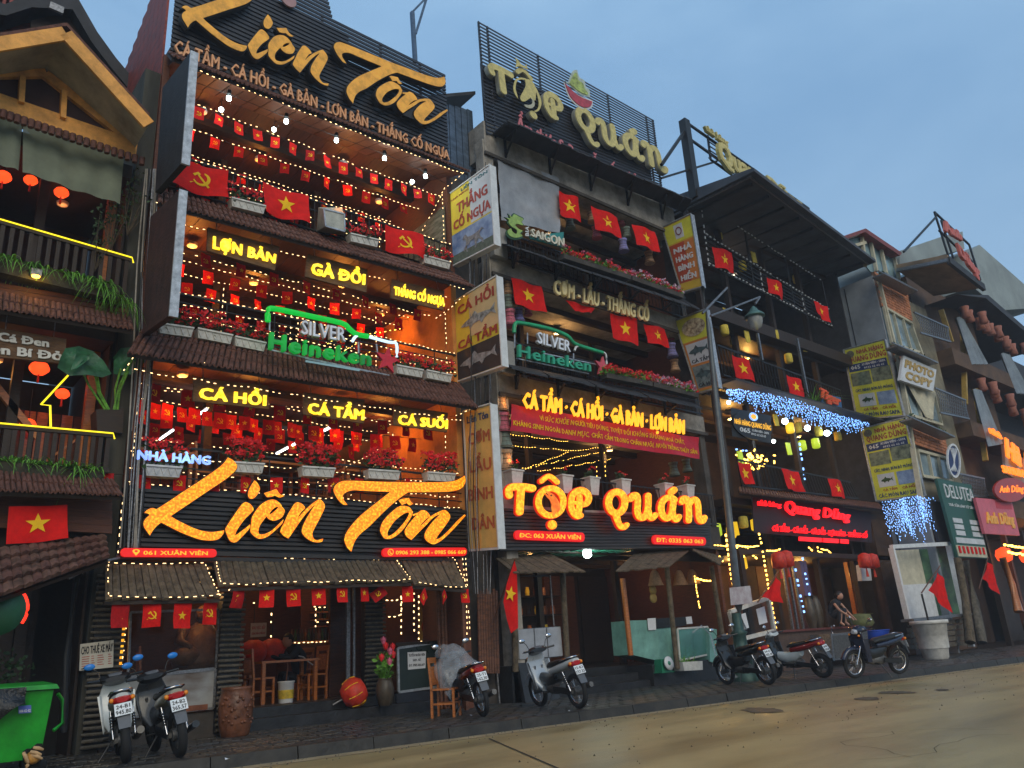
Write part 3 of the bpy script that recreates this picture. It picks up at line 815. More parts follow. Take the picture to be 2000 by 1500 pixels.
paint(q,.04,.015,.985,.35,mat('printed dark water',(.012,.018,.026),.6,var=.6,scale=4,bump=0),t,'picture')
fish=[(0,.45),(.12,.60),(.30,.70),(.42,.92),(.50,.72),(.72,.66),(.85,.60),(.98,.82),(.95,.55),(1,.28),(.86,.48),(.68,.38),(.60,.18),(.54,.36),(.36,.32),(.26,.16),(.24,.34),(.1,.38)]
shape_on(q.sub(.16,.52,.95,.76),[fish],mat('blue grey fish print',(.11,.13,.16),.6,var=.7,scale=8,bump=0,col2=(.5,.52,.55)),t,.004,.012,'fish_picture')
shape_on(q.sub(.10,.06,.92,.30),[fish],mat('silver fish print',(.26,.28,.30),.6,var=.6,scale=8,bump=0),t,.004,.012,'fish_picture')
letters(q.sub(.10,.80,.93,.91),'CÁ HỒI',REDINK,t,.004,.012,bold=.035);letters(q.sub(.08,.375,.95,.475),'CÁ TẦM',REDINK,t,.004,.012,bold=.035)
t,q=side_board(9.9,-1.1,-2.02,6.04,5.96,3.1,3.02,.17,'tall cream sign board with red lettering, lowest between the two restaurants',mat('glow tinted cream board',(.66,.42,.12),.6,var=.2,scale=1.5,bump=.1),WHITE)  # cream deepened in colour for the string lights' warm glow
letters(q.sub(.12,.90,.9,.955),'Liên Tôn',NAVY,t,.004,.008,bold=.03)
for i,s in enumerate(('CƠM','LẨU','BÌNH','DÂN')):
    v=.74-i*.20
    letters(q.sub(.14 if len(s)==3 else .06,v,.92,v+.085),s,mat('faded orange ink',(.42,.10,.035),.7,var=.35,scale=9,bump=0),t,.004,.008,bold=.03)
# two boards seen from behind at the left party wall
for i,(za,zb,lab)in enumerate(((11.08,8.82,'black sign box with a worn silver edge, upper one at the timber restaurant corner'),(8.42,6.2,'dark brown sign box with a worn silver edge, lower one at the timber restaurant corner'))):
    t=thing('sign_board',lab,'sign',(3.3,-2.7,zb))
    bk=mat('blackened sign back' if i==0 else 'brown sign back',(.025,.025,.028)if i==0 else(.05,.022,.018),.75,var=.6,scale=5,bump=.4)
    MB().hexa([(3.3,-1.35,zb+.1),(3.3,-2.68,zb-.06),(3.40,-2.68,zb-.06),(3.40,-1.35,zb+.1)],[(3.3,-1.2,za+.1),(3.3,-2.68,za-.15),(3.40,-2.68,za-.15),(3.40,-1.2,za+.1)]).build('box',bk,t)
    MB().box(3.29,3.42,-2.72,-2.682,zb-.08,za-.15).build('edge_strip',SILV,t)

# --- fascia of black corrugated slats, lit script sign
FS=thing('fascia_board','long black fascia of horizontal metal slats under the lowest gallery','fascia',(3.36,FY-.1,2.9))
for k in range(12):
    z0=2.98+k*.076
    MB().beam((3.38,FY-.085-RR.uniform(0,.01),z0+.03),(9.86,FY-.085,z0+.07),.05+.02*(k%2),.048).build('slat',SLATB,FS)
boxpart('lower_beam',SLATB,FS,3.3,9.9,FY-.1,FY-.02,2.88,2.95);boxpart('lower_beam',SLATB,FS,3.3,9.9,FY-.08,FY-.02,2.80,2.86)
boxpart('backing',BLACK,FS,3.36,9.86,FY-.05,FY-.01,2.96,3.93)
A_=lambda x,y,*c:(260+x/7.5,880+y/7.5,*c)
B_=lambda x,y,*c:(420+x/9.0909,920+y/9.0909,*c)
C_=lambda x,y,*c:(630+x/7.142857,920+y/7.142857,*c)
LT=[
 [[A_(*p)for p in[(1345,125,1),(1420,165),(1475,235),(1470,290),(1420,350),(1300,450),(1000,650),(800,785),(510,980,1),(600,1035),(720,1095),(850,1155),(980,1195),(1100,1210),(1200,1200),(1290,1185,1),(1280,1230),(1230,1295),(1170,1325),(1060,1332),(930,1315),(800,1270),(640,1205),(500,1135),(375,1070,1),(310,1120),(250,1190),(210,1260,1),(160,1190),(125,1130),(120,1070),(150,1015),(210,960,1),(180,940),(130,930,1),(170,890),(240,862),(305,880,1),(500,755),(700,620),(900,490),(1050,390),(1230,260),(1310,180)]]],
 [[B_(*p)for p in[(495,575),(570,610),(620,670),(630,715,1),(560,790),(470,880),(380,1000),(320,1100),(303,1165,1),(360,1130),(440,1070),(520,1010),(570,965,1),(568,1020,1),(540,1060),(460,1150),(380,1230),(330,1275),(280,1285),(220,1260),(170,1170),(135,1060),(160,1000),(250,860),(340,730),(430,610)]]],
 [[B_(*p)for p in[(650,190,1),(700,240),(740,320),(735,370),(690,450),(640,500),(600,515),(555,500),(535,440),(550,360),(590,280)]]],
 [[B_(*p)for p in[(820,415,1),(900,390),(1030,340,1),(1070,400),(1110,440),(1175,462,1),(1130,485),(1080,490),(1010,455,1),(960,475),(880,485),(850,460)]]],
 [[B_(*p)for p in[(960,528),(1040,550),(1110,610),(1130,655,1),(1170,700),(1180,740),(1140,830),(1070,880),(980,900),(900,870),(860,825,1),(800,900),(740,990),(715,1080),(725,1130),(760,1145),(850,1130),(960,1070),(1060,980),(1160,880,1),(1140,945,1),(1080,1010),(960,1120),(860,1190),(760,1220),(680,1200),(600,1130),(578,1080),(590,960),(600,860),(650,760),(740,640),(850,560)]],
  [B_(*p)for p in[(1070,655),(1050,690),(1000,735),(950,775),(912,785),(920,760),(960,710),(1020,665)]]],
 [[B_(*p)for p in[(1400,578),(1470,595),(1530,650),(1540,690,1),(1470,750),(1385,895,1),(1470,790),(1600,660),(1710,570),(1800,515,1),(1860,570),(1890,640),(1870,720),(1780,900),(1700,1050),(1670,1130),(1690,1210),(1740,1245),(1800,1235),(1860,1215,1),(1845,1270,1),(1780,1283),(1680,1270),(1570,1210),(1500,1130),(1488,1070),(1520,960),(1600,810),(1680,680),(1730,605,1),(1640,690),(1540,800),(1450,920),(1360,1050),(1300,1140),(1245,1215,1),(1170,1170),(1105,1100,1),(1120,1040),(1180,920),(1240,790),(1300,690),(1350,610)]]],
 [[C_(*p)for p in[(1930,80,1),(1945,150),(1925,210),(1880,260),(1800,290),(1650,305),(1400,310),(1150,312,1),(1050,375),(920,480),(800,590),(690,700),(600,790),(480,890),(410,980),(375,1060),(355,1135,1),(300,1080),(265,1000),(262,950),(290,870),(360,770),(470,650),(600,540),(740,430),(900,305,1),(700,300),(500,290),(380,285),(290,310),(240,350),(240,400),(270,450),(300,487,1),(240,480),(170,410),(120,320),(112,270),(140,210),(210,165),(300,153),(500,158),(800,168),(1100,175),(1400,175),(1650,170),(1780,155),(1860,125)]]],
 [[C_(*p)for p in[(1015,425,1),(1060,405),(1155,390,1),(1180,440),(1215,468,1),(1180,492),(1150,485),(1135,460,1),(1060,487,1)]]],
 [[C_(*p)for p in[(1080,500),(1160,520),(1205,580),(1205,605,1),(1190,650),(1140,730),(1080,820),(1000,900),(920,950),(860,960),(810,945),(765,870),(760,820),(790,730),(860,640),(960,550),(1020,510)]],
  [C_(*p)for p in[(1160,600),(1120,690),(1040,790),(960,870),(900,910),(865,915),(855,880),(880,820),(950,720),(1040,640),(1110,600)]]],
 [[C_(*p)for p in[(1330,562),(1390,570),(1440,620),(1452,650,1),(1400,680),(1340,740),(1285,815,1),(1360,740),(1470,640),(1580,580),(1650,558),(1700,590),(1730,650),(1700,720),(1620,830),(1560,910),(1530,965,1),(1600,940),(1720,830),(1830,710),(1930,620,1),(1945,635,1),(1860,730),(1740,860),(1620,970),(1540,1020),(1480,1030),(1400,980),(1375,920),(1400,840),(1490,720),(1600,610,1),(1500,660),(1400,760),(1300,860),(1190,972,1),(1130,930),(1098,860),(1130,790),(1200,700),(1265,625,1),(1215,640,1),(1210,618,1),(1290,590)]]],
]
LTW=[] # letters as loops on the facade plane (x, z)
for g in LT:
    loops=[]
    for part in g:
        pts=part[0]if isinstance(part[0],list)else part
        sm_=smooth(pts,4)
        loops.append([(PY(p.x,p.y,FY-.12).x,PY(p.x,p.y,FY-.12).z)for p in sm_])
    LTW.append(loops)
def inset(loop,d):
    """offset outline outwards (d>0)"""
    n=len(loop);area=sum(loop[i][0]*loop[(i+1)%n][1]-loop[(i+1)%n][0]*loop[i][1]for i in range(n));s=1 if area>0 else-1
    o_=[]
    for i in range(n):
        a,c=V(loop[i-1]),V(loop[(i+1)%n]);t=c-a
        if t.length<1e-6:o_.append(loop[i]);continue
        t.normalize();o_.append((loop[i][0]+t.y*d*s,loop[i][1]-t.x*d*s))
    return o_
def wall_letter(loops,Y,m,parent,depth,name,off=0,dy=0):
    vs,fs=fill2d(loops,.5)
    return MB().add([(v[0],Y-off-depth*(v[2]+.5),v[1])for v in vs],fs).build(name,m,parent)
S1=thing('lit_sign','huge lit orange script sign across the black slatted fascia','sign',(3.7,FY-.12,3))
box_side=mat('dark sign box side',(.03,.012,.006),.5,var=.2,scale=8,bump=0)
for loops in LTW:
    o=wall_letter([loops[0]]+loops[1:],FY-.16,E_BIG,S1,.012,'letter',.075)
    wall_letter([inset(loops[0],.012)]+loops[1:],FY-.16,box_side,S1,.07,'letter_box')
# rooftop sign: same letters carried to the roof board
S2=thing('rooftop_sign','rooftop sign of dark slats with unlit golden script and a copper list of dishes','sign',(3.4,FY,12.2))
UP=lambda p:(1.0185*p[0]-.099*p[1]+.1662,.0161*p[0]+1.1658*p[1]+8.9482)
for loops in LTW:
    wall_letter([[UP(p)for p in l]for l in loops],FY-.16,ORSIGN,S2,.015,'letter',.10)
    wall_letter([inset([UP(p)for p in loops[0]],.02)]+[[UP(p)for p in l]for l in loops[1:]],FY-.12,mat('dark letter box side',(.02,.018,.018),.6,var=.2,scale=5,bump=0),S2,.12,'letter_box')
for k in range(33):
    z0=12.22+k*.105
    xr=9.86 if z0<14.84 else 6.75-(z0-14.84)*.25
    MB().beam((3.42,FY-.01,z0+.03),(xr,FY-.01,z0+.03),.03,.066).build('slat',SLATG,S2)
boxpart('backing_sheet',BLACK,S2,3.46,7.2,FY+.05,FY+.07,12.2,14.6)
boxpart('backing_sheet',BLACK,S2,7.21,9.8,FY+.05,FY+.07,12.2,13.85)
for x0 in(3.44,4.9,6.5,8.0,9.1,9.8):boxpart('frame_post',SLATG,S2,x0,x0+.05,FY+.008,FY+.048,12.2,14.84)
q=QY([(340,78),(875,296),(876,314),(338,104)],FY-.05)
letters(q,'CÁ TẦM - CÁ HỒI - GÀ BẢN - LỢN BẢN - THẮNG CỐ NGỰA',COPPER,S2,.05,.0,'lettering',bold=.028,res=1)
tq=QY([(556,-14),(570,-8),(571,12),(558,6)],FY-.05)
MB().lathe([(.17,0),(.17,.04)],(0,0,0),20).xf(Matrix.Translation(PY(563,2,FY-.1))@Matrix.Rotation(math.pi/2,4,'X')).build('round_logo',mat('grey pink logo',(.35,.2,.2),.5,var=.2,scale=5,bump=0),S2)

# pills under the fascia
def pill(px,Y,label,parts,m=E_PILL):
    t=thing('sign_plate',label,'sign',PY(*px[0],Y))
    q=QY(px,Y);w_=(q.b-q.a).length;h_=(q.a-q.d).length
    shape_on(q,[rrect(0,0,1,1,.45,.45*h_/w_)],m,t,.05,0,'plate')
    for s,u0,v0,u1,v1 in parts:letters(q.sub(u0,v0,u1,v1),s,E_PILLT,t,.004,.052,bold=.02)
    return t,q
t,q=pill([(235,1071),(421,1073),(421,1089),(234,1088)],FY-.16,'red rounded plate with a map pin and 061 XUÂN VIÊN',[('061 XUÂN VIÊN',.22,.24,.90,.72)])
shape_on(q.sub(.11,.12,.185,.88),[[(.5,0),(.9,.5),(1,.72),(.85,.92),(.5,1),(.15,.92),(0,.72),(.1,.5)],circ(.5,.68,.22,.18,10)],E_PILLT,t,.004,.052,'map_pin')
t,q=pill([(745,1071),(909,1070),(909,1086),(744,1088)],FY-.16,'red rounded plate with a telephone and 0906 293 388 - 0985 066 669',[('0906 293 388 - 0985 066 669',.145,.24,.985,.70)])
shape_on(q.sub(.055,.12,.12,.88),[circ(.5,.5,.5,.5,16),circ(.5,.5,.40,.40,16)],E_PILLT,t,.004,.052,'ring');shape_on(q.sub(.055,.12,.12,.88),[[(.3,.7),(.4,.75),(.45,.6),(.42,.5),(.55,.38),(.7,.4),(.75,.28),(.6,.2),(.4,.35),(.3,.55)]],E_PILLT,t,.004,.052,'handset')

# blue NHÀ HÀNG
t=thing('lit_sign','small blue white lit word NHÀ HÀNG above the large script L','sign',PY(266,898,FY-.1))
letters(QY([(268,879),(411,891),(410,908),(267,897)],FY-.62),'NHÀ HÀNG',E_BLUE,t,.04,0,bold=.03)
boxpart('backing_rail',IRON,t,PY(282,903,FY-.05).x,PY(357,908,FY-.05).x,FY-.08,FY-.05,PY(282,909,FY-.05).z,PY(282,902,FY-.05).z)

# hanging boards with yellow words
WB=mat('rough hanging wood board',(.13,.070,.035),.9,var=.5,scale=4,stretch=(1,1,4),bump=.6)
for s,px,tx,Y in(
    ('LỢN BẢN',[(406,444),(546,482),(537,528),(404,489)],[(415,462),(538,498),(536,515),(414,486)],-1.25),
    ('GÀ ĐỒI',[(600,496),(718,526),(716,571),(596,540)],[(607,513),(712,537),(711,557),(606,536)],-1.25),
    ('THẮNG CỐ NGỰA',[(765,545),(868,568),(866,606),(763,582)],[(768,560),(867,583),(866,599),(768,576)],-1.25),
    ('CÁ HỒI',[(379,738),(524,753),(525,799),(376,783)],[(388,757),(519,773),(518,793),(387,779)],-1.2),
    ('CÁ TẦM',[(593,766),(712,780),(711,827),(592,809)],[(600,787),(710,801),(709,821),(600,808)],-1.2),
    ('CÁ SUỐI',[(770,792),(875,806),(873,844),(768,830)],[(776,810),(873,821),(872,838),(776,829)],-1.2)):
    t=thing('hanging_sign','hanging rough wood board with glowing yellow word %s'%s,'sign',PY(*px[0],Y),'hanging wood boards with yellow words')
    q=QY(px,Y);MB().slab(q,.04).build('board',WB,t)
    for u in(.12,.88):
        p=q.at(u,1);MB().tube([p,p+V((0,.1,.32))],.008,4).build('chain',IRON,t)
    letters(QY(tx,Y),s,E_YEL,t,.03,.02,bold=.034,space=1.02)
# --- beer sign with bottle outline
def bottle_sign(Y,pts,label,lit,group=None):
    """pts: dict of pixel data"""
    t=thing('beer_sign',label,'sign',PY(*pts['g'][0],Y))
    g,wh,si,he,st=[E_GRN,E_WARMW,mat('silver letter face',(.78,.78,.80),.35,.3,var=.2,scale=8,bump=0),E_GRN2,mat('red star face',(.6,.02,.04),.5,var=.15,scale=8,bump=0)]if lit else[mat('unlit green tube',(.02,.36,.16),.4,var=.2,scale=5,bump=0),WHITE,mat('silver letter face',(.78,.78,.80),.35,.3,var=.2,scale=8,bump=0),mat('unlit green letter',(.03,.34,.20),.4,var=.2,scale=5,bump=0),mat('faded red star',(.55,.07,.10),.5,var=.15,scale=8,bump=0)]
    MB().tube([PY(p.x,p.y,Y)for p in smooth(pts['g'],3,False)],.05,6).build('bottle_outline',g,t)
    MB().tube([PY(p.x,p.y,Y)for p in smooth(pts['w'],3,False)],.03,6).build('bottle_neck',wh,t)
    fr=MB()
    for a,b_ in pts['f']:fr.beam(PY(*a,Y+.04),PY(*b_,Y+.04),.025,.025)
    fr.build('frame',SILV,t)
    letters(QY(pts['silver'],Y),'SILVER',si,t,.07,.0,bold=.022)
    o=letters(QY(pts['hein'],Y),'Heineken',he,t,.07,.0,bold=.024,space=1.08)
    # slab serifs on the capital and the stems
    c=V(PY(*pts['star'],Y));r=pts['r']
    vs,fs=fill2d([[(p[0]*r+c.x,p[1]*r+c.z)for p in star_pts(1,0,0,.42,.12)]],.5)
    MB().add([(v[0],Y-.04-.06*(v[2]+.5),v[1])for v in vs],fs).build('star',st,t)
    return t
t=bottle_sign(FY-.72,dict(g=[(523,628),(524,606),(537,603),(604,617),(667,631),(681,641),(695,652),(719,657)],w=[(688,667),(695,657),(709,655),(758,668),(774,671),(775,697)],
    f=[((527,617),(526,646)),((522,682),(720,726)),((595,700),(760,733)),((700,668),(700,690)),((735,672),(738,700))],
    silver=[(586,626),(672,642),(672,669),(585,654)],hein=[(525,649),(723,688),(722,715),(523,682)],star=(752,706),r=.27),'green lit bottle outline beer sign with a red star on the middle gallery railing',True)
q=QY([(597,703),(703,721),(702,725),(597,707)],FY-.72)
MB().slab(q,.02).build('plaque',mat('pale blue plaque',(.32,.5,.58),.5,var=.1,scale=5,bump=0),t)
# --- planters with geraniums
GP='white flower boxes with red geraniums on the first restaurant'
for(a,b_),lab in zip([((311,630),(379,640)),((386,640),(455,654)),((459,656),(520,669)),((774,712),(827,722)),((833,722),(883,732))],
    ['white lozenge flower box of red geraniums, leftmost on the middle gallery','white lozenge flower box of red geraniums, second from the left on the middle gallery','white flower box of red geraniums touching the left end of the green bottle sign','white flower box of red geraniums just right of the red star','white flower box of red geraniums at the right end of the middle gallery']):
    planter(PY(*a,-1.28),PY(*b_,-1.28),lab,GP)
for(a,b_),lab in zip([((452,385),(519,402)),((684,455),(740,468)),((828,498),(880,512))],
    ['white flower box of red geraniums between the first two large flags on the top gallery','white flower box of red geraniums left of the third large flag on the top gallery','white flower box of red geraniums at the right end of the top gallery']):
    planter(PY(*a,-1.25),PY(*b_,-1.25),lab,GP,dens=.9)
for(a,b_),lab in zip([((285,907),(356,912)),((452,901),(517,905)),((590,910),(655,914)),((719,916),(782,920)),((834,921),(890,925))],
    ['grey flower box half hidden by the blue lit word on the lowest gallery','white flower box of red geraniums right of the tip of the script L','white flower box of red geraniums above the letter n of the script sign','white flower box of red geraniums above the bar of the script T','white flower box of red geraniums at the right end of the lowest gallery']):
    planter(PY(*a,-1.22),PY(*b_,-1.22),lab,GP,dens=1.5,hh=.42)
# --- large flags on the top rail
big_flag([PY(348,312,-1.1),PY(445,334,-1.1),PY(440,393,-1.1),PY(330,362,-1.2)],'red hammer and sickle flag, leftmost large flag on the top gallery rail','large flags on the top gallery rail','hs')
big_flag([PY(512,358,-1.1),PY(602,384,-1.1),PY(602,441,-1.2),PY(517,417,-1.1)],'red flag with a yellow star next to the grey duct on the top gallery rail','large flags on the top gallery rail','star',ph=1)
big_flag([PY(752,439,-1.1),PY(827,459,-1.15),PY(829,507,-1.2),PY(752,490,-1.1)],'red hammer and sickle flag, rightmost large flag on the top gallery rail','large flags on the top gallery rail','hs',ph=2)
# duct / extractor cowl on the top gallery
t=thing('duct_cowl','boxy grey sheet metal duct cowl on the top gallery rail','duct',PY(640,462,-1.2))
DM=mat('galvanised sheet',(.42,.40,.33),.45,.3,var=.3,scale=5,bump=.2)
f0=[PY(632,408,-1.5),PY(672,418,-1.5),PY(673,452,-1.5),PY(636,442,-1.5)];k0=[PY(622,405,-1.0),PY(668,405,-1.0),PY(672,460,-1.0),PY(618,452,-1.0)]
MB().hexa(k0,f0).build('cowl',DM,t)
for i in range(4):
    a,b_=f0[i],f0[(i+1)%4];MB().beam(a,b_,.03,.03).build('cowl_edge',SILV,t)
# --- buntings in rows
GB='rows of small red flags hanging in the first restaurant'
ordn=['first','second','third','fourth','fifth']
def rows(zc,lst,floor):
    for i,(Y,n,w_,dz,st)in enumerate(lst):
        bunting((XL+.12,Y,zc+dz),(XR-.15,Y,zc+dz-.02),n,w_,'row of small red star and hammer flags in the %s, %s from the front'%(floor,ordn[i]),GB,st)
rows(12.05,[(-.75,16,.19,-.62,0),(.35,12,.2,-.35,1),(1.5,12,.2,-.2,0),(2.8,11,.2,-.1,1)],'top gallery')
rows(8.95,[(-.3,9,.2,-.34,0),(.6,11,.21,-.2,0),(1.5,12,.21,-.12,1),(2.5,12,.21,-.1,0),(3.5,11,.21,-.08,1)],'middle gallery')
rows(6.35,[(-.45,11,.22,-.52,1),(.2,13,.22,-.62,0),(.9,13,.22,-.42,1),(1.8,13,.22,-.3,0),(2.9,12,.22,-.2,1)],'lowest gallery')
for i,(p,q_,n,lab)in enumerate(((PY(170,925,-1.06),PY(905,935,-1.06),13,'row of small red flags tucked behind the big script sign'),)):
    bunting(p,q_,n,.2,lab,GB,1,sag=.02)
bunting(PY(205,1178,-1.72),PY(440,1172,-1.72),4,.25,'string of four small red flags under the left bark awning','small red flags under the bark awnings',0,sag=.03)
bunting(PY(440,1148,-1.7),PY(735,1140,-1.65),6,.22,'string of six small red flags under the middle bark awning','small red flags under the bark awnings',1,sag=.02)
bunting(PY(735,1139,-1.65),PY(925,1150,-1.6),5,.20,'string of twisted small red flags under the right bark awning','small red flags under the bark awnings',1,sag=.03,tilt=(0,2,3),twist=.7)
# --- string lights
def LS(paths,label,**k):return string_lights(paths,label,G_LS,**k)
e4=(-1.42,11.66);e3=(-1.42,8.80);e2=(-1.5,5.95)
LS([[(3.5,-1.52,11.6),(9.85,-1.52,11.68)],[(9.85,-1.52,11.68),(9.7,-1.0,11.5),(9.7,0.3,10.6)]],'lights along the lower edge of the top roof')
LS([[(3.5,-.8,11.42),(9.8,-.8,11.4)],[(3.5,.1,11.5),(9.7,.1,11.5)],[(3.5,1.2,11.65),(9.7,1.2,11.65)],[(3.5,2.4,11.7),(9.7,2.4,11.7)]],'lights in parallel rows under the top gallery ceiling')
LS([[(3.45,-1.03,10.04),(9.82,-1.03,10.04)],[(3.45,-1.03,9.82),(9.82,-1.03,9.82)],[(3.45,-1.03,9.6),(9.82,-1.03,9.6)],[(9.7,-.9,9.3),(9.7,-.9,11.4)],[(8.9,.6,9.3),(8.9,.6,11.3)]],'lights wound along the top gallery railing')
LS([[(3.3,-1.5,9.14-.5),(9.95,-1.5,9.24-.5)],[(9.95,-1.5,8.74),(9.6,-.6,8.3)]],'lights along the second eave from the top')
LS([[(3.5,-.9,8.75),(9.8,-.9,8.75)],[(3.5,-.2,8.55),(9.7,-.2,8.55)],[(3.5,.5,8.75),(9.7,.5,8.75)],[(3.5,1.1,8.78),(9.7,1.1,8.78)],[(3.5,2.0,8.8),(9.7,2.0,8.8)],[(3.5,3.0,8.8),(9.7,3.0,8.8)]],'lights in parallel rows under the middle gallery ceiling')
LS([[(3.45,-1.03,7.36),(9.82,-1.03,7.36)],[(3.45,-1.03,7.14),(9.82,-1.03,7.14)],[(3.45,-1.03,6.92),(9.82,-1.03,6.92)],[(4.7,-.95,6.7),(4.7,-.95,7.7)],[(6.0,-.95,6.7),(6.0,-.95,7.6)],[(6.15,-.95,6.7),(6.15,-.95,7.6)],[(9.65,-.9,6.7),(9.65,-.9,8.6)],[(8.6,.3,6.7),(8.6,.3,8.5)]],'lights wound along the middle gallery railing')
LS([[(6.4,1.2,6.9),(8.2,1.2,8.2)],[(6.9,1.2,6.9),(8.6,1.2,8.1)],[(7.4,1.2,6.8),(9.0,1.2,8.0)],[(8.2,1.2,8.2),(9.3,.2,8.3)]],'yellow lights edging the staircase in the middle gallery',m=E_LEDY)
LS([[(3.2,-1.55,5.92),(9.85,-1.55,6.0)],[(3.3,-1.2,5.75),(9.8,-1.2,5.8)],[(3.2,-1.55,5.92),(3.05,-1.3,5.6)],[(9.85,-1.55,6.0),(9.6,-1.0,5.9)]],'lights along the lowest tiled eave')
LS([[(3.5,-.3,5.85),(9.7,-.3,5.85)],[(3.5,.6,6.1),(9.7,.6,6.1)],[(3.5,1.6,6.2),(9.7,1.6,6.2)],[(3.5,2.6,6.25),(9.7,2.6,6.25)]],'lights in parallel rows under the lowest gallery ceiling')
LS([[(3.4,-1.03,4.7),(9.82,-1.03,4.7)],[(3.4,-1.03,4.46),(9.82,-1.03,4.46)],[(3.4,-1.03,4.2),(9.82,-1.03,4.2)],[(3.4,-1.03,3.98),(9.82,-1.03,3.98)],[(3.42,-1.0,3.95),(3.42,-1.0,5.7)],[(5.5,-.9,3.9),(5.5,-.9,4.6)],[(9.6,-.8,3.9),(9.6,-.8,5.8)],[(9.0,.3,3.9),(9.0,.3,5.8)],[(7.7,.2,3.9),(7.7,.2,5.0)]],'lights wound along the lowest gallery railing')
LS([[(6.9,1.4,4.3),(9.3,1.4,5.7)],[(7.3,1.4,4.2),(9.5,1.4,5.5)],[(7.9,1.4,4.2),(9.6,1.4,5.2)]],'lights edging the staircase in the lowest gallery')
LS([[(3.30,-1.12,2.9),(3.32,-1.12,6.0)]],'lights climbing the left corner post',sp=.12)
# --- lit lamps: five cold flood lamps under the top roof, smaller ones inside, tubes, added warm ceiling lamps
GL='cold white lamps on the wire under the top roof'
cz=[(447,192),(559,237),(657,274),(751,309),(831,344)]
for i,(px,py)in enumerate(cz):
    p=PY(px,py,-1.15)
    t=thing('hanging_lamp','%s of the five cold white lamps under the top roof'%['leftmost','second from left','middle','second from right','rightmost'][i],'lamp',p,GL)
    MB().lathe([(.015,.05),(.04,.035),(.045,0),(.04,-.035),(.015,-.05)],p,12).build('bulb',E_BULB,t);MB().lathe([(.04,.18),(.045,.09)],p,8).build('socket',BLACK,t)
    lamp(p-V((0,.05,.16)),11,(.75,.95,1),.09,t)
for i,(px,py)in enumerate(((432,214),(535,253),(805,355))):
    p=PY(px,py,-.5);t=thing('hanging_lamp','small cold lamp behind the front flags, '+['below the leftmost flood lamp','below the second flood lamp','near the right end'][i],'lamp',p,'small cold lamps inside the top gallery')
    MB().ball(p,.05).build('bulb',E_BULB,t);MB().tube([p,(p.x,p.y,12.1)],.006,4).build('cord',BLACK,t)
wp=[PY(x,y-8,-1.15)for x,y in[(372,165)]+cz+[(880,372)]]
t=thing('roof_mast','thin steel roof mast with a slanting stay above the golden script','mast',PY(808,120,-.6))
for a,c in(((811,122),(805,24)),((805,24),(834,-6)),((834,-6),(812,66))):MB().beam(PY(*a,-.6),PY(*c,-.6),.09 if a[0]==811 else .05,.09 if a[0]==811 else .05).build('steel_bar',BLUEMET,t)
tag(MB().tube(wp,.008,4).build('lamp_wire',BLACK),'black wire carrying the five cold white lamps','wire')
for i,(x0,y0,x1,y1)in enumerate(((366,825,404,799),(312,858,338,840),(602,855,646,835),(540,886,578,866))):
    a=PY(x0,y0,-.05 if i%2==0 else .3);d_=(PY(x1,y1,a.y)-a)
    # tubes hang square to the street, from front to back
    z=6.0;p0=PZ(x0,y0,z);p1=PZ(x1,y1,z)
    t=thing('tube_lamp','white fluorescent tube under the lowest gallery ceiling, '+['left of the word CÁ HỒI underside','above the blue lit word','below the board CÁ TẦM','second below the board CÁ TẦM'][i],'lamp',p0,'fluorescent tubes of the lowest gallery')
    MB().tube([p0,p1],.022,6).build('tube',E_TUBE,t);boxpart('batten',WHITE,t,min(p0.x,p1.x),max(p0.x,p1.x),min(p0.y,p1.y),max(p0.y,p1.y),z+.025,z+.05)
for fl,zz in(('top',11.98),('middle',8.93),('lowest',6.3)):
    for i,X in enumerate((4.4,6.0,7.6,9.1)):
        Y=.9 if i%2 else .0
        t=thing('ceiling_fill_lamp','small ceiling lamp with added warm light in the %s gallery, number %d from the left'%(fl,i+1)if False else '%s round ceiling lamp with added warm light in the %s gallery'%(['leftmost','second from left','second from right','rightmost'][i],fl),'lamp',(X,Y,zz),'ceiling lamps with added warm light in the first restaurant')
        MB().lathe([(.02,-.02),(.09,-.02),(.1,0),(.1,.05)],(X,Y,zz-.08),12).build('lamp_body',WHITE,t)
        lamp((X,Y,zz-.35),{'top':13,'middle':30,'lowest':30}[fl],(1,.33,.05),.1,t)  # warm point light added below each lamp for the galleries' warm cast
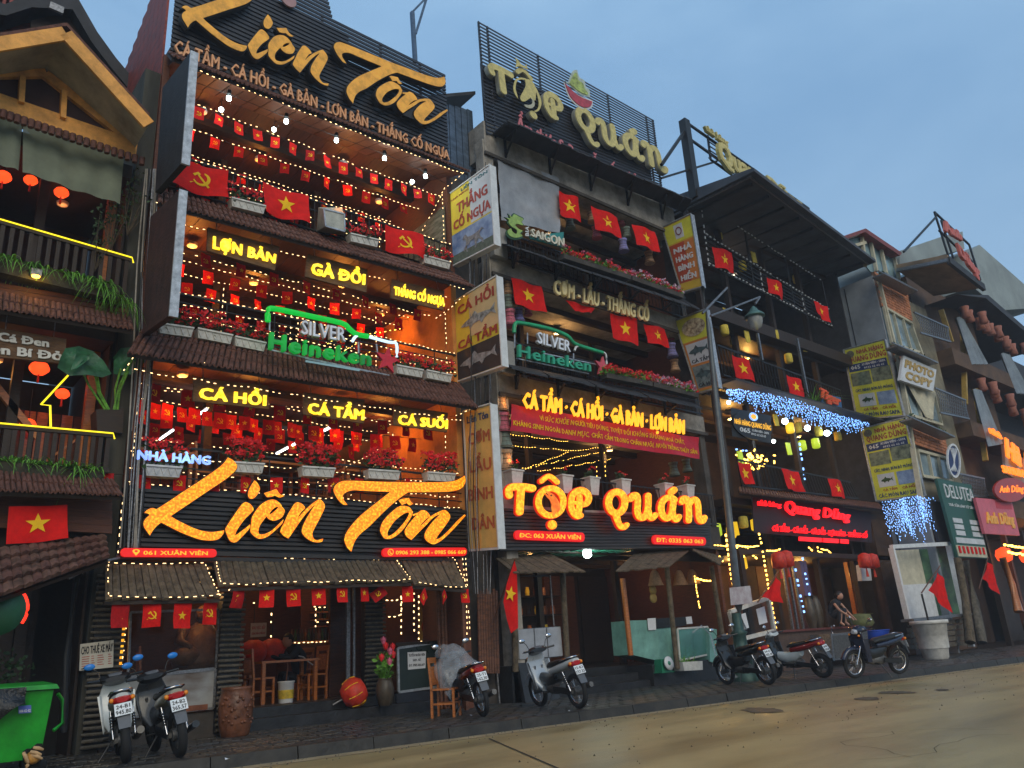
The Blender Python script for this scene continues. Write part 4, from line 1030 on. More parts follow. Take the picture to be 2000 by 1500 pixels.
# tables, chairs seen behind the lowest railing
def table(parent_label,x,y,z,g,L=1.1,W=.65):
    t=thing('dining_table',parent_label,'table',(x,y,z),g)
    boxpart('tabletop',ORWOOD,t,x-L/2,x+L/2,y-W/2,y+W/2,z+.70,z+.74)
    for sx in(-1,1):
        for sy in(-1,1):
            cx,cy_=x+sx*(L/2-.06),y+sy*(W/2-.06);boxpart('leg',ORWOOD,t,cx-.03,cx+.03,cy_-.03,cy_+.03,z,z+.70)
    return t
def chair(label,x,y,z,rot,g=None,m=ORWOOD):
    t=thing('wooden_chair',label,'chair',(0,0,0),g)
    boxpart('seat',m,t,-.21,.21,-.21,.21,.43,.46)
    for sx in(-1,1):
        boxpart('leg',m,t,sx*.19-.02,sx*.19+.02,-.21,-.17,0,.43)
        MB().beam((sx*.19,.19,0),(sx*.19,.19,.46),.04,.04,V((0,1,0))).build('leg',m,t)
        MB().beam((sx*.19,.19,.46),(sx*.19,.235,.96),.04,.035,V((0,1,0))).build('back_post',m,t)
        boxpart('stretcher',m,t,sx*.19-.012,sx*.19+.012,-.17,.17,.2,.23)
    boxpart('stretcher',m,t,-.17,.17,-.2,-.18,.26,.29)
    MB().beam((-.2,.236,.92),(.2,.236,.92),.03,.09).build('top_rail',m,t);MB().beam((-.18,.226,.80),(.18,.226,.80),.025,.035).build('cross_rail',m,t);MB().beam((-.18,.20,.54),(.18,.20,.54),.025,.04).build('cross_rail',m,t)
    for i in range(6):
        sx=-.14+i*.056;MB().beam((sx,.203,.56),(sx,.224,.79),.028,.012,V((0,1,0))).build('back_slat',m,t)
    t.location=(x,y,z);t.rotation_euler=(0,0,rot);WL[t.name]=V((x,y,z))
    return t
for i,(X,lab)in enumerate(((3.95,'orange wood table behind the blue lit word'),(6.0,'orange wood table behind the small script letters'),(7.9,'orange wood table behind the script T'))):
    table(lab,X,-.35,3.9,'tables on the lowest gallery')
for i,X in enumerate((4.75,5.2,6.85,7.2,8.75)):
    chair('wooden chair on the lowest gallery behind the script sign, '+['leftmost','second','middle','fourth','rightmost'][i]+' of five',X,-.4+.05*i,3.9,(1.57,-1.4,1.5,-1.6,1.6)[i],'chairs on the lowest gallery')
# painted terrace picture on the right wall of the top gallery
t=thing('mural','green rice terrace picture on the right side wall of the top gallery','picture',(9.7,-.9,9.6))
q=Quad((9.74,.9,11.0),(9.74,-.9,11.1),(9.74,-.9,9.5),(9.74,.9,9.45));q.n=V((-1,0,0))
MB().slab(q,.02).build('print',mat('printed rice terraces',(.07,.12,.03),.7,var=.8,scale=2.2,bump=0,stretch=(1,1,5),col2=(.28,.27,.2)),t)

# ================================================================ ground floor of the first restaurant
GFZ=.50
boxpart('floor_slab',mat('dark tiled floor',(.06,.035,.022),.3,var=.4,scale=3,bump=.1),B1,XL,XR,.35,4.4,.15,GFZ)
ST=thing('entrance_steps','two low dark stone steps in front of the first restaurant door','steps',(5,-.4,.15))
boxpart('step',STONED,ST,5.35,9.6,-.35,.35,.13,.33)
boxpart('step',STONED,ST,5.4,9.55,-.02,.36,.331,.49)
def log_column(label,x0,x1,z0,z1,Y,group='pillars of stacked thin logs',n=None,cat='pillar'):
    t=thing('log_pillar',label,cat,((x0+x1)/2,Y,z0),group)
    boxpart('core',BLACK,t,x0+.03,x1-.03,Y+.03,Y+.22,z0,z1)
    h=.078;n=int((z1-z0)/h)
    for i in range(n):
        z=z0+(i+.5)*(z1-z0)/n;y=Y+RR.uniform(-.012,.012)
        b=MB();b.tube([(x0-RR.uniform(0,.03),y,z+RR.uniform(-.006,.006)),((x0+x1)/2,y-.008,z),(x1+RR.uniform(0,.03),y+.005,z+RR.uniform(-.008,.008))],.026*RR.uniform(.85,1.1),6)
        b.build('log',LOGEND,t)
    return t
xx=lambda px,py,Y:PY(px,py,Y).x
zz=lambda px,py,Y:PY(px,py,Y).z
log_column('pillar of stacked thin logs behind the rental notice, leftmost',xx(172,1320,-1.0),xx(236,1320,-1.0),.2,2.6,-1.0)
log_column('pillar of stacked thin logs with the brown barrel at its foot',xx(427,1300,-.6),xx(472,1300,-.6),.2,2.35,-.6)
log_column('pillar of stacked thin logs right of the glass door',xx(714,1250,.2),xx(752,1250,.2),.5,2.75,.2)
log_column('short pillar of stacked thin logs right of the yellow dish board',xx(872,1180,-.1),xx(892,1180,-.1),1.15,2.75,-.1)
# front wall pieces
boxpart('party_wall',mat('wall with painted shade',(.012,.011,.010),.9,var=.3,scale=4,bump=.2),B1,2.35,3.42,-.1,1.2,.13,2.9)  # near black colour stands for the shade of the alley
boxpart('header_beam',DKWOOD,B1,XL-.2,XR,-.35,-.15,2.55,2.8)
boxpart('canopy_ceiling',DKWOOD,B1,XL-.2,XR,FY+.05,.5,2.72,2.78)
# left display window, white panel under it, stone base
Yw=-.45
W1=thing('display_window','glass display window with thin steel frame above the stained white panel','window',(xx(250,1320,Yw),Yw,1.1))
q=QY([(255,1196),(427,1190),(421,1305),(250,1322)],Yw)
fr=MB()
for a,c in((q.a,q.b),(q.b,q.c),(q.c,q.d),(q.d,q.a)):fr.beam(a,c,.03,.035)
fr.build('frame',IRON,W1);MB().slab(q,.008).build('pane',GLASS,W1)
t=thing('counter_panel','white metal counter panel with a rusty brown stain under the display window','panel',q.d)
q2=QY([(250,1324),(421,1307),(417,1383),(247,1402)],Yw-.02)
pm=mat('stained white panel',(.34,.34,.335),.5,var=.12,scale=2,bump=.1)
# a rust stain of its own shape
tt=pm.node_tree;bb_=tt.nodes['Principled BSDF'];src=bb_.inputs['Base Color'].links[0].from_socket
ge=tt.nodes.new('ShaderNodeNewGeometry');vm=tt.nodes.new('ShaderNodeVectorMath');vm.operation='DISTANCE'
sp_=PY(370,1316,Yw-.02);vm.inputs[1].default_value=sp_
nz=tt.nodes.new('ShaderNodeTexNoise');nz.inputs['Scale'].default_value=4;ad=tt.nodes.new('ShaderNodeMath');ad.operation='ADD'
mr=tt.nodes.new('ShaderNodeMapRange');mr.inputs['From Min'].default_value=.45;mr.inputs['From Max'].default_value=1.0;mr.inputs['To Min'].default_value=.85;mr.inputs['To Max'].default_value=0
mm=tt.nodes.new('ShaderNodeMix');mm.data_type='RGBA';mm.inputs['B'].default_value=(.10,.045,.012,1)
tt.links.new(ge.outputs['Position'],vm.inputs[0]);tt.links.new(vm.outputs['Value'],ad.inputs[0]);tt.links.new(nz.outputs['Fac'],ad.inputs[1]);tt.links.new(ad.outputs[0],mr.inputs['Value'])
tt.links.new(mr.outputs[0],mm.inputs['Factor']);tt.links.new(src,mm.inputs['A']);tt.links.new(mm.outputs['Result'],bb_.inputs['Base Color'])
MB().slab(q2,.03).build('panel_sheet',pm,t)
f=MB()
for a,c in((q2.a,q2.b),(q2.b,q2.c),(q2.c,q2.d),(q2.d,q2.a)):f.beam(a,c,.035,.035)
f.build('frame',IRON,t)
boxpart('base_wall',CONCD,B1,3.4,xx(430,1400,-.4),-.42,.2,.13,.52)
boxpart('base_sill',BRICK,B1,xx(330,1400,-.4),xx(400,1400,-.4),-.5,-.42,.56,.64)
# dim window interior: seated carved statue, chair back
t=thing('carved_statue','seated round bellied wood carving behind the display window','statue',(xx(390,1290,.3),.3,.5))
sx,sz=xx(392,1250,.3),zz(392,1300,.3)
WC=mat('dark carved wood',(.20,.085,.03),.4,var=.5,scale=8,bump=.7)
MB().lathe([(.05,0),(.42,.02),(.46,.14),(.40,.30),(.36,.42),(.30,.58),(.20,.70),(.10,.76)],(sx,.3,sz-.06),16,sy=.75).build('body',WC,t)
MB().ball((sx,.24,sz+.84),.14,sz=1.05).build('head',WC,t);MB().ball((sx-.30,.1,sz+.16),.17,sx=1.5).build('knee',WC,t);MB().ball((sx+.32,.1,sz+.16),.17,sx=1.5).build('knee',WC,t)
MB().tube([(sx-.30,.25,sz+.60),(sx-.42,.12,sz+.40),(sx-.25,.02,sz+.28)],[.10,.085,.06],8).build('arm',WC,t);MB().tube([(sx+.30,.25,sz+.60),(sx+.42,.12,sz+.40),(sx+.25,.02,sz+.28)],[.10,.085,.06],8).build('arm',WC,t)
boxpart('base',WC,t,sx-.6,sx+.6,.05,.6,sz-.3,sz-.05)
chair('wooden chair seen through the display window left of the statue',xx(295,1340,.3),.3,.62,1.4)
# warm light strip left of the window
t=thing('wall_light','warm glowing vertical light strip between the log pillar and the display window','lamp',PY(240,1300,-.35))
q=QY([(234,1212),(246,1212),(238,1300),(226,1302)],-.3)
MB().slab(q,.03).build('lit_panel',emit('amber lit panel',(1,.36,.015),1.1,(1,.55,.04),3),t)
string_lights([[PY(247,1212,-.33),PY(236,1320,-.33)]],'vertical lights on the amber strip by the display window',G_LS,sp=.11)
# lamps added to fill rooms with amber light, first inside the ground floor
def warmfill(x,y,z,e,label,col=(1,.5,.16)):
    t=thing('ceiling_fill_lamp',label,'lamp',(x,y,z));MB().lathe([(.02,-.03),(.09,-.02),(.1,.03)],(x,y,z),12).build('lamp_body',WHITE,t);lamp((x,y,z-.2),e,col,.1,t)
warmfill(4.9,-.1,2.6,9,'added round ceiling lamp above the carved statue')
warmfill(6.9,2.4,3.5,22,'added round ceiling lamp in the dining room behind the glass door')
warmfill(8.9,1.6,3.5,16,'added round ceiling lamp above the counter behind the right window')
# door: frame, glazed leaf, dining room
D1=thing('sliding_door','glazed sliding door with grey steel frame, half open, right of the dining tables','door',(xx(680,1300,.3),.3,.5))
for i,(xa,xb)in enumerate(((677,684),(690,694))):boxpart('stile',IRON,D1,xx(xa,1250,.3),xx(xb,1250,.3),.30,.34,.5,2.72)
boxpart('pane',GLASS,D1,xx(647,1250,.3),xx(677,1250,.3),.315,.322,.52,2.7)
boxpart('wall_panel',RUSTWOOD,B1,xx(648,1300,1.4),xx(712,1300,1.4),1.5,1.56,.5,3.6)
table('wooden dining table just inside the door with the paint bucket under it',xx(555,1320,.9),.95,.5,'tables in the ground floor dining room',1.15,.7)
chair('wooden chair seen side-on left of the dining table',xx(508,1340,.9),.95,.5,1.57,'chairs in the ground floor dining room')
chair('wooden chair seen from behind right of the dining table',xx(612,1330,.9),.95,.5,-1.5,'chairs in the ground floor dining room')
chair('wooden chair far back in the dining room',xx(585,1330,2.4),2.4,.5,3.1,'chairs in the ground floor dining room')
t=thing('bucket','white paint bucket with a yellow label under the dining table','bucket',(xx(558,1366,.6),.6,.5))
bx=xx(558,1366,.6);MB().lathe([(.125,0),(.145,.34),(.155,.35),(.155,.37),(.13,.37)],(bx,.6,.5),16).build('body',WHITE,t)
MB().lathe([(.136,.07),(.145,.22)],(bx,.6,.5),16).build('label',mat('yellow label',(.6,.42,.04),.6,var=.4,scale=9,bump=0),t);MB().tube([(bx,.6,.88),(bx+.03,.6,1.15)],.012,5).build('stick',BAMB,t)
# crouching person in a dark jacket at the table
def person(label,base,parts,extra=None):
    t=thing('person',label,'person',base)
    for nm,m,balls,tubes in parts:
        b=MB()
        for c,r,s in balls:b.ball(V(base)+V(c),r,12,8,*s)
        for pts,r in tubes:b.tube([V(base)+V(p)for p in pts],r,10)
        b.build(nm,m,t)
    return t
def skin_body(name,m,parent,base,joints,edges,levels=2):
    """joints: list of (x,y,z,r) ; one continuous body grown by a Skin modifier"""
    me=bpy.data.meshes.new(name);me.from_pydata([V(base)+V(j[:3])-WL[parent.name]for j in joints],edges,[])
    o=bpy.data.objects.new(name,me);COL.objects.link(o);o.parent=parent;WL[o.name]=WL[parent.name]
    md=o.modifiers.new('skin','SKIN');md.use_smooth_shade=True
    me.skin_vertices.new()if not me.skin_vertices else None
    for i,j in enumerate(joints):me.skin_vertices[0].data[i].radius=(j[3],j[3]*(j[4]if len(j)>4 else 1));me.skin_vertices[0].data[i].use_root=(i==0)
    s=o.modifiers.new('sub','SUBSURF');s.levels=levels;s.render_levels=levels
    me.materials.append(m);return o
pb=(xx(592,1300,1.5),1.5,.5)
t=thing('person','person in a dark jacket with a white stripe bending over the dining table','person',pb)
skin_body('body',CLOTHD,t,pb,[(0,0,.5,.17),(-.06,0,.72,.17),(-.18,-.02,.92,.19),(-.28,-.04,.98,.09),(-.12,-.10,.35,.10),(-.42,-.12,.48,.08),(-.40,-.10,.06,.05),(-.10,.14,.40,.10),(-.40,.16,.50,.08),(-.38,.14,.06,.05),(-.20,-.2,.93,.08),(-.40,-.24,.78,.055),(-.60,-.16,.84,.04),(-.20,.2,.93,.08),(-.40,.24,.78,.055),(-.60,.16,.84,.04)],
          [(0,1),(1,2),(2,3),(0,4),(4,5),(5,6),(0,7),(7,8),(8,9),(2,10),(10,11),(11,12),(2,13),(13,14),(14,15)])
MB().ball(V(pb)+V((-.36,-.04,1.10)),.105,sz=1.15).build('head',SKIN,t);MB().ball(V(pb)+V((-.345,-.03,1.13)),.112,sz=1.1).build('hair',HAIR,t)
MB().tube([V(pb)+V(p)for p in((.12,-.18,.62),(.02,-.2,.68),(-.10,-.2,.78),(-.2,-.21,.80))],.014,5).build('sleeve_stripe',WHITE,t)
# counter with bottles, shelves with light strings
boxpart('shelf_wall',RUSTWOOD,B1,xx(590,1200,3.2),xx(712,1200,3.2),3.25,3.3,.5,3.6)
t=thing('bar_counter','wooden bar counter at the back of the dining room','counter',(xx(600,1300,2.6),2.6,.5))
boxpart('body',RUSTWOOD,t,xx(562,1260,2.6),xx(668,1260,2.6),2.6,3.1,.5,zz(600,1256,2.6));boxpart('top',ORWOOD,t,xx(560,1260,2.6),xx(670,1260,2.6),2.55,3.14,zz(600,1256,2.6),zz(600,1252,2.6))
for i in range(14):
    x=xx(570+i*6.6,1246,2.75);t=tag(MB().lathe([(.035,0),(.035,.14),(.014,.2),(.014,.26)],(x,2.75,zz(600,1252,2.6)),8).build('bottle',[CERAM,LEAFD,BLACK,POTG][i%4]),'small dark bottle on the bar counter, %s from the left'%ORDS[i],'bottle','bottles on the bar counter')
string_lights([[PY(567,1256,2.5),PY(664,1249,2.5)]],'light string along the bar counter top',G_LS,sp=.10,th=.016)
string_lights([[PY(614,1185,2.5),PY(668,1180,2.5),PY(668,1210,2.5)],[PY(616,1190,2.5),PY(616,1232,2.5)],[PY(620,1215,2.5),PY(668,1212,2.5)],[PY(690,1178,2.5),PY(712,1177,2.5)],[PY(690,1209,2.5),PY(712,1207,2.5)]],'light strings framing the bottle shelves behind the bar',G_LS,sp=.12,th=.016)
string_lights([[PY(529,1172,.6),PY(529,1244,.6)],[PY(495,1178,.6),PY(529,1172,.6)]],'light string down the left door post of the dining room',G_LS,sp=.13,th=.016)
for i in range(3):
    boxpart('bottle_shelf',ORWOOD,B1,xx(618,1200,2.9),xx(668,1200,2.9),2.9,3.2,zz(640,1196+i*14,2.9),zz(640,1194+i*14,2.9))
for i in range(20):
    x=xx(621+(i%10)*4.7,1200,3.0);z=zz(640,1194+(i//10)*14,2.9)
    tag(MB().lathe([(.028,0),(.028,.10),(.012,.15),(.012,.19)],(x,3.0,z),7).build('bottle',[BLACK,LEAFD,CERAM][i%3]),'small dark bottle on the %s shelf behind the bar, %s from the left'%(('second','top')[i//10],ORDS[i%10]),'bottle',('bottles on the second bar shelf','bottles on the top bar shelf')[i//10])
t=thing('paper_notice','reddish kitchen notice KHU VỰC BẾP hanging in the door opening','notice',PY(490,1216,.6))
q=QY([(490,1217),(521,1216),(520,1243),(489,1245)],.6);MB().slab(q,.006).build('sheet',mat('pinkish notice',(.40,.28,.20),.8,var=.15,scale=5,bump=0),t)
letters(q.sub(.08,.55,.92,.78),'KHU VỰC BẾP',REDINK,t,.003,.002);letters(q.sub(.08,.18,.92,.34),'KHÔNG PHẬN SỰ MIỄN VÀO',REDINK,t,.003,.002)
for i,(px,py,r)in enumerate(((494,1275,.30),(531,1272,.30))):
    p=PY(px,py,1.9);t=thing('round_lantern','large red gold silk lantern inside the dining room, %s one'%('left','right')[i],'lantern',p)
    MB().lathe([(.05,-.22),(.18,-.18),(r*.95,-.05),(r,.05),(r*.8,.17),(.1,.24)],p,20,ribs=.04).build('shade',LANT,t);MB().tube([p+V((0,0,.24)),p+V((0,0,.9))],.008,4).build('cord',BLACK,t)
# right part: window counter, dark panel, notice, yellow dish board
Yr=-.1
t=thing('counter_panel','dark green counter panel with aluminium frame and a taped job notice','panel',PY(777,1330,Yr))
q=QY([(776,1266),(900,1247),(900,1335),(778,1352)],Yr)
MB().slab(q,.04).build('panel_sheet',mat('dark green panel',(.018,.03,.027),.3,var=.3,scale=3,bump=.05),t)
f=MB()
for a,c in((q.a,q.b),(q.b,q.c),(q.c,q.d),(q.d,q.a)):f.beam(a+q.n*.01,c+q.n*.01,.04,.045)
f.build('frame',SILV,t)
t=thing('paper_notice','white job notice TUYỂN NHÂN VIÊN taped on the dark green panel','notice',PY(797,1280,Yr-.02))
q=QY([(796,1274),(832,1272),(831,1305),(797,1308)],Yr-.02);MB().slab(q,.004).build('sheet',PAPER,t)
for s,v in(('TUYỂN NHÂN VIÊN',.74),('NAM - NỮ',.45),('ĐT: 0985.066.669',.16)):
    u=.28 if 'NAM' in s else .06;letters(q.sub(u,v,1-u,v+.15),s,INK,t,.003,.001,bold=.02)
boxpart('base_wall',mat('dark blue base',(.018,.022,.034),.6,var=.4,scale=3,bump=.2),B1,xx(775,1370,Yr),9.85,Yr,.4,.13,zz(778,1354,Yr))
boxpart('counter_top',DKWOOD,B1,xx(772,1260,Yr),xx(912,1240,Yr),Yr-.03,.5,zz(800,1258,Yr)-.02,zz(800,1258,Yr)+.04)
t=thing('dish_board','ochre board with dark red fish names behind the right window','sign',PY(818,1250,.6))
q=QY([(818,1160),(908,1154),(908,1246),(818,1250)],.5);MB().slab(q,.03).build('board',mat('dim ochre board',(.34,.20,.045),.7,var=.2,scale=2,bump=.1),t)
letters(q.sub(.08,.58,.92,.86),'CÁ HỒI',REDINK,t,.004,.004,bold=.035);letters(q.sub(.05,.15,.95,.43),'CÁ TẦM',REDINK,t,.004,.004,bold=.035)
string_lights([[PY(808,1160,.3),PY(808,1240,.3)],[PY(817,1165,.3),PY(817,1252,.3),PY(860,1249,.3)],[PY(783,1165,.3),PY(783,1248,.3)],[PY(755,1172,.3),PY(783,1168,.3),PY(783,1200,.3),PY(755,1204,.3)]],'light strings round the ochre dish board window',G_LS,sp=.12,th=.016)
string_lights([[PY(903,1092,-1.3),PY(909,1150,-1.3),PY(912,1248,-1.3)],[PY(909,1092,-1.3),PY(918,1250,-1.3)]],'double light string down the right corner pole',G_LS,sp=.10)
boxpart('corner_pole',BAMB,B1,9.5,9.56,-1.3,-1.24,.15,2.9)
for i in range(9):MB().tube([(9.62+i*.085,-.35-.02*(i%2),.15),(9.6+i*.085,-.35,2.8)],.036,7).build('bamboo_pole',BAMB,B1)
# --- bark awnings: single planks
def bark_awning(label,tl,tr,br,bl,Yt,Yb,n):
    a,b_,c,d=PY(*tl,Yt),PY(*tr,Yt),PY(*br,Yb),PY(*bl,Yb)
    t=thing('bark_awning',label,'awning',a,'awnings of dark bark planks')
    q=Quad(a,b_,c,d)
    if q.n.y>0:q.n=-q.n
    for i in range(n):
        u0,u1=i/n,(i+1)/n;g=.06/n
        e=RR.uniform(-.03,.05);lift=RR.uniform(0,.02)
        k=[q.at(u0+g,1,.0+lift),q.at(u1-g,1,.0+lift),q.at(u1-g,-e,.02+lift),q.at(u0+g,-e,.015+lift)]
        mid=[q.at((u0+u1)/2,1,.022+lift),q.at((u0+u1)/2+RR.uniform(-.002,.002),.5,.03+lift),q.at((u0+u1)/2,-e,.034+lift)]
        L1,R1_=q.at(u0+g,.5,lift),q.at(u1-g,.5,lift)
        vs=[k[0],mid[0],k[1],R1_,k[2],mid[2],k[3],L1,mid[1]];bt=[p-q.n*.03 for p in(k[0],k[1],k[2],k[3])]
        MB().add(vs+bt,[(0,7,8,1),(7,6,5,8),(1,8,3,2),(8,5,4,3),(9,10,11,12),(6,12,11,4,5),(0,1,2,10,9),(2,3,4,11,10),(0,9,12,6,7)]).build('plank',BARK,t)
    MB().beam(q.at(0,.02,-.06),q.at(1,.02,-.06),.05,.05).build('batten',DKWOOD,t);MB().beam(q.at(0,.9,-.06),q.at(1,.9,-.06),.05,.05).build('batten',DKWOOD,t)
    return t,q
t,q=bark_awning('bark plank awning on the left over the display window',(205,1104),(402,1104),(431,1168),(204,1172),-1.02,-1.8,15)
string_lights([[q.at(.02,1,.05),q.at(.98,1,.05),q.at(.98,0,.06),q.at(.02,0,.06),q.at(.02,1,.05)],[q.at(.98,0,.06),q.at(1.1,.15,.06)]],'lights edging the left bark awning',G_LS)
t,q=bark_awning('long bark plank awning over the glass door',(416,1097),(777,1095),(804,1136),(425,1146),-1.02,-1.75,34)
string_lights([[q.at(.02,1,.05),q.at(.98,1,.05),q.at(.99,0,.06),q.at(.01,0,.06),q.at(.01,1,.05)]],'lights edging the long bark awning',G_LS)
t,q=bark_awning('short bark plank awning at the right corner',(783,1095),(886,1093),(912,1151),(807,1142),-1.02,-1.7,11)
string_lights([[q.at(.02,1,.05),q.at(.98,1,.05),q.at(.99,0,.06),q.at(.01,0,.06)]],'lights edging the short bark awning',G_LS)
# --- things on the pavement in front
bp=PZ(458,1438,.15)
t=thing('clay_barrel','large brown glazed jar with raised dragon relief at the foot of the log pillar','jar',bp)
MB().lathe([(.20,0),(.22,.03),(.25,.2),(.265,.4),(.26,.55),(.225,.66),(.235,.69),(.235,.72),(.19,.72),(.19,.5)],bp,24).build('body',CERAM,t)
b=MB()
for i in range(16):
    a=math.radians(200+i*9);z=.48+.1*math.sin(i*1.1);b.ball(bp+V((.262*math.cos(a),.262*math.sin(a),z)),.028,6,4)
for i in range(12):
    a=math.radians(205+i*11);z=.25+.06*math.sin(i*1.7);b.ball(bp+V((.255*math.cos(a),.255*math.sin(a),z)),.024,6,4)
b.build('relief',CERAM,t)
pp_=PY(752,1385,-.5);pp_.z=.33
t=thing('flower_vase','grey brown ceramic vase holding a bouquet of pink protea and dark leaves','vase',pp_)
MB().lathe([(.10,0),(.12,.02),(.165,.2),(.17,.3),(.14,.42),(.12,.46),(.14,.48),(.11,.48),(.09,.3)],pp_,18).build('pot',POTG,t)
b=MB();leafy(b,pp_+V((0,0,.68)),150,(.17,.16,.24),.12);blades(b,pp_+V((0,0,.45)),40,(.05,.05),.5,.25,.02);b.build('leaves',LEAF,t,kind='stuff')
for dx,dy,dz in((-.02,-.08,1.02),(.06,-.1,.92),(-.12,-.1,.82),(.14,-.08,.86),(.02,-.14,.74),(-.05,-.05,1.12),(.18,0,1.0)):
    b=MB();c=pp_+V((dx,dy,dz));b.lathe([(.012,-.05),(.036,-.02),(.04,.02),(.018,.07),(.002,.10)],c,8)
    for k in range(8):
        a=k*.785;b.add([c+V((.03*math.cos(a),.03*math.sin(a),-.03)),c+V((.055*math.cos(a+.25),.055*math.sin(a+.25),.03)),c+V((.045*math.cos(a),.045*math.sin(a),.09)),c+V((.055*math.cos(a-.25),.055*math.sin(a-.25),.03))],[(0,1,2,3)])
    b.build('flower',[PINK,PETAL,PETAL][RR.randrange(3)],t)
lp=PY(692,1355,-.25);lp.z=.33+.27
t=thing('fallen_lantern','red gold silk lantern lying on its side on the step by the door','lantern',lp)
M=Matrix.Translation(lp)@Matrix.Rotation(math.radians(62),4,'Y')@Matrix.Rotation(.4,4,'X')
MB().lathe([(.05,-.24),(.16,-.22),(.255,-.10),(.275,0),(.255,.10),(.16,.2),(.05,.22)],(0,0,0),24,ribs=.05).xf(M).build('shade',LANT,t)
b=MB()
for i in range(24):
    a=i*2*math.pi/24
    if i%3==0:b.tube([(.262*math.cos(a)*k,.262*math.sin(a)*k,z)for k,z in((.9,-.14),(1.04,-.03),(1.04,.05),(.95,.12))],.008,4)
b.xf(M).build('gold_print',YEL,t)
MB().tube([(0,0,-.24),(0,0,-.42)],.02,6).xf(M).build('rod',IRON,t)
c_=PZ(872,1400,.15)
chair('orange varnished wooden chair standing on the pavement in front of the covered motorbike',c_.x,c_.y,.15,math.radians(38),None,ORWOOD)
# rental notice
t=thing('rental_notice','white notice CHO THUÊ XE MÁY with a red price list on the log pillar','notice',PY(157,1257,-1.1))
q=QY([(157,1258),(222,1250),(221,1303),(155,1310)],-1.1);MB().slab(q,.02).build('sheet',mat('yellowed notice',(.52,.48,.40),.7,var=.1,scale=5,bump=0),t)
letters(q.sub(.03,.60,.98,.90),'CHO THUÊ XE MÁY',INK,t,.004,.002,bold=.03)
for j in range(5):
    for u0,u1 in((.06,.30),(.34,.44),(.52,.72),(.84,.96)):MB().slab(q.sub(u0,.14+j*.085,u1-RR.uniform(0,.05),.165+j*.085),.003,.003).build('price_line',REDINK,t)
letters(q.sub(.05,.03,.45,.09),'HỢP THỰC TIẾP',INK,t,.004,.002)

# ================================================================ left neighbour with the ochre gable
B0=thing('guest_house','timber house with ochre gable, plant filled balconies and yellow neon handrails','building',(1.5,-1,.15))
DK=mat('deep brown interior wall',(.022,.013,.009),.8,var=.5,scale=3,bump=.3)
boxpart('side_wall',DKWOOD,B0,2.98,3.02,-.8,4,.15,9.6)
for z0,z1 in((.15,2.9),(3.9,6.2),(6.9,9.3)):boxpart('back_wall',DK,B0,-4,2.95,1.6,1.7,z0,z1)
for z0,z1 in((2.9,3.75),(6.25,6.75),(9.3,9.55)):boxpart('floor_slab',DK,B0,-4,3.0,-.95,1.7,z0,z1)
for xp in(.5,1.75,2.8):
    for z0,z1 in((3.76,6.24),(6.76,9.29)):boxpart('post',ORWOOD if xp>2 else DKWOOD,B0,xp,xp+.14,-.4,-.26,z0,z1)
MB().beam((1.5,-.35,5.5),(2.2,-.35,4.7),.1,.1).build('brace',ORWOOD,B0);MB().beam((2.3,-.3,4.3),(2.9,-.3,4.9),.12,.03).build('brace',ORWOOD,B0)
for i in range(6):boxpart('wall_board',ORWOOD if i in(1,2,4)else RUSTWOOD,B0,1.9+i*.18,2.06+i*.18,.3,.33,3.8,5.3)
# upper rear volume with red boards and dark roof
Yr=2.2
for i in range(14):
    a=PY(-40+i*14,60,Yr);boxpart('siding_board',REDMET,B0,a.x,a.x+.17,Yr,Yr+.02+.01*(i%2),PY(0,78,Yr).z-.6,PY(20,10,Yr).z+.35-.0*i)
rf=[PY(*p,1.6)for p in((-60,-20),(10,8),(60,-12),(150,-8),(190,62),(226,112),(300,200),(286,214),(214,128),(178,80),(142,18),(62,14),(12,30),(-60,20))]
MB().prism(rf,(0,2.4,.2)).build('upper_roof',ROOFD,B0)
MB().prism([PY(*p,1.9)for p in((150,18),(180,80),(230,140),(296,215),(296,300),(120,300),(60,200),(60,40))],(0,.06,0)).build('gable_sheet',DKWOOD,B0)
# flood light under the rear roof
MB().beam(PY(97,10,1.5),PY(124,22,1.5),.06,.16).build('flood_light',IRON,B0)
# gable: bargeboards, soffit, posts and beams with brown infill
Yb,Yg=-2.1,-1.15
pk,lf,rt=PY(128,66,Yb),PY(-70,98,Yb),PY(290,244,Yb)
pkb,lfb,rtb=PY(88,136,Yg),PY(-60,160,Yg),PY(262,292,Yg)
b=MB();b.beam(lf,pk,.05,.22);b.build('bargeboard',TRIMO,B0);b=MB();b.beam(pk,rt,.05,.22);b.build('bargeboard',TRIMO,B0)
up=V((0,0,.16))
for a,c in((lf,pk),(pk,rt)):
    b=MB();k=a+up;l_=c+up;b.hexa([k,l_,l_+V((0,3.2,0)),k+V((0,3.2,0))],[k+up*.4,l_+up*.4,l_+up*.4+V((0,3.2,0)),k+up*.4+V((0,3.2,0))]);b.build('roof_slope',TILE,B0)
MB().add([pk,rt,rtb,pkb],[(0,1,2,3)]).build('soffit',SOFF,B0);MB().add([lf,pk,pkb,lfb],[(0,1,2,3)]).build('soffit',SOFF,B0)
MB().prism([lfb,pkb,rtb,PY(265,310,Yg),PY(-70,180,Yg)],(0,.1,0)).build('gable_infill',mat('brown gable board',(.05,.022,.018),.8,var=.3,scale=4,bump=.2),B0)
gb=lambda a,c,w_,n='gable_beam':MB().beam(PY(*a,Yg-.04),PY(*c,Yg-.04),.08,w_).build(n,TRIMO,B0)
gb((-70,180),(266,293),.34);gb((-60,146),(90,144),.14);gb((88,146),(262,282),.16)
for x,y0,y1,w_ in((43,152,205,24),(124,180,235,26)):
    a,c=PY(x,y0,Yg-.05),PY(x-3,y1,Yg-.05);MB().beam(a,c,.2,.08).build('gable_post',TRIMO,B0)
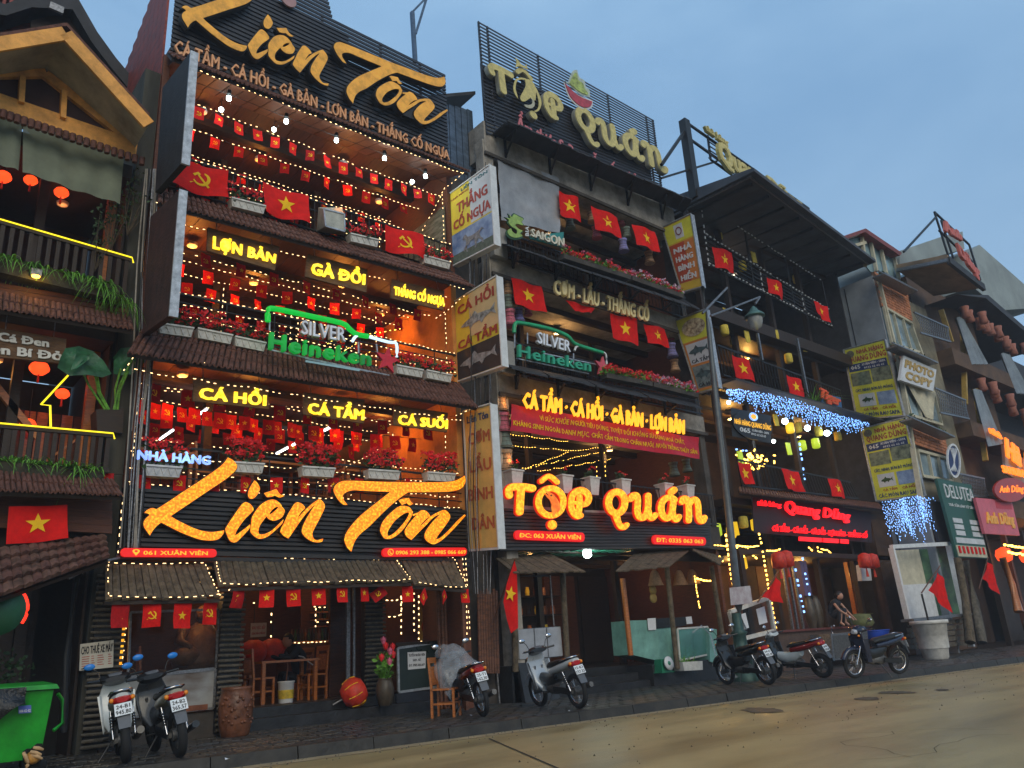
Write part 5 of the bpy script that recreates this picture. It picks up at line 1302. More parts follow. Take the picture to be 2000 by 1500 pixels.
for k in range(26):
    a=PY(-60+k*13.5,195+k*4.6,Yg-.3);MB().lathe([(.045,-.12),(.05,.02)],a,6).build('small_tile',TILE,B0)
# cloth drop
CT=thing('cloth_blind','long grey green cloth blind hanging across the top balcony of the ochre gabled house','blind',PY(0,330,-1.2))
for i,(x0,x1)in enumerate(((-90,36),(44,234))):
    ty=lambda x:213+x*.352;by=lambda x:322+x*.33
    q=Quad(PY(x0,ty(x0),-1.15),PY(x1+10,ty(x1),-1.15),PY(x1,by(x1),-1.25),PY(x0,by(x0),-1.25));q.n=V((0,-1,0))
    vs,fs=cloth_pts(16,6,lambda u,v:q.at(u,v,.03*math.sin(u*22+v*2)+.02*math.sin(u*9)))
    MB().add(vs,fs,True).build('cloth',CURT,CT)
GLN='small red lanterns on the gabled house'
for i,(px,py,r)in enumerate(((6,345,.13),(60,352,.11),(120,376,.12),(77,719,.15),(122,769,.11),(55,829,.12),(5,730,.06))):
    if i==6:continue
    Yl=-.2 if i!=5 else 0;p=PY(px,py,Yl)
    lab=['glowing red lantern cut by the left picture edge of the top balcony' if False else 'glowing red lantern under the cloth blind, farthest from the timber restaurant','half hidden red lantern peeping under the cloth blind','glowing red lantern under the cloth blind above the neon handrail','wide glowing red lantern under the hanging wood board','glowing red lantern beside the zigzag yellow neon','red lantern just above the lower neon handrail'][i]
    t=thing('round_lantern',lab,'lantern',p,GLN)
    MB().lathe([(.02,-.72*r),(.55*r,-.66*r),(.95*r,-.25*r),(r,.05*r),(.8*r,.45*r),(.4*r,.7*r)],p,20,ribs=.05).build('shade',E_LANT,t);MB().tube([p+V((0,0,.7*r)),p+V((0,0,.7*r+.5))],.006,4).build('cord',BLACK,t);MB().tube([p-V((0,0,.7*r)),p-V((0,0,.7*r+.14))],[.012,.02],6).build('tassel',LANT,t)
    if i in(0,2,3,4):lamp(p+V((0,-.3,0)),1.6,(1,.16,.04),.08,t)
warmfill(1.6,.4,6.1,7,'added warm ceiling lamp over the lower balcony of the gabled house',(1,.38,.08));warmfill(2.2,.2,9.1,4,'added warm ceiling lamp over the upper balcony of the gabled house',(1,.3,.08))
# balconies
def balcony(a,c,zdrop,lab,plab,gl,pb_):
    """a, c: rail ends in pixels at Y=-1.1"""
    Y=-1.1;p,q_=PY(*a,Y),PY(*c,Y)
    t=thing('balcony_railing',lab,'railing',p);MB().beam(p,q_,.07,.05).build('handrail',DKWOOD,t)
    n=19
    for i in range(n):
        s=(i+.5)/n;k=p.lerp(q_,s);boxpart('baluster',DKWOOD,t,k.x-.03,k.x+.03,Y-.02,Y+.02,k.z-zdrop,k.z-.03)
    MB().beam(p-V((0,0,zdrop)),q_-V((0,0,zdrop)),.08,.06).build('bottom_rail',DKWOOD,t)
    MB().tube([p+V((0,-.05,.035)),q_+V((0,-.05,.035)),q_+V((.03,-.04,-.05))],.012,6).build('neon_strip',E_NEON,t)
    pa,pc=PY(*pb_[0],-1.35),PY(*pb_[1],-1.35)
    t=thing('planter_box',plab,'planter',pa)
    MB().hexa([pa+V((0,0,-.24)),pc+V((0,0,-.24)),pc+V((0,.25,-.24)),pa+V((0,.25,-.24))],[pa,pc,pc+V((0,.25,0)),pa+V((0,.25,0))]).build('box',mat('weathered planter box',(.05,.045,.028),.9,var=.5,scale=5,bump=.5),t)
    b=MB();L=(pc-pa).length;d=(pc-pa)/L
    for i in range(int(L/.09)):
        k=pa+d*(i*.09)+V((0,.06,.0));blades(b,k,15,(.06,.08),RR.uniform(.26,.5),.8+.4*gl,.016)
    for i in range(9 if gl else 2):blades(b,pc+V((-.4+.07*i,-.05,-.05-.03*i)),12,(.06,.06),.42,1.5,.012)
    b.build('grass_blades',LEAF,t,kind='stuff')
    return t
balcony((-80,412),(256,509),.85,'upper balcony railing with yellow neon handrail on the gabled house','weathered planter box of spider grass under the upper neon handrail',1,((-80,482),(236,560)))
balcony((-80,826),(219,852),.55,'lower balcony railing with yellow neon handrail on the gabled house','weathered planter box of grass under the lower neon handrail',0,((-80,893),(205,918)))
# lamp fixture under the upper planter
t=thing('wall_light','small bulkhead light glowing yellow under the upper planter box','lamp',PY(71,532,-1.42));p=PY(71,532,-1.42)
boxpart('body',IRON,t,p.x-.07,p.x+.07,p.y-.03,p.y+.1,p.z-.05,p.z+.05);lamp(p+V((0,-.06,-.14)),3,(1,.6,.1),.05,t)
MB().lathe([(.055,-.015),(.06,0)],p-V((0,0,.06)),10).build('lens',E_WARM,t)
# yellow zigzag neon
t=thing('neon_strip','yellow zigzag neon strip hanging between the two lanterns of the lower balcony','neon',PY(134,732,-.9))
MB().tube([PY(x,y,-.9)for x,y in((134,732),(80,790),(98,792),(99,834))],.016,6).build('tube',E_NEON,t)
# thin eave under the upper balcony and the eave + tiles under the lower one
eave(B0,PY(-80,556,-1.25),PY(256,622,-1.25),PY(-84,590,-1.55),PY(260,645,-1.55),30,2,TILE,.04)
eave(B0,PY(-80,914,-1.3),PY(222,938,-1.3),PY(-84,955,-1.75),PY(238,968,-1.75),30,2,TILE,.04)
for k in range(5):
    a,c=PY(-80,955+k*16,-1.2),PY(218,975+k*15,-1.2);MB().beam(a,c,.05,.11).build('board',RUSTWOOD,B0)
for k in range(4):
    a,c=PY(-80,545+k*9,-1.1),PY(250,600+k*9,-1.1);MB().beam(a,c,.05,.07).build('board',RUSTWOOD,B0)
# hanging wood board with white hand lettering
t=thing('hanging_sign','dark rough board with white hand painted words on the gabled house','sign',PY(0,640,-1.2))
q=QY([(-95,626),(130,662),(127,710),(-95,688)],-1.2);MB().slab(q,.05).build('board',WB,t)
WI=mat('white hand lettering',(.62,.60,.56),.7,var=.15,scale=9,bump=0)
letters(q.sub(.16,.56,.84,.86),'Vịt Cá Đen',WI,t,.02,.002,bold=.04);letters(q.sub(.14,.10,.97,.42),'Miền Bí Đỏ',WI,t,.02,.002,bold=.04)
for u in(.45,.88):p=q.at(u,1);MB().tube([p,p+V((0,.05,.5))],.008,4).build('chain',IRON,t)
# taro leaves in a tub
t=thing('taro_plant','taro plant with very large green leaves in a square tub on the lower balcony','plant',PY(215,845,-1.0))
q=QY([(188,800),(242,797),(240,846),(190,842)],-1.0);MB().slab(q,.35).build('tub',DKWOOD,t)
def bigleaf(cx,cy,pts,Y,tilt):
    c=PY(cx,cy,Y);ring=[PY(x,y,Y+tilt*(1 if k%3 else .3))for k,(x,y)in enumerate(pts)]
    b=MB();n=len(ring);mid=[c.lerp(p,.55)+V((0,.04,.03*(1 if i%2 else-1)))for i,p in enumerate(ring)]
    b.add([c]+mid+ring,[(0,1+i,1+(i+1)%n)for i in range(n)]+[(1+i,1+n+i,1+n+(i+1)%n,1+(i+1)%n)for i in range(n)],True);b.build('leaf',BIGLEAF,t)
bigleaf(150,700,[(128,680),(155,676),(182,686),(202,704),(218,730),(200,737),(170,732),(135,734),(112,718),(118,698)],-1.35,.12)
bigleaf(258,700,[(222,704),(240,690),(262,684),(281,690),(283,706),(272,722),(256,731),(238,733),(222,730)],-1.2,.1)
bigleaf(168,698,[(150,690),(176,692),(176,700),(150,720),(138,722)],-1.42,.03)
bigleaf(240,690,[(220,700),(236,680),(258,678),(262,690),(240,705)],-1.1,.05)
for a,c in(((205,800),(152,702)),((213,800),(190,735)),((222,800),(258,702)),((226,800),(236,720)),((210,800),(186,735)),((230,800),(250,725))):
    MB().tube([PY(*a,-1.0),PY((a[0]+c[0])/2-6,(a[1]+c[1])/2,-1.05),PY(*c,-1.2)],.018,5).build('stem',LEAF,t)
# scraggy vines at the corner
for i,(cx,cy)in enumerate(((235,430),(268,400),(205,470))):
    b=MB();tb=MB()
    for k in range(9):
        p=PY(cx-20,cy+60,-1.1);e=PY(cx+RR.uniform(-25,25),cy-RR.uniform(-10,60),-1.1+RR.uniform(-.3,.3));m_=p.lerp(e,.5)+V((RR.uniform(-.1,.1),0,.05));tb.tube([p,m_,e],[.008,.006,.003],3)
        leafy(b,e,14,(.14,.1,.14),.06);leafy(b,m_,6,(.1,.08,.1),.05)
    t=thing('climbing_plant','scraggy climbing shrub at the corner pier beside the upper neon handrail, '+['middle clump','highest clump','lowest clump'][i],'plant',PY(cx,cy,-1.1));tb.build('stems',BARK,t);b.build('leaves',LEAFD,t,kind='stuff')
# large flag on the boards
big_flag([PY(17,990,-1.5),PY(131,986,-1.5),PY(131,1053,-1.55),PY(10,1065,-1.55)],'red flag with large yellow star hung below the lower balcony of the gabled house',None,'star',wave=.04)
# lower tiled roof: single tiles in three courses
TR=thing('tiled_canopy','mossy clay tile canopy over the entrance of the gabled house','canopy',PY(0,1160,-2.6))
TA,TB_,TC,TD=PY(-60,1080,-1.6),PY(205,1046,-1.3),PY(212,1092,-1.75),PY(-60,1186,-2.9)
q=Quad(TA,TB_,TC,TD)
if q.n.z<0:q.n=-q.n
MB().slab(q,.05,-.03).build('deck',DKWOOD,TR)
for r in range(4):
    v1=1-r/4;v0=1-(r+1.22)/4
    nn=15
    for i in range(nn):
        u0=(i+.03)/nn;u1=(i+.97)/nn;v0_=v0-RR.uniform(0,.015);h=RR.uniform(0,.012)
        vs=[q.at(u0,v1,.0),q.at(u1,v1,.0),q.at(u1,v0_,.045+h),q.at(u0,v0_,.035+h),q.at(u0,v1,.02),q.at(u1,v1,.02),q.at(u1,v0_,.085+h),q.at(u0,v0_,.075+h)]
        vs2=[q.at((u0+u1)/2,v1,.04),q.at((u0+u1)/2,v0_,.105+h)]
        MB().add(vs+vs2,[(0,1,2,3),(4,8,9,7),(8,5,6,9),(0,4,7,3),(1,2,6,5),(3,7,9,6,2),(0,1,5,8,4)]).build('roof_tile',TILE2 if RR.random()<.6 else TILE,TR)
# gutter pipe and post at the passage
t=thing('drain_pipe','dark metal drain pipe with a bent elbow beside the passage','pipe',PY(140,1330,-1.2))
MB().tube([PY(125,1430,-1.3),PY(132,1280,-1.3),PY(150,1125,-1.3),PY(160,1117,-1.35)],.045,8).build('downpipe',BLACK,t);MB().tube([PY(133,1130,-1.5),PY(190,1100,-1.4),PY(232,1090,-1.2)],.025,6).build('gutter',IRON,t)
boxpart('front_wall',DK,B0,-3,2.45,-.6,-.45,.15,2.9)
for i in range(8):boxpart('shutter_strip',DKWOOD,B0,1.0+i*.17,1.15+i*.17,-.64,-.601,.2,2.6)
t=thing('bush','dark leafy shrub in the shade under the tile canopy of the gabled house','bush',(2.0,-1.4,.15));b=MB()
for k in range(14):leafy(b,(1.6+RR.uniform(-.5,.6),-1.3,.9+RR.uniform(-.3,.5)),34,(.25,.2,.25),.07)
b.build('leaves',LEAFD,t,kind='stuff');MB().tube([(1.7,-1.3,.15),(1.7,-1.3,1.0)],.03,6).build('stem',BARK,t)
# round green and red sign at the frame edge
t=thing('round_sign','round green sign with a glowing red rim hanging under the tile canopy','sign',PY(0,1195,-2.4));c=PY(-6,1192,-2.4)
M=Matrix.Translation(c)@Matrix.Rotation(math.pi/2,4,'X')
MB().lathe([(.001,.0),(.30,.0),(.30,.05),(.001,.05)],(0,0,0),24).xf(M).build('disc',mat('green sign disc',(.02,.09,.045),.5,var=.3,scale=4,bump=.1),t)
MB().tube([c+V((.31*math.cos(a),-.02,.31*math.sin(a)))for a in[math.radians(k)for k in range(-30,61,10)]],.03,6).build('lit_rim',emit('red rim tube',(1,.03,.01),1.6),t)
# cables on the party wall
for i in range(10):
    x0=262+i*4;dx=RR.uniform(-10,10)
    pts=[PY(x0+20+RR.uniform(-3,3),330,-1.15),PY(x0+8+RR.uniform(-4,4),520,-1.2),PY(x0+dx*.4,700,-1.2),PY(x0-14+RR.uniform(-4,4),880,-1.15),PY(x0-26+dx*.3,1070,-1.12)]
    tag(MB().tube([PY(p.x,p.y,-1.16)for p in smooth([(1000+(ROT.transposed()@(q_-EYE)).x*FPX/-(ROT.transposed()@(q_-EYE)).z,750-(ROT.transposed()@(q_-EYE)).y*FPX/-(ROT.transposed()@(q_-EYE)).z)for q_ in pts],3,False)],RR.choice((.010,.014,.02)),5).build('cable',RR.choice((IRON,BLACK,CONC,BLACK))),'loose cable on the pier left of the timber restaurant, %s from the left'%ORDS[i],'cable','cables on the left party pier')
# --- green wheeled bin
bn=thing('wheeled_bin','green four wheeled rubbish bin, scorched at the front, with a black bag hanging out','bin',(1.9,-3.4,.15))
F0=[PY(-60,1352,-3.0),PY(103,1347,-3.0),PY(86,1506,-3.0),PY(-60,1516,-3.0)]
x0,x1,x2=F0[0].x,F0[1].x,F0[2].x;zt,zb_=F0[1].z,.32
yb=-2.2
MB().hexa([(x0,-3.0+.08,zb_),(x2-.04,-3.0+.08,zb_),(x2,yb-.05,zb_),(x0,yb-.05,zb_)],[(x0,-3.05,zt),(x1,-3.05,zt),(x1+.05,yb,zt),(x0,yb,zt)]).build('body',BINM,bn)
MB().hexa([(x0,-3.1,zt+.01),(x1+.05,-3.1,zt+.01),(x1+.08,yb+.04,zt+.03),(x0,yb+.04,zt+.03)],[(x0,-3.08,zt+.06),(x1+.02,-3.08,zt+.06),(x1+.05,yb+.02,zt+.10),(x0,yb+.02,zt+.10)]).build('lid',BINM,bn)
MB().tube([(x1+.07,-2.95,zt-.05),(x1+.13,-2.9,zt-.12),(x2+.16,-2.9,zb_+.35),(x2+.06,-2.95,zb_+.28)],.022,6).build('handle',BINM,bn)
for y in(-2.9,-2.35):MB().lathe([(.03,-.025),(.09,-.025),(.09,.025),(.03,.025)],(0,0,0),14).xf(Matrix.Translation((x2-.05,y,.24))@Matrix.Rotation(math.pi/2,4,'X')).build('wheel',RUBBER,bn)
b=MB();c=PY(10,1372,-3.12)
vs,fs=cloth_pts(12,10,lambda u,v:V((x0+u*(PY(50,1352,-3.1).x-x0),-3.12-.06*math.sin(u*9+v*5)*(1-v)-.05*(1-v),zt+.05-(1-v)*(.30+.12*math.sin(u*5)))))
MB().add(vs,fs,True).build('black_bag',BAG,bn)
q=QY([(36,1379),(61,1377),(61,1392),(36,1394)],-3.09);MB().slab(q,.004).build('sticker',mat('blue sticker',(.08,.12,.4),.6,var=.2,scale=9,bump=0),bn);letters(q.sub(.05,.15,.95,.5),'0888 422 422',PAPER,bn,.003,.002)
MB().prism([PY(x,y,-3.06)for x,y in((44,1468),(52,1462),(60,1462),(72,1452),(82,1452),(84,1470),(78,1496),(60,1504),(48,1500),(44,1482))],(0,-.02,0)).build('scorch_hole',mat('charred plastic',(.008,.008,.006),.9,var=.3,scale=9,bump=.5),bn)
t=thing('food_waste','orange peel and pale food scraps sticking out of the scorched hole of the green bin','waste',PY(64,1480,-3.12));p=PY(64,1480,-3.12)
MB().ball(p,.07,sx=1.2).build('fruit_rind',AMBER if False else mat('orange rind',(.42,.20,.04),.6,var=.4,scale=9,bump=.3),t)
for a,c in(((46,1470),(55,1490)),((66,1460),(84,1464)),((60,1468),(80,1474)),((62,1474),(82,1482)),((54,1494),(52,1500))):MB().tube([PY(*a,-3.16),PY((a[0]+c[0])/2,(a[1]+c[1])/2-1,-3.19),PY(*c,-3.17)],[.018,.022,.014],6).build('scrap',mat('pale food scrap',(.48,.30,.15),.7,var=.3,scale=15,bump=.2),t)

# ================================================================ second building: concrete galleries, round lettered signs
def board(name,lab,cat,px,Y,m,th=.04,group=None,part='board'):
    t=thing(name,lab,cat,PY(*px[0],Y),group);q=QY(px,Y);MB().slab(q,th).build(part,m,t);return t,q
def strip(parent,name,m,a,c,Y,w_,h_,Y2=None):
    return MB().beam(PY(*a,Y),PY(*c,Y if Y2 is None else Y2),w_,h_).build(name,m,parent)
def wallprism(parent,name,m,px,Y,th):return MB().prism([PY(*p,Y)for p in px],(0,th,0)).build(name,m,parent)
B2=thing('restaurant_building','four storey concrete and wood restaurant with jutting plank canopies and round lettered orange sign','building',(11,-1,.15))
X2,X3=11.25,18.5
for z0,z1 in((.5,3.4),(4.0,6.6),(7.15,9.6),(10.1,12.75)):
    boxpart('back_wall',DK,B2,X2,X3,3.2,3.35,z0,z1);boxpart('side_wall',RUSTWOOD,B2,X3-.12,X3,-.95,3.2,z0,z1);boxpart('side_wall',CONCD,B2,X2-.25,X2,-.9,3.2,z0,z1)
    for k in range(4):boxpart('ceiling_beam',DKWOOD,B2,X2,X3,-.4+k*.9,-.26+k*.9,z1-.16,z1)
    for k in range(5):boxpart('wall_panel',RUSTWOOD if k%2 else DKWOOD,B2,X2+.3+k*1.4,X2+1.5+k*1.4,3.12,3.198,z0+.2,z1-.3)
    for xp in(13.4,16.2):boxpart('post',DKWOOD,B2,xp,xp+.14,.8,.94,z0,z1)
for z0,z1,m in((3.4,4.0,CONCD),(6.6,7.15,CONC),(9.6,10.1,CONC),(12.95,13.95,CONC)):
    boxpart('floor_slab',m,B2,X2-.25,X3+.1,-1.02,3.3,z0,z1);boxpart('slab_moulding',CONCD,B2,X2-.28,X3+.12,-1.08,-1.022,z0-.02,z0+.07)
boxpart('corner_pier',CONC,B2,X2-.3,X2+.02,-1.0,-.7,.15,13.4);boxpart('corner_pier',CONCD,B2,X3-.15,X3+.08,-.98,-.6,3.4,13.4)
# worn white railing feet at the left ends
for z in(7.15,10.1):boxpart('corner_block',CONCW,B2,X2-.3,X2+.12,-1.2,-1.03,z-.05,z+.75)
# blue corrugated sheets between the roofs
for k in range(12):boxpart('wall_sheet',BLUEMET,B2,10.0+k*.1,10.09+k*.1,-.4+.02*(k%2),-.36+.02*(k%2),12.3,14.5+.02*k)
MB().prism([(9.7,-.6,14.3),(11.15,-.6,15.1),(11.15,-.6,15.2),(9.7,-.6,14.4)],(0,1.5,0)).build('roof_sheet',ROOFD,B2)
boxpart('link_wall',CONCD,B2,9.96,X2-.3,-.55,-.4,.15,12.3);boxpart('link_wall',CONCD,B2,X3+.1,19.6,.0,.2,.15,13.6)
for i in range(9):tag(MB().tube([PY(p.x,p.y,-1.5)for p in smooth([(912+i*6,330+RR.uniform(-20,20)),(915+i*5+RR.uniform(-6,6),520),(918+i*5+RR.uniform(-6,6),760),(914+i*5+RR.uniform(-8,8),980),(925+i*4,1160)],3,False)],RR.choice((.008,.012)),4).build('cable',RR.choice((BLACK,IRON,BLACK))),'thin cable hanging past the middle sign boxes, %s from the left'%ORDS[i],'cable','cables past the middle sign boxes')
# jutting canopies of planks on brackets
def canopy(a0,a1,b0,b1,Ya,Yb,lab,n=18):
    """a: edge at the wall, b: outer edge"""
    t=thing('plank_canopy',lab,'canopy',PY(*a0,Ya),'jutting plank canopies of the concrete restaurant')
    p0,p1,r0,r1=PY(*a0,Ya),PY(*a1,Ya),PY(*b0,Yb),PY(*b1,Yb)
    for i in range(n):
        u0,u1=(i+.02)/n,(i+.98)/n;e=RR.uniform(0,.06)
        lo=[p0.lerp(p1,u0),p0.lerp(p1,u1),r0.lerp(r1,u1)+V((0,-e,0)),r0.lerp(r1,u0)+V((0,-e,0))];MB().hexa(lo,[p+V((0,0,.04))for p in lo]).build('plank',ROOFD,t)
    for k in range(5):
        u=(k+.25)/5;a,c=p0.lerp(p1,u),r0.lerp(r1,u).lerp(p0.lerp(p1,u),.2)
        b=MB();b.beam(a-V((0,0,.03)),c-V((0,0,.03)),.05,.05);b.beam(a-V((0,0,.5)),c-V((0,0,.06)),.045,.045);b.beam(a-V((0,0,.55)),a,.05,.05);b.build('bracket',BLACK,t)
    return t,Quad(p0,p1,r1,r0)
canopy((963,262),(1336,416),(990,238),(1350,392),-1.05,-1.9,'highest dark plank canopy under the unlit rooftop sign',20)
canopy((978,478),(1336,586),(990,480),(1366,606),-1.1,-1.85,'dark plank canopy below the dragon beer sign')
canopy((984,712),(1340,782),(996,722),(1372,800),-1.1,-1.85,'dark plank canopy below the unlit bottle sign')
for z0,z1,s_,nm in((4.05,4.85,.15,'lowest'),(7.2,7.95,.15,'middle'),(10.15,10.85,.15,'highest')):
    t=thing('railing','%s thin iron gallery railing of the concrete restaurant'%nm,'railing',(X2,-1.1,z0),'gallery railings of the concrete restaurant');railing(t,X2,X3,z0,z1,-1.08,BLACK,s_,1)
# clear tarpaulin
t=thing('tarpaulin','greyish transparent tarpaulin closing the left end of the top gallery','tarpaulin',PY(970,305,-1.0))
q=Quad(PY(970,303,-1.02),PY(1092,348,-1.02),PY(1093,455,-1.04),PY(979,430,-1.04));q.n=V((0,-1,0))
vs,fs=cloth_pts(20,14,lambda u,v:q.at(u,v,.02*math.sin(u*14+2*v)+.015*math.sin(v*17+5*u)))
MB().add(vs,fs,True).build('sheet',mat('translucent tarpaulin',(.36,.38,.42),.35,var=.25,scale=1.6,bump=.5,alpha=.80),t)
# flags
GF='large star flags hung along the galleries of the concrete restaurant'
for i,(c,lab)in enumerate((([(968,306),(1000,325),(1040,352),(1020,352)],'red flag bunched behind the transparent tarpaulin'),
    ([(1090,373),(1129,386),(1135,435),(1092,420)],'red star flag just right of the transparent tarpaulin'),
    ([(1154,401),(1207,424),(1214,466),(1163,447)],'red star flag in the middle of the top gallery above the green letters'),
    ([(1235,437),(1280,452),(1287,494),(1244,478)],'red star flag at the right end of the top gallery beside the orange sign box'),
    ([(999,542),(1056,560),(1065,612),(1004,596)],'red star flag left of the unlit golden words'),
    ([(1105,586),(1160,602),(1155,612),(1122,609)],'red flag folded up under the golden words'),
    ([(1190,612),(1245,623),(1247,676),(1195,660)],'red star flag under the end of the golden words'),
    ([(1257,632),(1300,642),(1307,680),(1266,669)],'red star flag beside the fish picture sign box'))):
    if i==5:
        big_flag([PY(*p,-1.15)for p in c],lab,GF,'star',8,5,.05,3,ph=i,esize=.01)
    else:big_flag([PY(*p,-1.15 if i else-.9)for p in c],lab,GF,'star',8,7,.06,2.4,ph=i*1.3)
# rooftop sign with slats
S3=thing('rooftop_sign','slatted rooftop sign with unlit olive round letters and a flaming red bowl','sign',PY(945,240,-1.05))
q3=Quad(PY(934,40,-1.05),PY(1277,234,-1.05),PY(1296,384,-1.05),PY(950,262,-1.05));q3.n=V((0,-1,0))
n=31
for i in range(n):
    v=(i+.5)/n;MB().beam(q3.at(0,v),q3.at(1,v),.014,.05).build('slat',SLATG,S3)
for u0,u1,v0,v1 in((.10,.55,.0,.60),(.55,.94,.12,.55),(.2,.36,.55,.66),(.56,.70,.5,.66),(.0,.1,.0,.62)):MB().slab(q3.sub(u0,v0,u1,v1),.02,-.04).build('backing_sheet',SLATB,S3)
for u in(0.004,.045,.30,.70,.95,.996):MB().beam(q3.at(u,0,-.03),q3.at(u,1,-.03),.045,.045).build('frame_post',SLATG,S3)
D_=lambda x,y:(980+x/9.0909,910+y/9.0909)
F_=lambda x,y:(1170+x/9.0909,930+y/9.0909)
TQ=[ # (converter, points, width, closed)
 (D_,[(135,520),(120,450),(165,385),(260,372),(400,375),(545,398)],122,False,'letter'),(D_,[(340,410),(325,600),(315,815)],128,False,'letter'),
 (D_,[(705,270),(815,185),(900,215),(980,290)],80,False,'accent'),
 (D_,[(870+222*math.cos(a),640+242*math.sin(a))for a in[k*math.pi/5 for k in range(10)]],102,True,'letter'),
 (D_,[(1400,880),(1320,880),(1245,780),(1228,640),(1270,500),(1390,435),(1500,480),(1540,580),(1500,665),(1400,690)],[95,110,100,95,100,115,110,105,100,90],False,'letter'),
 (D_,[(1378,550),(1372,700),(1350,890)],[95,100,110],False,'letter'),(D_,[(1290,655),(1380,660)],60,False,'letter'),
 (F_,[(310+145*math.cos(a),470+190*math.sin(a))for a in[k*math.pi/5 for k in range(10)]],112,True,'letter'),(F_,[(300,690),(330,800),(380,890),(440,905),(490,865)],[120,95,95,95,80],False,'letter'),
 (F_,[(565,400),(600,350),(665,345),(685,430),(680,620),(715,720),(790,735),(850,640),(870,500),(870,350)],105,False,'letter'),(F_,[(880,620),(895,710),(940,750),(1000,690)],90,False,'letter'),
 (F_,[(1335,420),(1270,385),(1180,395),(1110,480),(1098,590),(1130,700),(1200,750),(1270,690),(1300,560),(1312,430)],105,False,'letter'),(F_,[(1310,640),(1330,740),(1380,775),(1420,720)],90,False,'letter'),
 (F_,[(1275,285),(1330,245)],110,False,'accent'),
 (F_,[(1470,455),(1490,405),(1545,405),(1580,480),(1590,650),(1585,785)],100,False,'letter'),(F_,[(1600,500),(1650,430),(1715,420),(1755,500),(1765,680),(1790,780),(1840,795),(1870,740)],98,False,'letter')]
UPQ=lambda p:(1.0145*p[0]-.2511*p[1]+1.1059,-.0148*p[0]+1.2081*p[1]+10.3293)
def toplane(loops,conv,Y):return[[(PY(*conv(p[0],p[1]),Y).x,PY(*conv(p[0],p[1]),Y).z)for p in l]for l in loops]
fishp=0
S4=thing('lit_sign','lit orange round lettered sign with a fish inside the O','sign',PY(990,1000,-1.2))
fishp=[(770,445),(840,470),(910,510),(970,590),(1020,680),(1030,750),(1010,800),(985,830),(960,808),(905,905),(885,850),(865,740),(870,690),(840,610),(790,560),(745,490),(775,500),(830,545),(800,500),(765,470)]
TQ.append((D_,[(893,1040),(897,1050)],150,False,'dot'))
YT=-1.42;RIM=mat('dull letter edge',(.30,.29,.24),.5,var=.2,scale=6,bump=0)
for i,(cv,pts,w_,closed,nm)in enumerate(TQ):
    dz=.004*(i%3)
    f=lambda p,cv=cv:(lambda r:(r.x,r.z))(PY(*cv(p[0],p[1]),YT-.06))
    g=lambda p,cv=cv:UPQ((lambda r:(r.x,r.z))(PY(*cv(p[0],p[1]),-1.12)))
    pen_mesh(pen(pts,w_,closed),f,YT-.075-dz,YT-.055).build(nm,E_BIGO,S4);pen_mesh(pen(pts,w_,closed,grow=11),f,YT-.05-dz,YT).build('letter_rim',E_RIM,S4)
    if i==3:continue
    pen_mesh(pen(pts,w_,closed),g,-1.27-dz,-1.25).build(nm,OLIVE,S3);pen_mesh(pen(pts,w_,closed,grow=9),g,-1.245-dz,-1.12).build('letter_rim',RIM,S3)
fo=toplane([fishp],D_,YT-.06);wall_letter(fo,YT,emit('brown orange lit fish',(.9,.16,.01),.8,(.95,.3,.02),9),S4,.01,'fish',.08)
wall_letter([stroke([(800,540),(880,620),(940,700),(985,800)],9)[0]]and toplane([stroke([(800,540),(880,620),(940,700),(985,800)],9)[0]],D_,-1.12),-1.2,box_side,S4,.012,'fish_line',.085)
wall_letter(toplane([circ(860,530,14)],D_,YT-.06),YT,box_side,S4,.012,'fish_eye',.085)
# O of the rooftop sign: thin ring with a bulb headed prawn and a crown
G_=lambda x,y:(930+x/9.5238,110+y/9.5238)
def roofshape(pts,conv,m,nm,off):wall_letter([[(PY(*conv(p.x,p.y),-1.2).x,PY(*conv(p.x,p.y),-1.2).z)for p in smooth(pts,3)]],-1.2,m,S3,.02,nm,off)
roofshape([(745,815,1),(680,720),(660,590),(700,460),(800,425),(920,460),(1040,560),(1130,720),(1180,880),(1150,1010),(1090,1060),(1030,1050,1),(1110,1000),(1130,880),(1090,720),(1000,570),(900,480),(790,460),(720,500),(700,620),(720,720)],G_,OLIVE,'letter',.06)
roofshape([(860,470,1),(950,480),(1030,570),(1060,700),(1050,860,1),(1000,860),(960,815),(880,870),(800,880),(770,800),(820,700),(870,590)],G_,OLIVE,'emblem',.10)
roofshape([(940,820,1),(1010,880),(1020,970),(960,1020),(860,1000),(830,950),(900,960),(970,940),(980,880)],G_,mat('pale olive edge',(.42,.40,.30),.5,var=.2,scale=8,bump=0),'emblem',.13)
roofshape([(680,70,1),(730,120),(780,190),(850,230),(880,190,1),(910,290,1),(820,250),(740,230),(680,250,1),(700,160)],G_,OLIVE,'crown',.10)
H_=lambda x,y:(860+x*.3133,30+y*.3133)
roofshape([(756,422,1),(840,500),(938,540,1),(935,580),(900,595),(850,580),(790,520)],H_,WHITE,'bowl',.06)
roofshape([(764,436,1),(845,512),(932,548,1),(924,574),(895,585),(850,570),(795,515)],H_,mat('faded red bowl',(.42,.05,.07),.5,var=.3,scale=7,bump=0),'bowl_face',.082)
roofshape([(762,420,1),(775,440),(790,400),(810,360),(835,355,1),(850,400),(880,420),(890,460),(912,480),(915,525,1),(845,500)],H_,mat('pale flame edge',(.42,.48,.42),.5,var=.3,scale=8,bump=0),'flame',.10)
roofshape([(785,440,1),(812,385),(828,375),(840,420),(868,440),(880,475),(900,500),(895,512,1),(845,490)],H_,mat('yellow green flame',(.33,.40,.10),.5,var=.6,scale=9,bump=0),'flame',.122)
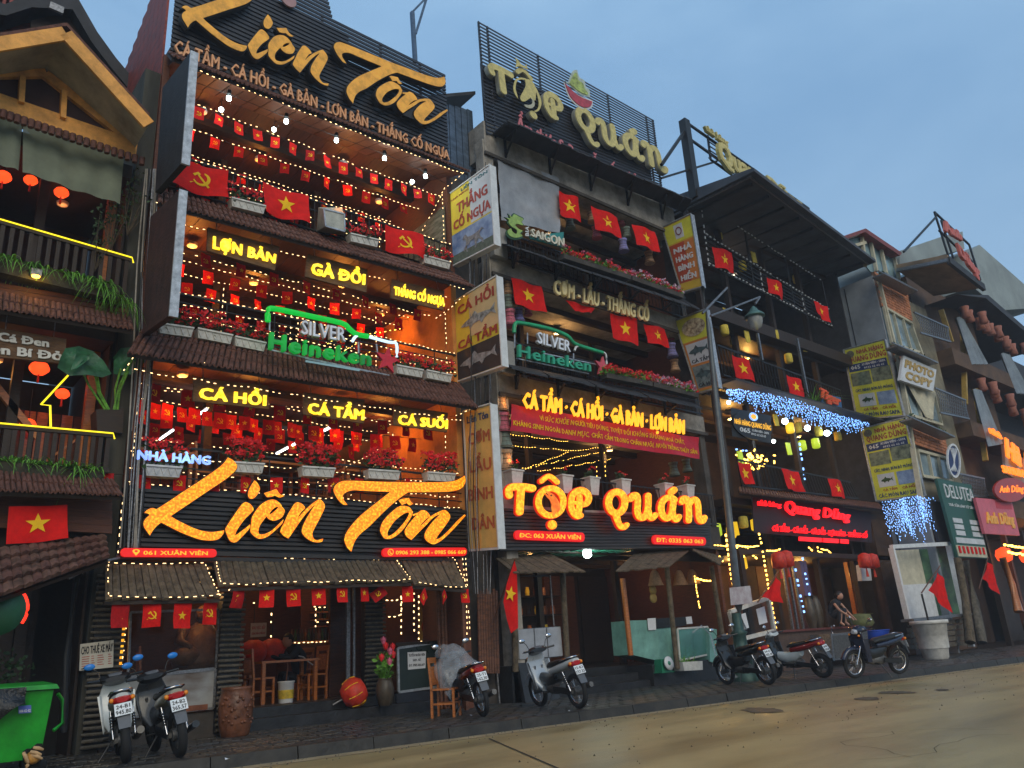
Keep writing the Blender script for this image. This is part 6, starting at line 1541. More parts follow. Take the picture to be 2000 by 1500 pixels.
letters(QY([(1005,226),(1124,288),(1128,312),(1008,254)],-1.2),'Ẩm thực SaPa',PALEP,S3,.03,0,bold=.03,shear=.2);letters(QY([(1152,302),(1242,342),(1243,362),(1154,324)],-1.2),'Ăn uống thả',PALEP,S3,.03,0,bold=.03,shear=.2)
# fascia of slats
FS2=thing('fascia_board','fascia of dark horizontal slats behind the lit round letters','fascia',PY(975,1075,-1.15))
q=QY([(972,992),(1386,1012),(1388,1070),(976,1076)],-1.15)
for i in range(12):MB().beam(q.at(0,(i+.5)/12,.0),q.at(1,(i+.5)/12,0),.05+.02*(i%2),.055).build('slat',SLATB,FS2)
MB().slab(q,.03,-.06).build('backing',BLACK,FS2)
MB().beam(PY(973,988,-1.1),PY(1100,997,-1.1),.05,.09).build('white_rail',CONCW,FS2);MB().beam(PY(1140,1000,-1.1),PY(1380,1010,-1.1),.05,.09).build('white_rail',CONCW,FS2)
pill([(1003,1036),(1139,1041),(1139,1059),(1002,1054)],-1.24,'red rounded plate reading ĐC: 063 XUÂN VIÊN',[('ĐC: 063 XUÂN VIÊN',.06,.24,.94,.72)])
pill([(1272,1045),(1376,1050),(1376,1066),(1272,1063)],-1.24,'red rounded plate reading ĐT: 0335 063 063',[('ĐT: 0335 063 063',.06,.24,.94,.72)])
# words
t=thing('lit_sign','row of tall amber neon dish names above the dark red banner','sign',PY(1020,797,-1.3))
letters(QY([(1020,765),(1335,820),(1335,848),(1020,796)],-1.3),'CÁ TẦM · CÁ HỒI · GÀ BẢN · LỢN BẢN',E_AMB,t,.05,0,bold=.026,res=1)
MB().beam(PY(1018,772,-1.22),PY(1337,828,-1.22),.03,.03).build('rail',BLACK,t);MB().beam(PY(1018,788,-1.22),PY(1337,840,-1.22),.03,.03).build('rail',BLACK,t)
t=thing('sign_lettering','unlit pale gold words CƠM - LẨU - THẮNG CỐ across the middle gallery','sign',PY(1079,576,-1.25))
letters(QY([(1080,546),(1265,602),(1265,629),(1080,574)],-1.25),'CƠM - LẨU - THẮNG CỐ',mat('pale gold letter face',(.90,.74,.38),.5,var=.2,scale=7,bump=0),t,.06,0,bold=.034)
MB().beam(PY(1078,560,-1.18),PY(1267,618,-1.18),.03,.03).build('rail',BLACK,t)
# red banner with two lines
t=thing('banner','long dark red cloth banner with two lines of yellow capitals','banner',PY(998,789,-1.2))
q=Quad(PY(998,789,-1.2),PY(1363,855,-1.2),PY(1368,896,-1.25),PY(996,841,-1.25));q.n=V((0,-1,0))
bfn=lambda u,v,e=0:q.at(u,v,.03*math.sin(u*17+v*3)+.015*math.sin(v*8+u*31)+e)
vs,fs=cloth_pts(40,6,bfn);MB().add(vs,fs,True).build('cloth',mat('dark red banner cloth',(.52,.006,.025),.55,var=.2,scale=4,bump=.2),t)
for s,u0,v0,u1,v1 in(('VÌ SỨC KHỎE NGƯỜI TIÊU DÙNG, TUYỆT ĐỐI KHÔNG SỬ DỤNG HOÁ CHẤT,',.13,.58,.91,.78),('KHÁNG SINH NGOÀI DANH MỤC, CHẤT CẤM TRONG CHĂN NUÔI, NUÔI TRỒNG THỦY SẢN.',.008,.20,.99,.40)):
    vs,fs,_=text2d(s,.02,1,1);MB().add([bfn(u0+(u1-u0)*v.x,v0+(v1-v0)*v.y,.012+.003*v.z)for v in vs],fs).build('lettering',YEL,t)
# beer signs
bottle_sign(-1.25,dict(g=[(1004,650),(1006,633),(1018,631),(1072,642),(1108,656),(1122,671),(1150,681),(1177,689)],w=[(1122,685),(1128,676),(1150,680),(1172,687),(1183,692),(1185,713)],
    f=[((1005,640),(1005,680)),((1008,700),(1150,730)),((1060,690),(1180,715)),((1030,650),(1030,672)),((1120,690),(1120,722))],
    silver=[(1046,648),(1111,667),(1111,689),(1046,671)],hein=[(1009,673),(1151,705),(1151,727),(1009,698)],star=(1173,719),r=.30),'unlit green bottle outline beer sign with a faded star on the concrete restaurant',False)
t=thing('beer_sign','teal beer sign with a green dragon above the plank canopy','sign',PY(983,470,-1.3))
MB().slab(QY([(1034,461),(1101,453),(1101,484),(1036,466)],-1.25),.03).build('panel',mat('teal panel',(.02,.20,.19),.5,var=.2,scale=4,bump=0),t)
letters(QY([(1035,447),(1100,466),(1100,484),(1035,462)],-1.32),'SAIGON',mat('cream letter face',(.66,.62,.50),.5,var=.15,scale=5,bump=0),t,.05,0,bold=.03)
qb=QY([(1025,441),(1025,461),(1032,463),(1032,443)],-1.3);qb=Quad(qb.d,qb.a,qb.b,qb.c)
qq=Quad(PY(1025,461,-1.3),PY(1025,441,-1.3),PY(1032,443,-1.3),PY(1032,462,-1.3));qq.n=V((0,-1,0));letters(qq,'BIA',WHITE,t,.02,0,bold=.02)
I_=lambda x,y:(880+x*.275,400+y*.275)
def px_smooth(pts,conv):return[conv(p.x,p.y)for p in smooth(pts,3)]
DG=mat('light green dragon',(.28,.42,.10),.5,var=.35,scale=9,bump=0);DGD=mat('dark green dragon edge',(.03,.09,.045),.5,var=.2,scale=6,bump=0)
dr=[(440,62),(480,80),(515,100),(500,125,1),(515,150),(470,140),(450,150),(480,180),(510,195),(490,215),(510,235),(470,250),(430,248),(395,225),(390,190),(415,175,1),(430,205),(460,220),(465,190),(420,160),(395,130),(400,110),(375,90,1),(410,95),(400,65,1),(425,85)]
px_shape([px_smooth(dr,I_)],-1.3,DGD,t,.03,'dragon_edge',0)
cx_,cy__=446,158;px_shape([[I_(cx_+(p.x-cx_)*.86,cy__+(p.y-cy__)*.88)for p in smooth(dr,3)]],-1.3,DG,t,.02,'dragon',.035)
# flower beds on the canopies
def bed(a,c,Y,lab,cols,grass=0,dens=1.3):
    t=planter(PY(*a,Y),PY(*c,Y),lab,'flower beds on the plank canopies',.1,.25,cols,dens,None,.22,False,False)
    MB().hexa(*[[PY(*a,Y)+V((0,y,z)),PY(*c,Y)+V((0,y,z)),PY(*c,Y)+V((0,y+.2,z)),PY(*a,Y)+V((0,y+.2,z))]for y,z in((.02,-.12),(0,0))]).build('trough',CONCD,t)
    if grass:
        b=MB();p,q_=PY(*a,Y),PY(*c,Y)
        for i in range(grass):blades(b,p.lerp(q_,RR.uniform(.1,.75))+V((0,.1,0)),16,(.08,.06),.5,.5,.012)
        b.build('grass_blades',LEAF,t,kind='stuff')
bed((1102,495),(1232,537),-1.65,'row of red flowers and grass on the upper plank canopy beside the dragon sign',(PETAL,PETAL,PINK),5,.9)
bed((1236,538),(1335,574),-1.65,'row of pink and white flowers at the right end of the upper plank canopy',(PINK,CREAM,PETAL),1)
bed((1186,728),(1275,745),-1.65,'bed of red flowers and tall grass right of the unlit bottle sign',(PETAL,PETAL),8)
bed((1278,746),(1365,768),-1.65,'bed of pink, white and red flowers at the right end of the lower plank canopy',(PINK,CREAM,PETAL,PINK),1,1.6)
# six white pots on the lowest railing
for i,(px,py)in enumerate(((1001,920),(1099,930),(1152,934),(1213,938),(1296,946),(1339,949))):
    p=PY(px,py,-1.12);n_=['leftmost','second from left','third from left','third from right','second from right','rightmost'][i]
    t=thing('flower_pot','white tapered flower pot above the lit round letters, %s of six'%n_,'pot',p,'white pots on the railing above the round letters')
    w0,w1,h=.17,.12,.42
    MB().hexa([p+V((x,y,-h))for x,y in((-w1,-w1),(w1,-w1),(w1,w1),(-w1,w1))],[p+V((x,y,0))for x,y in((-w0,-w0),(w0,-w0),(w0,w0),(-w0,w0))]).build('pot_body',WPLAS,t)
    MB().box(p.x-w0-.015,p.x+w0+.015,p.y-w0-.015,p.y+w0+.015,p.z-.03,p.z+.005).build('rim',WPLAS,t)
    b=MB();leafy(b,p+V((0,0,.08)),46,(.16,.14,.10),.07);b.build('leaves',LEAFD,t,kind='stuff');b=MB()
    for k in range(4 if i else 3):leafy(b,p+V((RR.uniform(-.14,.14),-.08,RR.uniform(.1,.26))),12,(.05,.04,.035),.04)
    b.build('blossoms',PETAL,t,kind='stuff')
# hanging baskets
HB='woven basket lamps hanging in the galleries of the concrete restaurant'
for i,(px,py,Y,m,w_)in enumerate(((1111,480-0,-.6,BASK1,.22),)*0+((1113,436,-.7,BASK1,.24),(1156,425,-.7,BASK4,.22),(1165,455,-.9,BASK2,.24),(1213,432,-.7,BASK2,.2),(1224,456,-.8,BASK1,.24),(1217,480,-.9,BASK3,.26),(1268,504,-.8,BASK4,.26),
    (992,565,-.9,BASK4,.25),(993,592,-.9,BASK1,.25),(996,622,-.9,BASK2,.28),(1013,617,-.8,BASK3,.25),(1031,607,-.6,BASK2,.18),(1312,685,-.8,BASK3,.28),(1318,715,-.7,BASK4,.25),(1308,655,-.6,BASK2,.2),
    (979,789,-.95,BASK4,.26),(983,827,-.95,BASK2,.30),(986,858,-.95,BASK1,.30),(988,901,-.95,BASK4,.32),(1316,917,-.6,BASK1,.26),(1341,910,-.7,BASK1,.24))):
    p=PY(px,py,Y);cn={BASK1:'grey green',BASK2:'pink',BASK3:'violet',BASK4:'tan'}[m];zn='top' if py<520 else 'middle' if py<720 else 'lowest'
    nth=['first','second','third','fourth','fifth','sixth','seventh','eighth'][i if py<520 else i-7 if py<720 else i-15]
    t=thing('basket_lamp','%s woven basket lamp in the %s gallery of the concrete restaurant, %s in line'%(cn,zn,nth),'lamp',p,HB)
    MB().lathe([(w_*.62,-w_*.7),(w_*.42,0),(w_*.40,w_*.4),(w_*.52,w_*.75),(w_*.5,w_*.76),(w_*.36,w_*.4)],p,14).build('basket',m,t);b=MB()
    for k in range(4):z=w_*(-.6+k*.36);r=w_*(.6,.47,.41,.50)[k];b.tube([p+V((r*1.03*math.cos(a),r*1.03*math.sin(a),z))for a in[j*math.pi/6 for j in range(13)]],.008,4)
    b.build('hoop',BARK,t);MB().tube([p+V((0,0,w_*.7)),p+V((0,0,w_*.7+.4))],.006,4).build('cord',BLACK,t)
    if py>700 and i in(15,18):lamp(p+V((0,-.2,0)),1.5,(1,.5,.15),.05,t)
string_lights([[PY(1000,925,0),PY(1110,882,.8)],[PY(1020,915,0),PY(1180,880,1.2)],[PY(1050,920,0),PY(1195,895,1.5)],[PY(1000,870,0),PY(1120,880,.8),PY(1200,870,1.2)],[PY(985,845,-.2),PY(1110,862,.8)],[PY(1180,885,.8),PY(1182,930,.8)],[PY(1165,912,.6),PY(1165,935,.6)]],'yellow lights fanning out under the lowest gallery ceiling behind the red banner','string lights of the concrete restaurant',sp=.13,m=E_LEDY)
for x,y,z,e,l_ in((12.6,.8,6.35,26,'added warm lamp in the lowest gallery above the round letters'),(16.5,.8,6.35,24,'added warm lamp at the right end of the lowest gallery'),(14.5,.5,9.4,22,'added dim warm lamp in the middle gallery'),(14.5,.5,12.5,10,'added dim warm lamp in the top gallery of the concrete restaurant')):warmfill(x,y,z,e,l_,(1,.55,.2))
# sign boxes at the right end, square to the street
def sbox(px,X,lab,m):
    t=thing('sign_board',lab,'sign',PX(*px[0],X));q=QX(px,X);MB().slab(q,.16,-.012).build('box',SILV,t);MB().slab(q.sub(.03,.015,.97,.985),.012,0).build('face',m,t)
    f=MB();
    for a,c in((q.a,q.b),(q.b,q.c),(q.c,q.d),(q.d,q.a)):f.beam(a+V((-.005,0,0)),c+V((-.005,0,0)),.03,.03)
    f.build('frame',SILV,t);return t,q
YG=mat('yellow green board',(.62,.60,.045),.6,var=.15,scale=2,bump=.1)
t,q=sbox([(1293,444),(1349,417),(1372,560),(1331,571)],17.95,'orange and yellow sign box with four lines of white capitals',mat('yellow sign face',(.60,.38,.03),.6,var=.15,scale=2,bump=.1))
paint(q,.03,.70,.97,.97,YG,t,'yellow_field');paint(q,.05,.12,.6,.68,mat('brick red sign field',(.42,.06,.02),.6,var=.2,scale=2,bump=0),t,'red_field');paint(q,.6,.12,.95,.68,mat('orange sign field',(.55,.18,.03),.6,var=.2,scale=2,bump=0),t,'orange_field')
paint(q,.36,.74,.66,.94,WBRD,t,'logo_field',.009);shape_on(q.sub(.40,.78,.62,.90),[circ(.5,.5,.5),circ(.5,.5,.36)],mat('maroon ring',(.2,.04,.05),.6,var=0),t,.004,.014,'logo_ring')
for s,v in(('NHÀ',.55),('HÀNG',.42),('BÌNH',.29),('HIỀN',.15)):letters(q.sub(.15,v,.85,v+.075),s,WHITE,t,.008,.009,bold=.035,shear=.1)
t,q=sbox([(1317,626),(1379,603),(1404,757),(1363,768)],17.95,'sign box with a food platter and two fish pictures, lettered CÁ TẦM',YG)
paint(q,.04,.02,.97,.66,mat('orange frame field',(.55,.20,.04),.6,var=.1,scale=2,bump=0),t,'field')
for v0,v1,nm in((.36,.63,'CÁ TẦM'),(.05,.33,'CÁ HỒI')):
    paint(q,.10,v0,.92,v1,WBRD if v0>.3 else mat('printed grey water',(.16,.20,.20),.6,var=.6,scale=5,bump=0),t,'picture',.009)
    shape_on(q.sub(.14,v0+.07,.88,v1-.02),[fish],mat('dark fish print',(.05,.09,.10),.6,var=.7,scale=8,bump=0),t,.004,.014,'fish_picture');letters(q.sub(.16,v0+.015,.86,v0+.06),nm,INK,t,.004,.014,bold=.03)
shape_on(q.sub(.12,.70,.92,.95),[circ(.5,.5,.48,.46,20)],mat('food platter print',(.42,.18,.06),.6,var=.8,scale=9,bump=0,col2=(.7,.6,.4)),t,.004,.009,'platter_picture')
# ---------------- ground floor
boxpart('ground_floor_slab',STONED,B2,X2,X3,.2,3.2,.13,.62)
boxpart('canopy_soffit',mat('green corrugated soffit',(.05,.26,.17),.35,.2,var=.3,scale=6,bump=.2),B2,xx(1040,1075,-.5),xx(1205,1075,-.5),-.9,.4,3.30,3.34)
for k in range(12):
    x0=xx(1040,1075,-.5)+k*.26;boxpart('soffit_rib',MT['green corrugated soffit'],B2,x0,x0+.1,-.9,.4,3.27,3.3)
p=PY(1147,1081,-.7);t=thing('hanging_lamp','bright white bulb lamp under the green corrugated soffit','lamp',p);MB().lathe([(.03,.14),(.06,.1),(.10,.06),(.10,-.06),(.05,-.1)],p,14).build('bulb',E_BULB,t);lamp(p-V((0,.05,.18)),16,(.8,1,.92),.1,t)
def porch(lab,quads,posts,m=BARK):
    t=thing('porch_canopy',lab,'canopy',quads[0][0])
    for qd in quads:
        q=Quad(*qd);
        if q.n.z<0:q.n=-q.n
        for i in range(12):u0,u1=(i+.03)/12,(i+.97)/12;MB().slab(Quad(q.at(u0,1),q.at(u1,1),q.at(u1,-.02*(i%3)),q.at(u0,-.02*(i%3))),.03,.005*(i%2)).build('plank',m,t)
    for a,c,Y,m_ in posts:MB().tube([PY(*a,Y),PY(*c,Y)],.065,7).build('post',m_,t)
    return t
porch('weathered plank lean-to roof behind the triangular hanging flag',[(PY(968,1090,-.9),PY(1072,1080,-.9),PY(1142,1115,-1.7),PY(1002,1117,-1.7))],[((1003,1118),(1007,1312),-1.1,BARK),((1098,1115),(1108,1290),-1.1,BARK)])
porch('plank gable porch over the mint green aquarium counter',[(PY(1237,1082,-.9),PY(1353,1070,-.9),PY(1309,1105,-1.9),PY(1202,1115,-1.9)),(PY(1353,1070,-.9),PY(1415,1088,-.9),PY(1407,1103,-1.9),PY(1353,1073,-1.9))],[((1302,1105),(1323,1306),-1.2,BARK),((1216,1130),(1232,1280),-1.0,ORWOOD),((1389,1105),(1411,1242),-1.2,BARK)])
boxpart('gable_board',DKWOOD,B2,xx(1312,1105,-1.3),xx(1400,1105,-1.3),-1.3,-1.26,3.0,3.12)
t=thing('metal_cabinet','grey white three door metal cabinet between the two posts','cabinet',PY(1012,1289,-1.0));q=QY([(1010,1229),(1094,1223),(1099,1282),(1013,1289)],-1.0)
for u0,u1 in((.0,.36),(.37,.65),(.66,1)):MB().slab(q.sub(u0+.01,.02,u1-.01,.98),.03,.02).build('door',mat('pale grey enamel',(.34,.35,.38),.4,.1,var=.2,scale=3,bump=.1),t)
MB().slab(q,.5,0).build('body',IRON,t)
boxpart('panel_frame',BLACK,B2,xx(1013,1124,-.8),xx(1075,1124,-.8),-.8,-.76,zz(1040,1126,-.8),zz(1040,1123,-.8));MB().tube([PY(1074,1124,-.8),PY(1082,1222,-.8)],.02,5).build('pole',IRON,B2)
# steps
ST2=thing('entrance_steps','three dark slate steps leading into the concrete restaurant','steps',PZ(1200,1345,.15));xa,xb=PZ(1062,1362,.15).x+.2,PZ(1262,1341,.15).x
for i in range(3):boxpart('step',STONED,ST2,xa,xb+.02*i,-.95+i*.36,.3,.13+(.17*i+(.001 if i else 0)),.13+.17*(i+1))
boxpart('stone_base',STONED,B2,10.9,xa+.0,-1.0,.2,.13,.85);boxpart('stone_plinth',STONED,B2,xb+.01,19.4,-1.05,.2,.13,.62)
MB().hexa([(11.0,-1.25,.15),(11.9,-1.3,.15),(11.9,-1.2,.15),(11.0,-1.15,.15)],[(11.0,-1.1,.9),(11.9,-1.1,.86),(11.9,-1.03,.86),(11.0,-1.03,.9)]).build('leaning_slab',STONED,B2)
for i in range(8):
    a,c=PY(934+i*5,1150+(i%3)*4,-.9),PY(938+i*5,1315,-.9)
    tag(MB().tube([a,c],.035,7).build('bamboo_pole',BAMB),'reddish bamboo pole between the first two restaurants, %s from the left'%ORDS[i],'pole','bundle of bamboo poles')
# interior shelves with jars, lamps
for r in range(3):
    z=1.5+r*.5;boxpart('jar_shelf',DKWOOD,B2,13.2,16.0,2.7,3.1,z,z+.03)
    for i in range(9):tag(MB().lathe([(.06,0),(.07,.12),(.05,.2),(.055,.23)],(13.35+i*.3,2.85,z+.03),9).build('jar',[CERAM,ORWOOD,GLASS,YB][(i+r)%4]),'jar on the %s shelf in the concrete restaurant entrance, %s from the left'%(['lowest','middle','top'][r],ORDS[i]),'jar','jars on the %s shelf of the concrete restaurant'%['lowest','middle','top'][r])
warmfill(14.2,1.8,3.2,22,'added warm ceiling lamp in the entrance of the concrete restaurant');warmfill(17.3,1.2,3.2,9,'added warm ceiling lamp behind the aquarium counter')
for i,(px,py)in enumerate(((1279,1128),(1327,1128),(1352,1126))):
    p=PY(px,py,-.6);t=thing('cone_lamp','woven conical lamp shade hanging in the porch, %s'%('left','middle','right')[i],'lamp',p,'conical shades in the porch');MB().lathe([(.20,-.2),(.17,-.12),(.10,.12),(.05,.18)],p,14).build('shade',BASK4,t);MB().tube([p+V((0,0,.15)),p+V((0,0,.5))],.006,4).build('cord',BLACK,t)
for i,(px,py)in enumerate(((1275,1152),(1276,1168))):
    p=PY(px,py,-.5);tag(MB().lathe([(.05,-.02),(.12,-.02),(.12,.02),(.05,.02)],(0,0,0),16).xf(Matrix.Translation(p)@Matrix.Rotation(math.pi/2,4,'X')).build('ring_ornament',GOLDP),('yellow ring ornament, upper one on the string in the porch','yellow ring ornament, lower one on the string in the porch')[i],'ornament','ring ornaments in the porch')
# aquarium counter
t=thing('aquarium_counter','mint green tiled counter with notices beside the glass fish tank','counter',PY(1235,1280,-.7));MB().slab(QY([(1229,1212),(1310,1210),(1318,1298),(1235,1279)],-.7),.6).build('body',MINT,t)
for px in([(1264,1208),(1280,1207),(1281,1230),(1266,1231)],[(1339,1205),(1350,1204),(1352,1218),(1341,1219)]):MB().slab(QY(px,-.73),.01,.01).build('paper',PAPER,t)
MB().slab(QY([(1281,1208),(1339,1205),(1340,1222),(1282,1228)],-.72),.02,.005).build('dark_tank',BLACK,t)
t=thing('fish_tank','greenish glass fish tank with waterweed beside the porch post','tank',PY(1325,1290,-1.0));q=QY([(1323,1228),(1382,1224),(1384,1278),(1328,1290)],-1.0)
f=MB()
for a,c in((q.a,q.b),(q.b,q.c),(q.c,q.d),(q.d,q.a)):f.beam(a,c,.03,.04)
f.build('frame',WPLAS,t);MB().slab(q,.015).build('glass',GREENT,t);MB().slab(q,.5,-.45).build('back',MINT,t);MB().slab(Quad(q.b,q.b+V((0,.5,0)),q.c+V((0,.5,0)),q.c),.02).build('side_glass',MINT,t)
b=MB()
for k in range(8):blades(b,q.at(.15+k*.09,.05,-.2),14,(.06,.08),.45,.2,.012)
b.build('waterweed',LEAF,t,kind='stuff')
MB().slab(QY([(1385,1227),(1400,1229),(1402,1296),(1387,1292)],-1.1),.5).build('side_panel',MINT,t)
a,c=PY(1333,1293,-1.35),PY(1372,1291,-1.35);t=thing('planter_box','white rectangular planter trough below the fish tank','planter',a);MB().hexa([a+V((.03,0,-.2)),c+V((-.03,0,-.2)),c+V((-.03,.3,-.2)),a+V((.03,.3,-.2))],[a,c,c+V((0,.3,0)),a+V((0,.3,0))]).build('trough',WPLAS,t);b=MB();blades(b,a.lerp(c,.4)+V((0,.15,0)),40,(.3,.1),.35,.4);b.build('grass_blades',LEAF,t,kind='stuff')
# spring scale
p=PY(1294,1314,-1.15);t=thing('weighing_scale','green market scale with a round white dial on the slate plinth','scale',p);gs_=mat('green enamel',(.015,.17,.09),.4,var=.2,scale=6,bump=0)
MB().hexa([p+V(v)for v in((-.17,-.14,0),(.2,-.14,0),(.2,.14,0),(-.17,.14,0))],[p+V(v)for v in((-.11,-.08,.30),(.12,-.08,.30),(.12,.1,.30),(-.11,.1,.30))]).build('housing',gs_,t);MB().box(p.x-.2,p.x+.24,p.y-.16,p.y+.16,p.z,p.z+.02).build('foot',gs_,t)
M=Matrix.Translation(p+V((.04,-.17,.20)))@Matrix.Rotation(math.radians(80),4,'X');MB().lathe([(.001,0),(.15,0),(.155,.03),(.001,.03)],(0,0,0),24).xf(M).build('dial',WHITE,t);MB().lathe([(.001,.03),(.05,.03),(.05,.035),(.001,.035)],(0,0,0),14).xf(M).build('dial_mark',gs_,t)
# poles and the triangular hanging flag
p=PZ(976,1374,.15);tag(MB().tube([p,p+V((-.05,.05,2.1))],.022,6).build('pole',IRON),'thin grey metal pole standing on the pavement left of the stone base','pole')
t=thing('flag','tall drooping red star flag on a slanting pole beside the metal cabinet','flag',PY(968,1205,-1.2));MB().tube([PY(966,1206,-1.0),PY(1006,1092,-1.7)],.018,6).build('pole',BAMB,t)
fp=[(1005,1095),(1009,1110),(1011,1160),(1012,1226),(998,1237),(990,1210),(983,1176),(990,1140),(998,1115)]
vs=[PY(x,y,-1.7+(.10 if i in(3,4)else .05*math.sin(i*2)))for i,(x,y)in enumerate(fp)];c=PY(999,1165,-1.64);MB().add([c]+vs,[(0,1+i,1+(i+1)%9)for i in range(9)],True).build('cloth',RED,t)
wall_letter([[(PY(999+a*11,1160-c*16,-1.75).x,PY(999+a*11,1160-c*16,-1.75).z)for a,c in star_pts(1,0,0,.42,.2)]],-1.72,YEL,t,.006,'emblem',0)

# ================================================================ third building: dark timber galleries under a wide black roof
B3=thing('restaurant_building','dark timber restaurant with a wide dark roof, yellow lanterns and red neon script sign','building',(19.5,-1,.15))
X4,X5=19.5,28.9
BRN=mat('dim brown interior wall',(.06,.032,.018),.8,var=.45,scale=2,bump=.2)
for z0,z1 in((.5,4.75),(4.9,8.25),(8.5,10.65),(11.0,14.6)):
    boxpart('back_wall',BRN if z0<9 else ROOFD,B3,X4,X5,3.4,3.5,z0,z1);boxpart('side_wall',ROOFD,B3,X5,X5+.1,-1,3.5,z0,z1)
    for xp in(21.6,24.2,26.6):boxpart('post',DKWOOD,B3,xp,xp+.16,-.6,-.44,z0,z1)
    for k in range(4):boxpart('ceiling_beam',DKWOOD,B3,X4,X5,-.6+k,-.44+k,z1-.16,z1)
for z0,z1 in((3.3,3.45),(4.7,4.9),(8.2,8.55),(10.6,11.0)):boxpart('floor_slab',DKWOOD,B3,X4-.1,X5,-1.0,3.5,z0,z1)
for z0,z1 in((.15,3.3),(4.9,14.2)):boxpart('corner_post',DKWOOD,B3,X4-.12,X4+.06,-1.02,-.84,z0,z1)
# wide roof
r0,r1,r2,r3=PX(1473,334,19.3),PY(1711,512,-2.45),V((29.7,3.5,15.4)),V((19.3,3.5,15.4))
w0=PX(1328,393,19.3);w0=V((19.3,-.2,w0.z))
RF=thing('roof','wide overhanging dark roof, colour tinted for haze, with a thin pale edge','roof',r0)
MB().hexa([r0,r1,V((29.7,3.5,r1.z+.2)),V((19.3,3.5,r0.z+.3))],[r0+V((0,0,.12)),r1+V((0,0,.12)),V((29.7,3.5,r1.z+1.4)),V((19.3,3.5,r0.z+1.4))]).build('roof_deck',mat('dark roof with painted haze',(.06,.068,.085),.75,var=.5,scale=1.2,bump=.3),RF)  # lighter bluish colour holds the haze around the roof
MB().beam(r0+V((.1,.25,-.02)),r1+V((-.1,.25,-.02)),.05,.05).build('pale_batten',IRON,RF);MB().beam(r0+V((.15,.2,-.02)),V((19.45,3.2,r0.z+.25)),.05,.05).build('pale_batten',IRON,RF)
for k in range(9):MB().beam(r0.lerp(r1,(k+.5)/9)+V((0,.4,-.03)),r0.lerp(r1,(k+.5)/9)+V((0,4,.2)),.07,.1).build('rafter',ROOFD,RF)
# roof frame sign
S5=thing('rooftop_sign','open steel rooftop sign with gold script seen steeply from below','sign',PY(1355,380,-1.2));qa=QY([(1368,238),(1590,420),(1590,432),(1378,262)],-1.5)
for a,c,w_ in(((1336,236),(1358,388),.26),((1336,258),(1292,322),.09),((1336,236),(1580,408),.07),((1345,270),(1412,318),.07),((1292,348),(1400,315),.06),((1382,265),(1388,312),.06),((1388,312),(1440,350),.05)):MB().beam(PY(*a,-1.4),PY(*c,-1.4),w_,w_).build('steel_bar',BLACK,S5)
for k in range(6):MB().beam(PY(1384,268+k*8,-1.45),PY(1480,335+k*7,-1.45),.03,.03).build('slat',SLATG,S5)
letters(QY([(1393,272),(1560,392),(1562,412),(1402,318)],-1.5),'Quang Dũng',OLIVE,S5,.12,0,bold=.05);letters(QY([(1370,243),(1418,276),(1418,288),(1376,258)],-1.5),'nhà hàng',OLIVE,S5,.1,0,bold=.04)
# galleries
def rail_px(lab,tl,tr,bl,br,Y,bars,step,m=BLACK,par=None):
    t=thing('railing',lab,'railing',PY(*bl,Y),'gallery railings of the dark timber restaurant');a,b_,c,d=PY(*tl,Y),PY(*tr,Y),PY(*br,Y),PY(*bl,Y)
    MB().beam(a,b_,.05,.05).build('rail',m,t);MB().beam(d,c,.05,.05).build('rail',m,t)
    for k in range(bars):s=(k+1)/(bars+1);MB().beam(a.lerp(d,s),b_.lerp(c,s),.03,.03).build('rail',m,t)
    if step:
        b=MB();n=int((b_-a).length/step)
        for i in range(n+1):s=i/n;b.beam(a.lerp(b_,s),d.lerp(c,s),.022,.022)
        b.build('balusters',m,t,kind='stuff')
    return a,b_,c,d
GLR='string lights of the dark timber restaurant'
a,b_,c,d=rail_px('highest slatted railing edged with tiny unlit bulbs under the dark roof',(1378,461),(1618,607),(1384,518),(1626,640),-1.1,5,0)
for k in range(3):MB().beam(a.lerp(b_,.33*(k+1))+V((0,0,1.2)),d.lerp(c,.33*(k+1)),.05,.05).build('upright',BLACK,B3)
string_lights([[a+V((0,-.04,.04)),b_+V((0,-.04,.04))],[d+V((0,-.04,.04)),c+V((0,-.04,.04))],[a+V((0,-.04,1.2)),b_+V((0,-.04,1.2))],[d,a+V((0,0,1.2))],[a.lerp(b_,.4),d.lerp(c,.4)],[a.lerp(b_,.75),d.lerp(c,.75)]],'tiny unlit white bulbs along the highest railing',GLR,sp=.2,ln=.1,th=.03,m=WHITE)
rail_px('middle baluster railing with two red flags beside the street lamp',(1400,674),(1640,762),(1412,732),(1652,812),-1.1,0,.17);rail_px('lowest baluster railing with three red flags above the red neon',(1440,898),(1660,942),(1448,948),(1676,974),-1.1,0,.17)
boxpart('fascia_beam',DKWOOD,B3,X4,X5,-1.1,-1.0,8.25,8.5)
for px,lab in(([(1392,481),(1431,493),(1433,534),(1398,522)],'red star flag on the highest railing, nearest the orange sign box'),([(1498,541),(1528,553),(1529,586),(1501,570)],'crumpled red flag in the middle of the highest railing'),([(1589,588),(1615,599),(1618,632),(1594,615)],'red star flag at the right end of the highest railing'),
    ([(1428,693),(1463,704),(1475,747),(1435,736)],'red star flag on the middle railing, left of the lamp rod'),([(1535,732),(1565,742),(1572,780),(1541,768)],'red star flag on the middle railing beside the tiger beer sign'),
    ([(1439,903),(1463,906),(1470,947),(1447,944)],'red star flag on the lowest railing, leftmost above the red neon'),([(1526,915),(1558,922),(1568,962),(1535,956)],'red star flag on the lowest railing above the word Quang'),([(1618,934),(1643,938),(1651,974),(1626,969)],'red star flag on the lowest railing above the word Dũng')):
    big_flag([PY(*p,-1.2)for p in px],lab,'red star flags of the dark timber restaurant','star',7,6,.07,2.2,ph=px[0][0])
